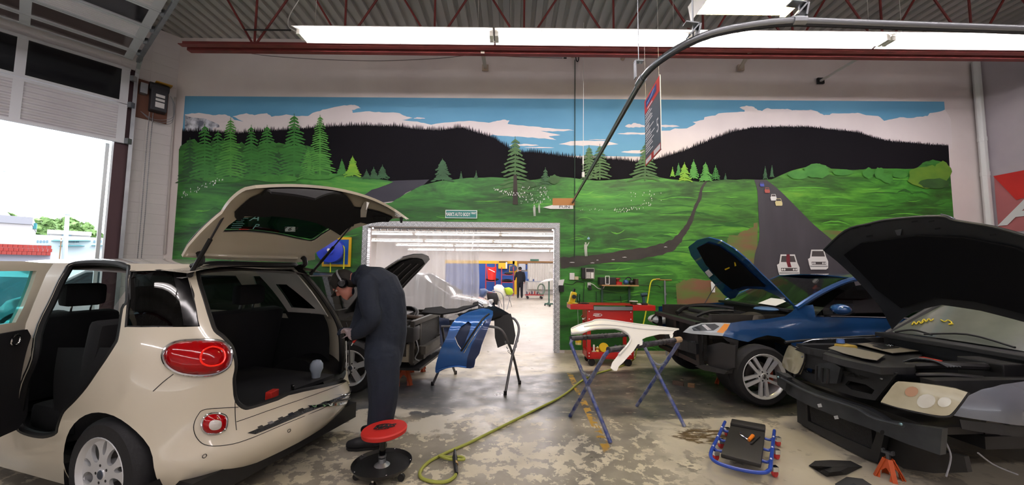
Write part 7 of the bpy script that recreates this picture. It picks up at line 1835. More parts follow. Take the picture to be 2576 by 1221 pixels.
t = thing('wall_shelf', 'narrow wooden shelf on two grey steel legs fixed to the mural', 'shelf', W(1550, 760)); z_ = W(1550, 717.5).z; a, c = W(1506, 717, 0), W(1595, 717, 0)
MB().box(((a.x + c.x) / 2, YW - .16, z_), (c.x - a.x, .24, .022)).build('board', mat('pale_wood', 'b08d5c', .6), t, 0)
for px in (1513, 1581): p = W(px, 760); MB().bar((p.x, YW - .06, z_), (p.x, YW - .05, p.z), .035, .03, up=(0, 1, 0)).build('bracket', mat('dark_green_grey', '3d5a4c', .6), t, 0)
def on_shelf(px): return Vector((W(px, 700).x, YW - .16, z_ + .011))
o = MB().box(on_shelf(1521) + Vector((0, 0, .07)), (.31, .18, .14)).build('radio', mat('radio_black', '1e1d1e', .5), None, 0, bevel=.01); tag(o, 'black box-shaped radio on the left of the wooden wall shelf', 'radio')
t = thing('phone_charger', 'white phone in a frame with a white charging lead hung before the radio', 'charger', on_shelf(1519)); b = MB(); c = on_shelf(1519) + Vector((0, -.11, .09))
for s in (-1, 1): b.box(c + Vector((s * .036, 0, 0)), (.012, .012, .15)); b.box(c + Vector((0, 0, s * .075)), (.08, .012, .012))
b.build('frame', PW, t, 0); MB().tube(spline([tuple(c + Vector((.02, 0, -.08))), tuple(W(1522, 718, .1)), tuple(W(1516, 727, .06)), tuple(W(1505, 726, .04)), tuple(W(1492, 716, .05)), tuple(W(1484, 714, .06))], 6), .008, 6).build('lead', PW, t)
t = thing('palm_sander', 'red and black palm sander on the middle of the wooden wall shelf', 'sander', on_shelf(1549)); MB().lathe([(0, 0), (.075, 0), (.075, .05), (.05, .06), (0, .06)], 18, Matrix.Translation(on_shelf(1549))).build('base', mat('red_plastic', 'a8261e', .4), t); MB().lathe([(.03, .06), (.03, .10), (.055, .11), (.05, .13), (0, .135)], 18, Matrix.Translation(on_shelf(1548))).build('grip', mat('red_plastic_dark', '7d1f1c', .4), t)
t = thing('ear_muffs', 'blue and black ear muffs on the right of the wooden wall shelf', 'ear muffs', on_shelf(1575)); 
for i, px in enumerate((1568, 1581)): MB().sphere(on_shelf(px) + Vector((0, 0, .05)), (.055, .06, .05), 12, 8).build('ear_cup', mat(('muff_blue', 'muff_black')[i], ('2f4f7d', '1d1d20')[i], .4), t)
MB().tube([on_shelf(1574.5) + Vector((.06 * math.cos(a), 0, .06 + .09 * math.sin(a))) for a in np.linspace(.2, 2.9, 12)], .010, 8).build('band', BLACKP, t)
o = MB().box(on_shelf(1592) + Vector((0, 0, .06)), (.06, .16, .12)).build('spare_box', mat('dark_brown', '3a2a20', .7), None, 0, bevel=.006); tag(o, 'small dark box at the right end of the wooden wall shelf', 'box')
# cables on the wall
for i, (px, lb) in enumerate([([(1470, 712), (1468, 740), (1468, 766)], 'black cable hanging down the mural below the telephone'), ([(1500, 735), (1500, 766)], 'thin dark cable running down the mural left of the shelf leg'), ([(1594, 717), (1630, 719), (1655, 719), (1662, 726)], 'black cable running from the shelf to the steel pole'), ([(1561, 745), (1563, 766)], 'short dark cable hanging between the shelf legs'), ([(1420, 714), (1440, 716), (1452, 708), (1470, 712)], 'dark cable looping from the paper holder to the socket')]):
    o = MB().tube([tuple(W(x, y, .045)) for x, y in spline(px, 6)], .006, 5).build('wall_cable', mat('dark_rubber', '1d1d1f', .6), None); tag(o, lb, 'cable')
t = thing('air_drop_pole', 'upright steel air pipe with a T-shaped top standing against the mural', 'pipe', W(1669, 800)); p0 = Vector((W(1669, 800).x, YW - .12, 0)); z1 = W(1667, 706).z
MB().tube([p0, (p0.x - .01, p0.y, z1)], .018, 10).build('upright', GALV, t); MB().tube([(W(1652, 703).x, p0.y, z1 + .01), (W(1683, 703).x, p0.y, z1 + .01)], .014, 8).build('cross_bar', mat('brass', 'a8844a', .35, .8), t); MB().tube([(p0.x, p0.y, z1 - .28), (p0.x, p0.y, z1 - .24)], .024, 10).build('coupling', GALV, t)
HOSE = mat('yellow_green_hose', 'b5b82c', .5)
t = thing('wall_hose', 'bright yellow hose hanging from the steel pipe down behind the red cart', 'hose', W(1632, 760))
MB().tube(spline([tuple(W(1654, 703, .12)), tuple(W(1642, 705, .12)), tuple(W(1636, 715, .13)), tuple(W(1632, 740, .14)), tuple(W(1628, 765, .16)), tuple(W(1622, 800, .2)), tuple(W(1612, 840, .3)), tuple(W(1602, 880, .36))], 6), .013, 8).build('hose_run', mat('bright_yellow_hose', 'd2d62a', .5), t); MB().tube([W(1660, 703, .12), W(1650, 703, .12)], .018, 8).build('fitting', mat('brass', 'a8844a', .35, .8), t)
o = MB().poly([W(1788, 709, .035), W(1799, 709, .035), W(1799, 736, .035), W(1790, 736, .035)]).build('wall_notice', PW, None, 0); tag(o, 'small white notice stuck on the brown part of the mural', 'notice')
# hose reel on a yellow framed board left of the doorway
t = thing('hose_reel', 'large blue hose reel on a blue board with a yellow border left of the doorway', 'hose reel', W(850, 672))
Wb(MB(), 813, 598, 887, 671, 0, .03).build('yellow_board', mat('yellow_paint', 'e0b21e', .5), t, 0); Wb(MB(), 819, 604, 881, 665, .03, .04).build('blue_board', mat('board_blue', '1c56a8', .5), t, 0)
RB = mat('reel_blue', '2a43c4', .35); c = W(842, 632, .0); Mr = Matrix.Translation(c + Vector((0, -.08, 0))) @ Matrix.Rotation(math.pi / 2, 4, 'X') @ Matrix.Rotation(.25, 4, 'Y')
MB().lathe([(0, 0), (.21, 0), (.24, .05), (.24, .10), (.19, .14), (.19, .19), (.24, .23), (.23, .27), (.09, .30), (0, .30)], 28, Mr).build('drum', RB, t); MB().lathe([(0, .30), (.08, .31), (.085, .33), (.03, .345), (0, .345)], 20, Mr).build('hub_disc', RB, t); MB().lathe([(0, .345), (.03, .345), (.03, .355), (0, .36)], 12, Mr).build('hub_badge', PW, t)
b = MB(); b.bar(W(829, 625, .1), W(838, 610, .25), .05, .10); b.bar(W(862, 612, .1), W(862, 640, .2), .03, .12, up=(0, 1, 0)); b.build('bracket', RB, t, 0)
YH = mat('bright_yellow_hose', 'd2d62a', .5)
MB().tube([tuple(v) for v in spline([tuple(W(860, 618, .2)), tuple(W(865, 622, .22)), tuple(W(866, 635, .2)), tuple(W(865, 660, .15)), tuple(W(864, 690, .15))], 6)], .012, 8).build('hose', YH, t)
MB().tube([tuple(v) for v in spline([tuple(W(834, 640, .3)), tuple(W(832, 650, .3)), tuple(W(826, 656, .28)), tuple(W(819, 652, .25)), tuple(W(828, 648, .28)), tuple(W(831, 662, .25)), tuple(W(831, 690, .22))], 6)], .011, 8).build('hose_tail', YH, t)
o = MB().add([W(804, 697, .05), W(838, 697, .05), W(838, 712, .05), W(815, 708, .05), W(804, 697, .25), W(838, 697, .25), W(838, 712, .25), W(815, 708, .25)], [(0, 1, 2, 3), (7, 6, 5, 4), (0, 4, 5, 1), (1, 5, 6, 2), (2, 6, 7, 3), (3, 7, 4, 0)]).build('blue_tool_box', mat('navy_box', '1b2a6d', .4), None, 0); tag(o, 'dark blue tool box fixed to the mural below the hose reel', 'tool box')

# ================================================================ folding stand with the white wing panel
BLT = mat('chipped_blue_tube', '3a4a86', .45, .3, noise=('7c8196', 14, .12, (1, 1, 1)))
ws = thing('wing_stand', 'blue folding stand with crossed legs and taped bars holding the white wing panel', 'stand', G(1570, 1060))
A1, C1 = G(1536, 1116), G(1722, 1075); B2, D2 = G(1434, 1049), G(1602, 1023)
ZT = .86
tA = PL(1432, 856, (0, 0, ZT), (0, 0, 1)); tB = PL(1526, 886, (0, 0, ZT), (0, 0, 1)); tD = PL(1711, 858, (0, 0, ZT), (0, 0, 1)); tC = tA + (C1 - A1)
for nm, f0, t0, t1, f1 in (('outer_leg', A1, tA, tC, C1), ('inner_leg', B2, tB, tD, D2)):
    for f_, q in ((f0, t0), (f1, t1)):
        MB().tube([f_ + Vector((0, 0, .005)), f_.lerp(q, .96), q + (((t1 - t0) if q == t0 else (t0 - t1)).normalized()) * .04 + Vector((0, 0, .012))], .019, 10).build(nm, BLT, ws)
    P = [t0 + (t1 - t0) * u + Vector((0, 0, .015)) for u in np.linspace(.02, .98, 60)]
    MB().tube(P, [.026 + .004 * (i % 3 == 0) + .002 * math.sin(i * 1.7) for i in range(60)], 10).build('taped_bar', mat('black_tape', '19191b', .45, noise=('4a4850', 22, .2, (1, 1, 1))), ws)
MB().tube([tD - (tD - tB).normalized() * .10 + Vector((0, 0, .015)), tD + Vector((0, 0, .015))], .031, 10).build('tan_tape', mat('tan_tape', '9c8468', .7), ws)
def cross(a0, a1, b0, b1):
    return (a0.lerp(a1, .5) + b0.lerp(b1, .5)) / 2
for p in (cross(A1, tA, B2, tB), cross(C1, tC, D2, tD)): MB().sphere(p, .026, 8, 6).build('pivot_bolt', GALV, ws)
def chain(a, c, sag, par, n=13):
    b = MB(); 
    for i in range(n):
        t = i / (n - 1); p = a.lerp(c, t) - Vector((0, 0, sag * math.sin(math.pi * t))); t2 = min(1, t + .02); q = a.lerp(c, t2 if t2 > t else t) - Vector((0, 0, sag * math.sin(math.pi * t2))); d = (q - p) if (q - p).length > 1e-6 else (c - a); _, s1, s2 = basis(d); d = d.normalized(); s_ = s1 if i % 2 else s2
        b.tube([p + d * .020 * math.cos(k_) + s_ * .011 * math.sin(k_) for k_ in np.linspace(0, 6.283, 11)[:-1]], .0038, 5, closed=True)
    return b.build('chain', GALV, par)
chain(A1.lerp(tA, .72), B2.lerp(tB, .70), .05, ws); chain(C1.lerp(tC, .72), D2.lerp(tD, .70), .05, ws)
# white wing
f_out = [(1436, 827), (1461, 817), (1488, 810), (1497, 806), (1518, 805), (1552, 809), (1601, 816), (1650, 822), (1709, 829), (1697, 833), (1691, 843), (1685, 841), (1660, 841), (1638, 846), (1626, 849), (1616, 854), (1614, 866), (1605, 866), (1594, 883), (1567, 913), (1557, 922), (1552, 933), (1545, 933), (1536, 926), (1540, 913), (1557, 891), (1577, 868), (1585, 854), (1581, 844), (1567, 834), (1547, 828), (1503, 829), (1483, 832), (1471, 837), (1465, 840), (1437, 842)]
n_bar = Vector((tD - tB).normalized()); 
def wing(off):
    def f(u, v):
        u = np.asarray(u); v = np.asarray(v)
        Y = 3.20 + (936 - v) / 131.0 * .52 + (u - 1560) / 270.0 * .36 - off
        rx = c_fwd[0] + c_right[0] * (u - CX) / F + c_up[0] * (CY - v) / F; ry = c_fwd[1] + c_right[1] * (u - CX) / F + c_up[1] * (CY - v) / F; rz = c_fwd[2] + c_right[2] * (u - CX) / F + c_up[2] * (CY - v) / F
        t = Y / ry; return rx * t, Y, EYE + rz * t
    return f
wp = thing('car_wing', 'bare white front wing panel with a wheel arch cut-out lying on the blue stand', 'car part', D(1560, 935, 3.4))
WHT = mat('white_primer', 'e2e2de', .35, coat=.4)
panel('wing_skin', f_out, [], wing(0), 9, WHT, wp, .006, world=True)
def wt(name, px, r_, m_, off): return MB().tube([Vector(tuple(float(q) for q in wing(off)(np.array(x), np.array(y)))) for x, y in spline(px, 4)], r_, 8).build(name, m_, wp)
wt('arch_flange', [(1437, 838), (1465, 836), (1483, 830), (1503, 827), (1547, 826), (1569, 832), (1583, 843), (1587, 854), (1578, 870), (1557, 893)], .010, WHT, .015)
wt('crease_line', [(1470, 822), (1510, 817), (1560, 820), (1620, 828), (1695, 831)], .006, WHT, .004)
wt('top_edge', [(1438, 827), (1461, 817), (1488, 810), (1497, 806), (1518, 805), (1552, 809), (1601, 816), (1650, 822), (1707, 829)], .009, WHT, -.004)
panel('mounting_tab', [(1684, 842), (1694, 842), (1692, 850), (1687, 851)], [], wing(.01), 4, WHT, wp, .004, world=True); panel('mounting_tab', [(1610, 858), (1617, 858), (1616, 868), (1609, 870)], [], wing(.01), 4, WHT, wp, .004, world=True)
# ================================================================ air hose on the floor
ah = thing('air_hose', 'long yellow-green air hose winding over the floor to a loop with a blow gun', 'hose', G(1110, 1170))
path = [(1601, 882), (1597, 900), (1585, 912), (1565, 921), (1530, 932), (1490, 944), (1458, 962), (1432, 984), (1400, 1005), (1350, 1030), (1290, 1060), (1230, 1090), (1180, 1115), (1140, 1132), (1108, 1147), (1078, 1163), (1057, 1187), (1062, 1204), (1092, 1213), (1124, 1212), (1143, 1200), (1147, 1190)]
P = []
for i, (x, y) in enumerate(path):
    P.append(tuple(W(x, y, .36) if i == 0 else G(x, y, .013 if i > 1 else .12)))
MB().tube(spline(P, 6), .013, 8).build('hose_run', mat('dusty_hose', '8f9440', .6), ah)
MB().tube(spline([tuple(G(x, y, .03)) for x, y in ((1104, 1147), (1130, 1156), (1166, 1157), (1160, 1150), (1125, 1150), (1108, 1145))], 6), .011, 8).build('hose_end_loop', mat('dusty_hose', '8f9440', .6), ah)
b = MB(); b.tube([G(1148, 1192, .02), G(1146, 1172, .03), G(1144, 1150, .04)], [.014, .016, .022], 8); b.tube([G(1144, 1150, .04), G(1144, 1132, .05)], [.02, .008], 8); b.build('blow_gun', BLACKP, ah)
MB().tube([G(1147, 1170, .03), G(1146, 1164, .033)], .019, 8).build('brass_coupling', mat('brass', 'a8844a', .35, .8), ah)
# ================================================================ flat tracing planes in a car's own space
class LP:
    def __init__(s, M, o, e1, e2, bend=None):
        s.M = M; s.iv = M.inverted(); s.o = Vector(o); s.e1 = Vector(e1).normalized(); s.e2 = Vector(e2).normalized(); s.n = s.e1.cross(s.e2).normalized(); s.bend = bend
    def tr(s, px):
        out = []
        for p in px:
            q = s.iv @ PL(p[0], p[1], s.M @ s.o, s.M.to_3x3() @ s.n) - s.o; out.append((q.dot(s.e1), q.dot(s.e2)))
        return out
    def surf(s, off=0.0):
        def f(u, v):
            d = off + (s.bend(u, v) if s.bend else 0.0)
            return tuple(s.o[i] + s.e1[i] * u + s.e2[i] * v + s.n[i] * d for i in range(3))
        return f
    def plate(s, name, px, m_, parent, thick=.01, off=0.0, step=.06, holes=(), sm=None):
        uv = s.tr(px); uv = spline(uv, sm, True) if sm else uv
        return panel(name, uv, [s.tr(h) for h in holes], s.surf(off), step, m_, parent, thick)
    def tube(s, name, px, r_, m_, parent, off=0.0, n=4):
        f = s.surf(off); return MB().tube([Vector(tuple(float(c) for c in f(np.array(u), np.array(v)))) for u, v in spline(s.tr(px), n)], r_, 8).build(name, m_, parent, 40, world=False)
# ================================================================ blue saloon with raised bonnet
JM = Matrix.Translation((3.0, 5.33, .14)) @ Matrix.Rotation(math.radians(182.3), 4, 'Z')
jt = thing('blue_saloon_car', 'metallic blue saloon with raised bonnet and front bumper removed, jacked up before the mural', 'car', M=JM)
JB = mat('deep_blue_paint', '1f4a80', .22, .3, coat=1.0); JBD = mat('dark_blue_underside', '0f1c30', .4)
def jl(name, m_, mb, sm=30, bev=0.0, par=None): return mb.build(name, m_, par or jt, sm, world=False, bevel=bev)
Jw = interp([.1, .3, .5, .7, .85, .95, 1.05, 1.2, 1.42], [.84, .87, .885, .89, .88, .86, .83, .75, .60])
def jside(off=0.0):
    def f(x, z):
        tp_ = np.clip((x - .30) / .62, 0, 1) ** 2 * .34
        return x, Jw(z) - tp_ + off, z
    return f
def jtr(px, off=0.0): return inv(jside(off), px, (-3.4, .95), (.1, 1.42), JM)
def jpan(name, px, m_, off=0.0, holes=(), thick=.006, step=.05, par=None): return panel(name, jtr(px, off), [jtr(h, off) for h in holes], jside(off), step, m_, par or jt, thick)
fend = [(1838, 813), (1870, 808), (1930, 803), (1975, 796), (1992, 785), (2002, 775), (2030, 769), (2045, 767), (2045, 940), (2022, 930), (2008, 895), (1991, 865), (1963, 849), (1931, 844), (1902, 851), (1882, 861), (1860, 857), (1836, 850), (1818, 846), (1828, 826)]
jpan('front_wing', fend, JB)
jpan('front_door', [(2048, 797), (2120, 798), (2210, 800), (2330, 804), (2330, 960), (2048, 950)], JB); jpan('rear_door', [(2334, 804), (2520, 812), (2520, 960), (2334, 960)], JB)
jpan('door_glass', [(2052, 795), (2075, 772), (2110, 742), (2150, 720), (2200, 712), (2320, 706), (2325, 802), (2210, 798)], glass('dark_car_glass', '2f3a3c'), -.02, thick=0)
MB().tube([Vector(tuple(float(c) for c in jside(.0)(np.array(u), np.array(v)))) for u, v in spline(jtr([(2002, 776), (2050, 745), (2110, 715), (2160, 701), (2240, 696), (2340, 694)]), 4)], .032, 8).build('roof_pillar', JB, jt, 40, world=False)
MB().tube([Vector(tuple(float(c) for c in jside(.004)(np.array(u), np.array(v)))) for u, v in spline(jtr([(2050, 796), (2120, 797), (2210, 799), (2330, 803)]), 4)], .008, 6).build('window_strip', CHROME, jt, 40, world=False)
# far side, roof, screen
panel('far_side', [(.55, .25), (.55, .88), (-.5, .95), (-3.3, .95), (-3.3, .25)], [], lambda x, z: (x, -jside()(x, z)[1], z), .15, JB, jt, .0)
panel('far_glass', [(-.75, .95), (-1.35, 1.36), (-2.6, 1.36), (-3.0, .95)], [], lambda x, z: (x, -jside(-.02)(x, z)[1], z), .2, glass('dark_car_glass', '2f3a3c'), jt, .0)
jl('far_pillar', JB, MB().tube([(-.55, -.78, .99), (-1.35, -.60, 1.39), (-2.6, -.60, 1.40)], .03, 8))
panel('roof', [(-1.32, -.60), (-1.28, 0), (-1.32, .60), (-2.7, .60), (-2.7, -.60)], [], lambda x, y: (x, y, 1.405 + .035 * (1 - (y / .6) ** 2) + .02 * np.sin((x + 1.3) * -1.5)), .15, JB, jt, .01)
panel('windscreen', [(-.52, -.76), (-.48, 0), (-.52, .76), (-1.33, .60), (-1.30, 0), (-1.33, -.60)], [], lambda x, y: (x, y, .99 + (-.5 - x) / .82 * .405 + .02 * (1 - (y / .7) ** 2)), .12, glass('greenish_glass', '93a48e', rough=.05), jt, .0)
jl('dashboard', mat('grey_dash', '4a4b48', .8), MB().box((-1.05, 0, .92), (.5, 1.4, .14)), 40, .04)
for y in (-.38, .38): jl('seat', SEAT, MB().box((-1.9, y, .85), (.2, .5, .75)), 40, .06); jl('head_rest', SEAT, MB().box((-1.97, y, 1.27), (.12, .26, .17)), 40, .04)
# mirror
mr = jl('door_mirror', JB, MB().sphere((-.80, 1.01, 1.04), (.085, .115, .062), 16, 10)); jl('mirror_foot', BLACKP, MB().bar((-.78, .84, .975), (-.79, .96, 1.0), .09, .045), 0, 0, mr)
# bonnet on its plane
HP = LP(JM, (-.55, 0, 1.0), (0, 1, 0), (.66, 0, .75), bend=lambda u, v: -.05 * (1 - (u / .75) ** 2))
bo = HP.plate('bonnet', [(1730, 623), (1750, 608), (1778, 602), (1809, 609), (1844, 627), (1884, 659), (1915, 690), (1954, 725), (1986, 757), (2002, 773), (1954, 747), (1915, 732), (1876, 731), (1856, 737), (1848, 751), (1836, 753), (1821, 741), (1797, 714), (1762, 674), (1738, 643)], JB, jt, .015, 0)
HP.plate('bonnet_lining', [(1752, 625), (1776, 614), (1806, 622), (1850, 652), (1890, 690), (1925, 722), (1870, 722), (1842, 730), (1812, 706), (1775, 665)], mat('black_insulation', '0a0a0c', .95, spec=.15), bo, .012, .025)
HP.plate('white_label', [(1776, 682), (1784, 677), (1795, 690), (1787, 696)], PW, bo, .002, .042, .05); HP.plate('yellow_mark', [(1822, 678), (1834, 673), (1835, 676), (1824, 681)], YL2, bo, .002, .042, .05); HP.plate('yellow_mark', [(1847, 660), (1850, 661), (1852, 669), (1848, 671)], YL2, bo, .002, .042, .05)
jl('prop_rod', STEELG, MB().tube([HP.iv @ D(1757, 790, 5.9), HP.iv @ PL(1802, 715, JM @ HP.o, JM.to_3x3() @ HP.n)], .006, 6))
# front end: head lamps, panel, beam, tray
LENS = mat('clear_lamp_lens', 'c4ccd0', .06, .1, coat=1.0)
NH = jpan('head_lamp', [(1718, 836), (1735, 822), (1765, 813), (1800, 812), (1838, 813), (1830, 828), (1818, 846), (1780, 843), (1740, 840)], LENS, .0)
jpan('amber_indicator', [(1822, 815), (1836, 816), (1828, 830), (1818, 839), (1803, 836)], mat('amber_lamp', 'e08a1e', .15, coat=1.0, emit='e08a1e', estr=.15), .006, par=NH, thick=.003)
jpan('dark_reflector', [(1740, 826), (1765, 816), (1798, 815), (1810, 822), (1795, 832), (1745, 833)], mat('lamp_dark', '3a4046', .15, coat=1.0), .006, par=NH, thick=.003); jpan('lamp_blade', [(1765, 818), (1774, 817), (1790, 830), (1780, 831)], CHROME, .010, par=NH, thick=.002)
NF = jl('head_lamp', LENS, MB().sphere((.58, -.66, .70), (.22, .14, .085), 16, 10)); jl('lamp_rim', BLACKP, MB().tube([(.58 + .2 * math.cos(a), -.66 + .1 * math.cos(a), .70 + .085 * math.sin(a)) for a in np.linspace(0, 6.28, 17)[:-1]], .012, 6), 30, 0, NF)
b = MB(); b.bar((.66, -.60, .80), (.66, .60, .80), .10, .05); b.bar((.62, -.55, .30), (.62, .55, .30), .08, .06); 
for y in (-.55, 0, .55): b.bar((.64, y, .28), (.66, y, .80), .07, .05)
jl('front_panel', BLACKP, b, 0); jl('radiator', mat('dark_core', '1a1a1c', .6, bump=.6, bscale=120), MB().box((.55, 0, .55), (.05, 1.05, .44)), 0)
b = MB(); P = [(.70 + .10 * (1 - (y / .62) ** 2), y, .50) for y in np.linspace(-.62, .62, 11)]
for i in range(10): b.bar(P[i], P[i + 1], .05, .13)
jl('bumper_beam', mat('dark_beam', '232428', .4, .5), b, 0)
for y in (-.45, .45): jl('beam_bracket', STEELG, MB().bar((.52, y, .50), (.74, y, .50), .12, .11), 0)
jpan('wing_liner', [(1838, 852), (1858, 860), (1855, 890), (1842, 940), (1828, 942), (1816, 938), (1830, 890)], BLACKP, -.03); jpan('lamp_bracket', [(1818, 848), (1860, 858), (1850, 866), (1830, 860)], BLACKP, -.01)
FP = LP(JM, (.70, 0, .5), (0, 1, 0), (0, 0, 1))
FP.plate('splash_guard', [(1762, 920), (1758, 870), (1790, 862), (1828, 870), (1826, 925), (1800, 935)], BLACKP, jt, .02, -.1); FP.plate('lower_lip', [(1748, 922), (1770, 918), (1830, 935), (1822, 942), (1770, 932)], BLACKP, jt, .02, .0)
FP.plate('fog_lamp_blank', [(1725, 862), (1745, 860), (1748, 880), (1728, 882)], STEELG, jt, .02, .03)
# bay
jl('engine', DKM, MB().box((.12, 0, .66), (.62, .86, .42)), 0, .04); jl('engine_cover', mat('black_engine_cover', '1d1d1f', .45), MB().box((.10, .02, .90), (.50, .58, .06)), 0, .02); jl('battery', BLACKP, MB().box((.18, .52, .82), (.26, .18, .2)), 0, .01)
for y in (-.62, .62): jl('inner_wing', DKM, MB().box((.05, y * 1.05, .78), (1.0, .06, .30)), 0); jl('strut_tower', GRM, MB().lathe([(.14, 0), (.13, .06), (.05, .09), (0, .09)], 18, Matrix.Translation((-.05, y * .92, .86))))
jl('firewall', DKM, MB().box((-.52, 0, .75), (.05, 1.45, .45)), 0); jl('scuttle', BLACKP, MB().box((-.50, 0, .985), (.20, 1.45, .03)), 0)
b = MB(); b.tube(spline([(.5, -.3, .84), (.3, -.4, .92), (0, -.35, .95), (-.25, -.1, .93)], 6), .03, 8); b.tube(spline([(.5, .25, .86), (.35, .35, .94), (.1, .42, .95)], 6), .02, 8); jl('coolant_hose', BLACKP, b)
jl('blue_bag', mat('pale_blue_bag', '5a7fae', .6), MB().sphere((-.32, .45, .98), (.14, .16, .03), 12, 6)); jl('white_card', PW, MB().add([(-.5, .05, 1.02), (-.45, .45, 1.02), (-.62, .48, 1.10), (-.66, .1, 1.10)], [(0, 1, 2, 3)]), 0)
b = MB(); b.lathe([(.36, -.22), (.385, -.22), (.385, .06)], 26, Matrix.Translation((.03, .70, .28)) @ AXL, -.1, math.pi + .1); jl('arch_liner', BLACKP, b); jl('arch_back', BLACKP, MB().box((.03, .5, .45), (.8, .03, .5)), 0)
wq = bpy.data.objects.new('front_wheel', None); link(wq, jt); MW_ = Matrix.Translation((.05, .78, .235)) @ AXL; wheel(wq, MW_, .352, .262, .21, 'twin')
vw_badge(wq, MW_ @ Matrix.Translation((0, 0, .105)), .026, CHROME)
wq = bpy.data.objects.new('front_wheel', None); link(wq, jt); wheel(wq, Matrix.Translation((.05, -.78, .235)) @ AXR, .34, .25, .21, 'twin')
wq = bpy.data.objects.new('rear_wheel', None); link(wq, jt); wheel(wq, Matrix.Translation((-2.6, .78, .20)) @ AXL, .335, .25, .21, 'twin')
wq = bpy.data.objects.new('rear_wheel', None); link(wq, jt); wheel(wq, Matrix.Translation((-2.6, -.78, .20)) @ AXR, .335, .25, .21, 'twin')
jl('underbody', BLACKP, MB().box((-1.4, 0, .24), (3.4, 1.5, .1)), 0); jl('brake_caliper', mat('red_caliper', 'b5452a', .5), MB().box((-.10, .74, .20), (.08, .06, .16)), 0, .01)
pj = G(1838, 975); dup(as0, Matrix.Translation((pj.x + .02, pj.y + .12, 0)) @ Matrix.Rotation(.4, 4, 'Z'), 'orange steel axle stand behind the front wheel of the blue saloon')
for i, (px, lb, m_) in enumerate([(((1692, 967), (1720, 971)), 'dark worn wood block on the slate floor before the blue saloon', '4a3a30'), (((1731, 973), (1748, 976)), 'short tan wood block on the slate floor before the blue saloon', '7a5f45')]):
    a, c = G(*px[0]), G(*px[1]); o = MB().bar(a + Vector((0, 0, .025)), c + Vector((0, 0, .025)), .06, .05).build('wood_block', mat('wood_%d' % i, m_, .8), None, 0, bevel=.004); tag(o, lb, 'wood block')
# ================================================================ dark grey saloon, nearest on the right, stripped and raised
PM = Matrix.Translation((3.618, 3.447, .061)) @ Matrix.Rotation(math.radians(184), 4, 'Z') @ Matrix.Scale(.90, 4)
ps = thing('grey_saloon_car', 'dark grey saloon with open bonnet and bare bumper beam, its yellowed head lamps exposed', 'car', M=PM)
def pl(name, m_, mb, sm=30, bev=0.0, par=None): return mb.build(name, m_, par or ps, sm, world=False, bevel=bev)
PG = mat('dark_grey_metallic', '6b717b', .25, .55, coat=1.0); PK2 = mat('dusty_black_plastic', '141517', .5, noise=('222325', 7, .3, (1, 1, 1))); BEAM = mat('dusty_dark_steel', '33363a', .45, .55, noise=('4a4d50', 6, .3, (1, 1, 1)))
YLN = mat('yellowed_lens', 'cfcbb0', .12, .0, coat=1.0, noise=('b3a98c', 6, .3, (1, 1, 1)))
# bonnet
PH = LP(PM, (-.66, 0, 1.02), (0, 1, 0), (.42, 0, .91), bend=lambda u, v: -.06 * (1 - (u / .8) ** 2) - .05 * np.sin(np.clip(v / 1.25, 0, 1) * 3.1))
hb2 = PH.plate('bonnet', [(2076, 628), (2098, 602), (2125, 579), (2176, 565), (2231, 555), (2290, 550), (2353, 547), (2392, 557), (2490, 571), (2560, 588), (2650, 620), (2720, 680), (2760, 800), (2720, 850), (2576, 820), (2451, 791), (2353, 776), (2294, 788), (2266, 804), (2243, 830), (2211, 779), (2152, 709), (2105, 657)], PK2, ps, .015, 0, .09)
PH.plate('bonnet_lining', [(2125, 640), (2165, 612), (2300, 596), (2420, 600), (2560, 625), (2660, 680), (2690, 790), (2576, 795), (2440, 765), (2340, 755), (2262, 778), (2200, 730)], mat('black_insulation', '0a0a0c', .95, spec=.15), hb2, .02, .03, .09)
PH.tube('edge_lip', [(2078, 627), (2126, 581), (2178, 567), (2231, 557), (2353, 549), (2392, 559), (2490, 573), (2576, 595)], .014, PK2, hb2, .012)
for px in ((2150, 575), (2178, 571), (2292, 562), (2335, 561), (2182, 597), (2350, 580), (2492, 594)): PH.plate('lining_slot', [(px[0] - 7, px[1] + 3), (px[0] + 7, px[1] + 1), (px[0] + 7, px[1] - 3), (px[0] - 7, px[1] - 1)], mat('deep_black', '050506', .9), hb2, .002, .018, .05)
PH.plate('bonnet_catch', [(2245, 583), (2262, 580), (2258, 596), (2250, 596)], STEELG, hb2, .01, .02, .05); PH.tube('paint_edge', [(2353, 546), (2372, 550), (2390, 558)], .006, PG, hb2, -.01)
# head lamps: near and far
NP = LP(PM, (.62, .66, .6), (-.62, 1, 0), (-.10, 0, 1), bend=lambda u, v: 0.03 * np.sin(np.clip((u + .3) / .6, 0, 1) * 3.14))
nh = NP.plate('head_lamp', [(2216, 1007), (2233, 982), (2250, 959), (2271, 957), (2354, 969), (2431, 990), (2412, 1018), (2395, 1041), (2381, 1047), (2347, 1043), (2268, 1024), (2226, 1014)], YLN, ps, .05, 0, .05, sm=2)
NP.tube('lamp_rim', [(2218, 1010), (2270, 1027), (2347, 1046), (2383, 1050), (2400, 1041), (2433, 990)], .008, BLACKP, nh, -.005)
for (cx, cy, r_, m_) in ((2292, 983, 13, mat('amber_haze', 'c49a7d', .2, coat=1.0)), (2330, 1008, 18, mat('lamp_bowl', 'e6e4d8', .08, .3, coat=1.0)), (2375, 1012, 13, mat('lamp_bowl', 'e6e4d8', .08, .3, coat=1.0))): NP.plate('lamp_bowl', [(cx + r_ * 1.3 * math.cos(a), cy + r_ * math.sin(a)) for a in np.linspace(0, 6.283, 14)[:-1]], m_, nh, .004, .005, .05)
FPp = LP(PM, (.66, -.62, .6), (.35, 1, 0), (-.10, 0, 1), bend=lambda u, v: .02 * np.cos(u * 6))
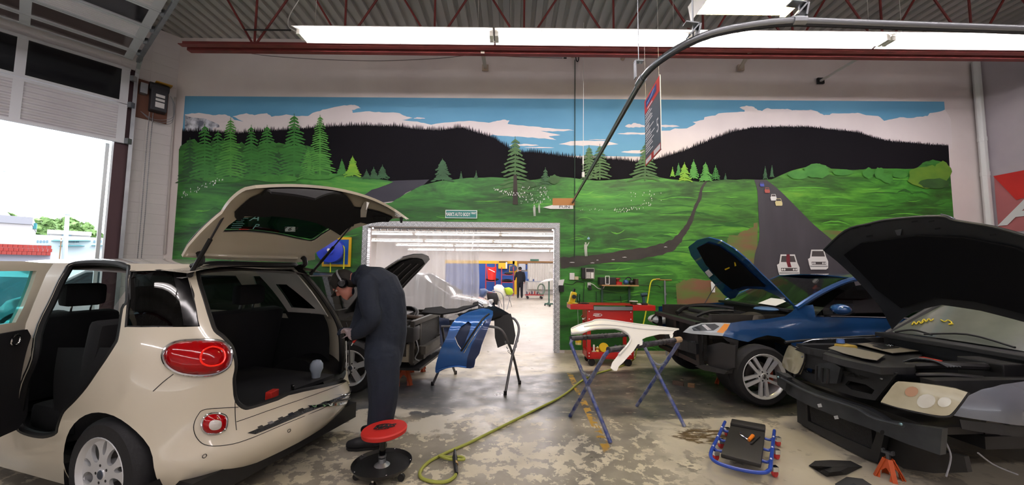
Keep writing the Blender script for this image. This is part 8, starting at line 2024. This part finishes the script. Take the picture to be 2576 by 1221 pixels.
fh2 = FPp.plate('head_lamp', [(1964, 914), (1981, 879), (1995, 871), (2026, 890), (2014, 934), (2004, 942), (1971, 928)], YLN, ps, .05, 0, .05, sm=2); FPp.tube('lamp_rim', [(1995, 870), (2027, 889), (2016, 935), (2005, 944)], .008, BLACKP, fh2, .0)
# front panel with oval openings, crash beam, cooler pack
FR = LP(PM, (.64, 0, .6), (0, 1, 0), (0, 0, 1), bend=lambda u, v: .10 * (1 - (u / .7) ** 2))
FR.plate('front_panel', [(2014, 884), (2080, 893), (2150, 910), (2215, 930), (2262, 950), (2248, 972), (2222, 1008), (2180, 1000), (2110, 978), (2060, 965), (2015, 945), (2024, 910)], PK2, ps, .03, .0, .05, holes=[[(2033, 930), (2040, 925), (2075, 932), (2082, 940), (2074, 945), (2040, 937)], [(2150, 968), (2158, 958), (2200, 968), (2220, 982), (2214, 992), (2165, 980)]])
FR.plate('upper_rail', [(2018, 880), (2040, 872), (2130, 885), (2230, 915), (2280, 940), (2268, 952), (2200, 925), (2110, 900), (2050, 890)], PK2, ps, .03, .05, .06)
FR.plate('lock_carrier', [(2090, 915), (2130, 912), (2150, 925), (2140, 965), (2100, 965), (2085, 940)], BEAM, ps, .04, .05, .05)
for px in ((2096, 940), (2112, 945), (2128, 948)): FR.tube('lock_rib', [(px[0], px[1] - 20), (px[0] - 2, px[1] + 16)], .012, PK2, ps, .09)
for tri in ([(2152, 932), (2175, 938), (2155, 944)], [(2180, 940), (2184, 950), (2160, 946)], [(2192, 943), (2216, 952), (2196, 955)]): FR.plate('panel_opening', tri, mat('deep_black', '050506', .9), ps, .002, .035, .05)
for px in ((2038, 898), (2244, 953)): q = FR.tr([px])[0]; pl('panel_screw', GALV, MB().sphere(tuple(float(c) for c in FR.surf(.035)(np.array(q[0]), np.array(q[1]))), .010, 8, 6))
CB = LP(PM, (.74, 0, .4), (0, 1, 0), (0, 0, 1), bend=lambda u, v: .07 * (1 - (u / .75) ** 2))
CB.plate('crash_beam', [(1966, 938), (1985, 950), (2050, 980), (2120, 1003), (2190, 1026), (2222, 1044), (2240, 1058), (2300, 1070), (2366, 1080), (2362, 1146), (2290, 1118), (2200, 1078), (2120, 1048), (2050, 1022), (1985, 992), (1964, 965)], BEAM, ps, .07, 0, .06)
CB.plate('beam_end', [(1963, 935), (1984, 944), (1998, 950), (1990, 984), (1966, 968)], BEAM, ps, .05, .05, .05)
for px in ((1982, 949), (2300, 1067)): q = CB.tr([px])[0]; pl('beam_bolt', mat('blue_bolt', '7fa0a8', .3, .8), MB().sphere(tuple(float(c) for c in CB.surf(.10)(np.array(q[0]), np.array(q[1]))), .012, 8, 6))
CB.tube('beam_ridge', [(1985, 952), (2060, 985), (2130, 1008), (2190, 1028), (2230, 1052), (2300, 1072)], .014, BEAM, ps, .075)
CB.plate('beam_hole', [(2250 + 5 * math.cos(a), 1088 + 6 * math.sin(a)) for a in np.linspace(0, 6.28, 12)[:-1]], mat('deep_black', '050506', .9), ps, .002, .074, .05)
for px in ((2095, 1020), (2138, 1050)): CB.plate('foil_tag', [(px[0] - 6, px[1] - 3), (px[0] + 4, px[1] - 5), (px[0] + 7, px[1] + 4), (px[0] - 3, px[1] + 5)], mat('foil', 'c9cdd0', .3, .5), ps, .002, .075, .05)
CO = LP(PM, (.58, 0, .3), (0, 1, 0), (0, 0, 1), bend=lambda u, v: .04 * (1 - (u / .7) ** 2))
CO.plate('cooler_core', [(2035, 1000), (2200, 1065), (2205, 1135), (2045, 1060)], mat('dark_core', '1a1a1c', .6, bump=.6, bscale=120), ps, .05, 0, .08); CO.plate('cooler_frame', [(2008, 995), (2038, 1005), (2040, 1060), (2205, 1130), (2222, 1080), (2240, 1085), (2222, 1165), (2190, 1155), (2010, 1062)], PK2, ps, .06, .02, .08)
CO.plate('lower_shield', [(2222, 1085), (2360, 1140), (2400, 1150), (2408, 1190), (2330, 1192), (2260, 1180), (2215, 1150)], mat('grimy_black', '161615', .6, noise=('2a2826', 8, .25, (1, 1, 1))), ps, .05, -.08, .08)
# near wing and what hangs under it
Pw = interp([.1, .4, .6, .75, .88, 1.0], [.86, .885, .89, .87, .80, .68])
def pside(off=0.0): return lambda x, z: (x, Pw(z) - np.clip((x - .15) / .6, 0, 1) ** 2 * .30 + off, z)
def ptr(px, off=0.0): return inv(pside(off), px, (-1.2, .75), (.1, 1.0), PM)
panel('front_wing', ptr([(2398, 1046), (2412, 1022), (2438, 995), (2470, 980), (2520, 968), (2576, 960)]) + [(-.95, .93), (-.95, .56)] + ptr([(2576, 1072), (2500, 1062)]), [], pside(), .06, PG, ps, .006)
panel('wing_edge', ptr([(2414, 1056), (2500, 1066), (2576, 1076), (2576, 1100), (2480, 1090), (2420, 1080)], -.02), [], pside(-.02), .06, PK2, ps, .01)
panel('front_door', [(-.98, .25), (-.98, .93), (-2.1, .95), (-2.1, .25)], [], pside(), .1, PG, ps, .006)
panel('far_wing', [(.60, .45), (.62, .84), (.3, .90), (-.6, .93), (-1.0, .93), (-3.3, .93), (-3.3, .25), (-.4, .25), (-.3, .6), (.3, .6)], [], lambda x, z: (x, -pside()(x, z)[1], z), .1, PG, ps, .006)
b = MB(); b.tube([(x, -.80 - .05 * math.sin((.7 - x) * 1.2), .86 + .05 * (.7 - x) - .02 * max(0, x - .4)) for x in np.linspace(.62, -.62, 14)], .016, 8); pl('wing_flange', PK2, b)
panel('rear_body', [(-2.1, .2), (-2.1, .95), (-3.4, .95), (-3.4, .2)], [], pside(), .15, PG, ps, .006)
wq = bpy.data.objects.new('front_wheel', None); link(wq, ps); wheel(wq, Matrix.Translation((0, -.74, .40)) @ AXR, .31, .2, .19, 'plain'); wq = bpy.data.objects.new('front_hub', None); link(wq, ps)
MB().lathe([(0, .02), (.04, .02), (.04, 0), (.14, 0), (.14, -.03), (0, -.03)], 24, Matrix.Translation((0, .66, .42)) @ AXL).build('brake_disc', DISC, wq, world=False); MB().box((-.1, .64, .46), (.1, .1, .16)).build('caliper', BEAM, wq, 0, world=False, bevel=.01)
for x in (-2.65,):
    for s in (-1, 1): wq = bpy.data.objects.new('rear_wheel', None); link(wq, ps); wheel(wq, Matrix.Translation((x, s * .74, .42)) @ (AXL if s > 0 else AXR), .31, .2, .19, 'plain')
# engine bay
pl('bay_floor', mat('grimy_black', '161615', .6), MB().box((.0, 0, .42), (1.2, 1.3, .06)), 0); pl('firewall', PK2, MB().box((-.62, 0, .78), (.05, 1.45, .42)), 0); pl('inner_wing', PK2, MB().box((0, -.64, .74), (1.15, .10, .26)), 0); pl('inner_wing', PK2, MB().box((0, .62, .70), (1.15, .10, .26)), 0)
EP = LP(PM, (.1, 0, .86), (1, 0, .06), (0, 1, 0))
ec = EP.plate('engine_cover', [(2070, 890), (2100, 872), (2165, 862), (2320, 893), (2300, 925), (2215, 925), (2120, 905)], PK2, ps, .06, 0, .08); EP.plate('silver_panel', [(2084, 884), (2098, 879), (2150, 884), (2226, 902), (2206, 916), (2170, 910), (2120, 897)], mat('dusty_silver', '9d978a', .4, .4), ec, .006, .035, .08); EP.plate('silver_panel', [(2157, 873), (2212, 867), (2312, 891), (2246, 897)], mat('dusty_silver', '9d978a', .4, .4), ec, .006, .035, .08); EP.plate('black_inset', [(2195, 879), (2232, 876), (2262, 884), (2220, 888)], BLACKP, ec, .006, .042, .08)
q = EP.tr([(2238, 881)])[0]; vw_badge(ec, Matrix.Translation(tuple(float(c) for c in EP.surf(.052)(np.array(q[0]), np.array(q[1])))) @ Matrix.Rotation(-1.57, 4, 'Z'), .035, CHROME)
b = MB(); b.tube(spline([(.35, .25, .84), (.2, .45, .90), (-.1, .5, .90), (-.35, .35, .86)], 6), .035, 8); b.tube(spline([(.4, .4, .80), (.25, .55, .84), (0, .58, .82)], 6), .02, 8); pl('coolant_hose', BLACKP, b)
pl('red_clip', mat('red_plastic', 'a8261e', .4), MB().box((.22, .38, .93), (.05, .14, .02)), 0); b = MB()
for i in range(5): b.tube(spline([(.34 - .03 * i, .25, .88), (.28, .36 + .02 * i, .94), (.12 + .03 * i, .52, .90)], 5), .008, 6)
pl('spark_leads', BEAM, b); pl('fluid_cap', mat('blue_cap', '4a6aa8', .5), MB().lathe([(0, .04), (.035, .04), (.04, 0)], 14, Matrix.Translation((.15, -.55, .90)))); pl('fluid_tank', mat('amber_tank', 'b59a4a', .4), MB().box((.12, -.52, .84), (.16, .14, .10)), 30, .02); pl('battery', BLACKP, MB().box((-.35, .40, .84), (.24, .32, .18)), 0, .01)
# scuttle, wipers, windscreen with yellow writing, pillar, roof
pl('scuttle', PK2, MB().box((-.58, 0, .975), (.24, 1.42, .05)), 0, .01)
WP = LP(PM, (-.68, 0, 1.0), (0, 1, 0), (-.75, 0, .48), bend=lambda u, v: .02 * (1 - (u / .7) ** 2))
panel('windscreen', [(-.70, 0), (.70, 0), (.56, .80), (-.56, .80)], [], WP.surf(0), .12, mat('painted_reflection_screen', '6f756c', .18, coat=1.0, noise=('565c55', 2.5, .3, (1, 1, 1))), ps, .006)  # grey-green reflection put into the opaque colour of the screen
def wtext(s_, px, py, h): q = WP.tr([(px, py)])[0]; P_ = Vector(tuple(float(c) for c in WP.surf(.012)(np.array(q[0]), np.array(q[1])))); return text(s_, h, mat('yellow_grease_pen', 'd6c22a', .6), ps, frame(P_, (0, 1, 0), (-.75, 0, .48)), 'screen_writing')
for i, (px, py) in enumerate(((2310, 816), (2335, 810))): WP.tube('screen_writing', [(px - 14, py + 5), (px - 8, py - 3), (px - 3, py + 4), (px + 4, py - 4), (px + 9, py + 2), (px + 16, py - 3)], .006, mat('yellow_grease_pen', 'd6c22a', .6), ps, .012)
WP.tube('screen_writing', [(2370, 810), (2380, 815), (2388, 811), (2398, 818), (2390, 822), (2402, 821)], .006, mat('yellow_grease_pen', 'd6c22a', .6), ps, .012)
for pts in ([(2255, 842), (2300, 838), (2350, 852)], [(2330, 850), (2440, 852), (2560, 885)]): WP.tube('wiper', pts, .010, BLACKP, ps, .03)
for s in (-1, 1): pl('roof_pillar', PK2, MB().tube([(-.66, s * .74, .97), (-1.28, s * .58, 1.40), (-2.5, s * .58, 1.42), (-3.1, s * .70, .96)], .035, 8))
panel('roof', [(-1.28, -.58), (-1.28, .58), (-2.5, .58), (-2.5, -.58)], [], lambda x, y: (x, y, 1.41 + .03 * (1 - (y / .58) ** 2)), .2, PG, ps, .01)
for s in (-1, 1): pl('side_glass', glass('dark_car_glass', '2f3a3c'), MB().poly([(-.8, s * .72, .96), (-1.32, s * .585, 1.38), (-2.5, s * .585, 1.38), (-3.0, s * .70, .96)]), 0)
pl('underbody', BLACKP, MB().box((-1.5, 0, .34), (3.4, 1.4, .1)), 0)
b = MB(); b.tube(spline([tuple(CO.iv @ D(2378, 1110, 2.8)), tuple(CO.iv @ D(2392, 1150, 2.76)), tuple(CO.iv @ D(2380, 1200, 2.72))], 6), .006, 6); b.tube(spline([tuple(CO.iv @ D(2460, 1140, 2.7)), tuple(CO.iv @ D(2500, 1170, 2.7)), tuple(CO.iv @ D(2560, 1195, 2.7))], 6), .006, 6); pl('loose_wire', mat('grey_wire', '7d7d82', .5), b)
pj = G(2255, 1222); dup(as0, Matrix.Translation((pj.x + .05, pj.y + .10, 0)) @ Matrix.Rotation(.35, 4, 'Z') @ Matrix.Scale(.6, 4), 'bright orange axle stand under the front of the dark grey saloon')
cloths = [([(2034, 1172), (2050, 1160), (2090, 1158), (2140, 1160), (2170, 1175), (2130, 1195), (2080, 1200), (2055, 1185)], 'crumpled black cloth on the floor before the dark grey saloon', '121214'), ([(2100, 1218), (2130, 1200), (2170, 1205), (2200, 1225), (2240, 1250), (2230, 1275), (2120, 1260)], 'dark grey plastic undertray lying on the floor below the dark grey saloon', '2a2c30')]
for i, (px, lb, cc) in enumerate(cloths):
    r = random.Random(i); c = Vector((sum(p[0] for p in px) / len(px), sum(p[1] for p in px) / len(px))); V = [G(c.x, c.y, .07)]; n = len(px)
    for s_, h in ((.55, .06), (1.0, .0)): V += [G(c.x + (x - c.x) * s_, c.y + (y - c.y) * s_, h * r.uniform(.4, 1.3) + .004) for x, y in px]
    Fc = [(0, 1 + k_, 1 + (k_ + 1) % n) for k_ in range(n)] + [(1 + k_, 1 + n + k_, 1 + n + (k_ + 1) % n, 1 + (k_ + 1) % n) for k_ in range(n)]
    o = mesh_obj(('floor_cloth', 'undertray')[i], V, Fc, mat('floor_item_%d' % i, cc, .75), None, 30); tag(o, lb, ('cloth', 'car part')[i])
# ================================================================ creeper and stool
CZ = .10; BLF = mat('bright_blue_frame', '22409a', .35)
cr = thing('mechanics_creeper', 'low blue-framed creeper with a black padded top and red casters', 'creeper', G(1865, 1140))
def cg(x, y, z=CZ): return G(x, y, z)
L0, L1, R0, R1 = cg(1824, 1062), cg(1788, 1140), cg(1948, 1084), cg(1938, 1176)
b = MB(); b.tube(spline([tuple(v) for v in (L0, L0.lerp(L1, .5), L1, cg(1797, 1160), cg(1830, 1174), cg(1880, 1186), cg(1920, 1190), cg(1934, 1184), R1, R0.lerp(R1, .5), R0)], 5), .014, 8); b.build('frame_tube', BLF, cr)
for t in (.25, .55, .85):
    for A_, B_, s in ((L0, L1, 1), (R0, R1, -1)):
        p = A_.lerp(B_, t); q = L0.lerp(L1, t).lerp(R0.lerp(R1, t), .5); MB().tube(spline([tuple(p), tuple(p.lerp(q, .15) - Vector((0, 0, .02))), tuple(p.lerp(q, .5) - Vector((0, 0, .01)))], 4), .012, 8).build('cross_tube', BLF, cr)
        MB().sphere(p + Vector((0, 0, .014)), .008, 8, 6).build('rivet', mat('sign_white', 'f0eeee', .5), cr)
P4 = [cg(1840, 1070), cg(1926, 1086), cg(1915, 1180), cg(1813, 1153)]
def padpt(u, v, z): return P4[3].lerp(P4[2], u).lerp(P4[0].lerp(P4[1], u), v) + Vector((0, 0, z))
PADM = mat('black_vinyl_pad', '1d1b1a', .5, noise=('26241f', 6, .3, (1, 1, 1)))
def pad(name, v0, v1, z0, z1):
    b = MB(); b.add([padpt(u, v, z) for z in (z0, z1) for u, v in ((0, v0), (1, v0), (1, v1), (0, v1))], [(3, 2, 1, 0), (4, 5, 6, 7), (0, 1, 5, 4), (1, 2, 6, 5), (2, 3, 7, 6), (3, 0, 4, 7)]); return b.build(name, PADM, cr, 40, bevel=.012)
pad('main_pad', .0, .86, .0, .035); pad('head_pad', .87, 1.04, .005, .055)
for i, (px, py) in enumerate(((1830, 1091), (1814, 1120), (1801, 1150), (1957, 1115), (1954, 1147), (1949, 1191))):
    g = G(px, py, .03); Mq = Matrix.Translation(g) @ Matrix.Rotation(math.pi / 2, 4, 'X') @ Matrix.Rotation(.4, 4, 'Y')
    w = MB().lathe([(0, -.012), (.026, -.012), (.03, 0), (.026, .012), (0, .012)], 16, Mq).build('caster', mat('red_caster', 'b0262c', .4), cr); MB().box(g + Vector((0, 0, .035)), (.045, .04, .035)).build('caster_fork', CHROME, w, 0)
t = thing('screwdriver', 'orange handled driver lying on the black creeper pad', 'screwdriver', G(1885, 1104, .14)); MB().tube([G(1884, 1108, .148), G(1894, 1097, .152)], [.013, .016], 10).build('handle', mat('orange_handle', 'd9791f', .4), t); MB().tube([G(1884, 1108, .148), G(1863, 1094, .146), G(1862, 1089, .15)], .005, 6).build('shaft', CHROME, t)
t = thing('pliers', 'dark pliers lying beside the orange driver on the creeper pad', 'pliers', G(1902, 1110, .14)); MB().tube([G(1890, 1118, .142), G(1901, 1107, .145), G(1911, 1099, .145)], [.005, .008, .006], 8).build('jaw', BLACKP, t); MB().tube([G(1887, 1117, .142), G(1900, 1109, .145)], .005, 6).build('handle', STEELG, t)
sc = G(961, 1170, .085); st = thing('rolling_stool', 'round red mechanics stool with a black post and a round tool tray on casters', 'stool', (sc.x, sc.y, 0)); TM = Matrix.Translation(sc)
MB().lathe([(0, 0), (.205, 0), (.222, .022), (.225, .022), (.21, -.006), (0, -.006)], 36, TM).build('tray', mat('dark_steel_tray', '2b2b2c', .45, .5), st)
MB().lathe([(.06, 0), (.03, .02), (.026, .05), (.024, .05)], 16, TM).build('post_foot', GALV, st); MB().tube([sc + Vector((0, 0, .04)), sc + Vector((0, 0, .27))], .024, 14).build('post', mat('gloss_black', '0b0b0e', .1), st); MB().tube([sc + Vector((0, 0, .06)), sc + Vector((0, 0, .075))], .03, 14).build('collar', GALV, st)
sz = .36; SM_ = Matrix.Translation((sc.x + .008, sc.y, sz)) @ Matrix.Rotation(math.radians(-4), 4, 'Y')
se = MB().lathe([(0, -.045), (.15, -.045), (.168, -.035), (.172, -.01), (.165, .0), (0, .004)], 36, SM_).build('seat', mat('red_vinyl', 'b5241f', .5), st); MB().lathe([(0, -.05), (.06, -.05), (.03, -.09), (0, -.09)], 16, SM_).build('seat_bracket', BLACKP, st)
INK = mat('ink', '1a1a1a', .6)
MS = mwi(st) @ Matrix.Translation((sc.x + .01, sc.y, sz + .008)) @ Matrix.Rotation(math.radians(-4), 4, 'Y') @ Matrix.Rotation(math.radians(8), 4, 'Z')
text('MAC', .075, INK, st, MS @ Matrix.Translation((0, .012, 0)), 'seat_lettering', bold=.006, sx=.95, shear=.2); text('TOOLS', .028, INK, st, MS @ Matrix.Translation((-.012, -.032, 0)), 'seat_lettering', bold=.002, sx=1.1, shear=.2)
MB().tube([Vector((sc.x + .01, sc.y, sz + .006)) + Vector((.075 * math.cos(a), .06 * math.sin(a), 0)) for a in np.linspace(.3, 2.8, 14)], .004, 5).build('logo_arc', INK, st)
for i in range(5):
    a = 2 * math.pi * i / 5 - 1.6; g = sc + Vector((.18 * math.cos(a), .18 * math.sin(a), 0)); MB().tube([Vector((g.x, g.y, .045)), Vector((g.x, g.y, .08))], .008, 8).build('caster_stem', CHROME, st); MB().lathe([(0, -.014), (.026, -.014), (.026, .014), (0, .014)], 14, Matrix.Translation((g.x, g.y, .026)) @ Matrix.Rotation(math.pi / 2, 4, 'X')).build('caster_wheel', BLACKP, st); MB().sphere(sc + Vector((.212 * math.cos(a + .5), .212 * math.sin(a + .5), .022)), .006, 8, 6).build('tray_screw', CHROME, st)
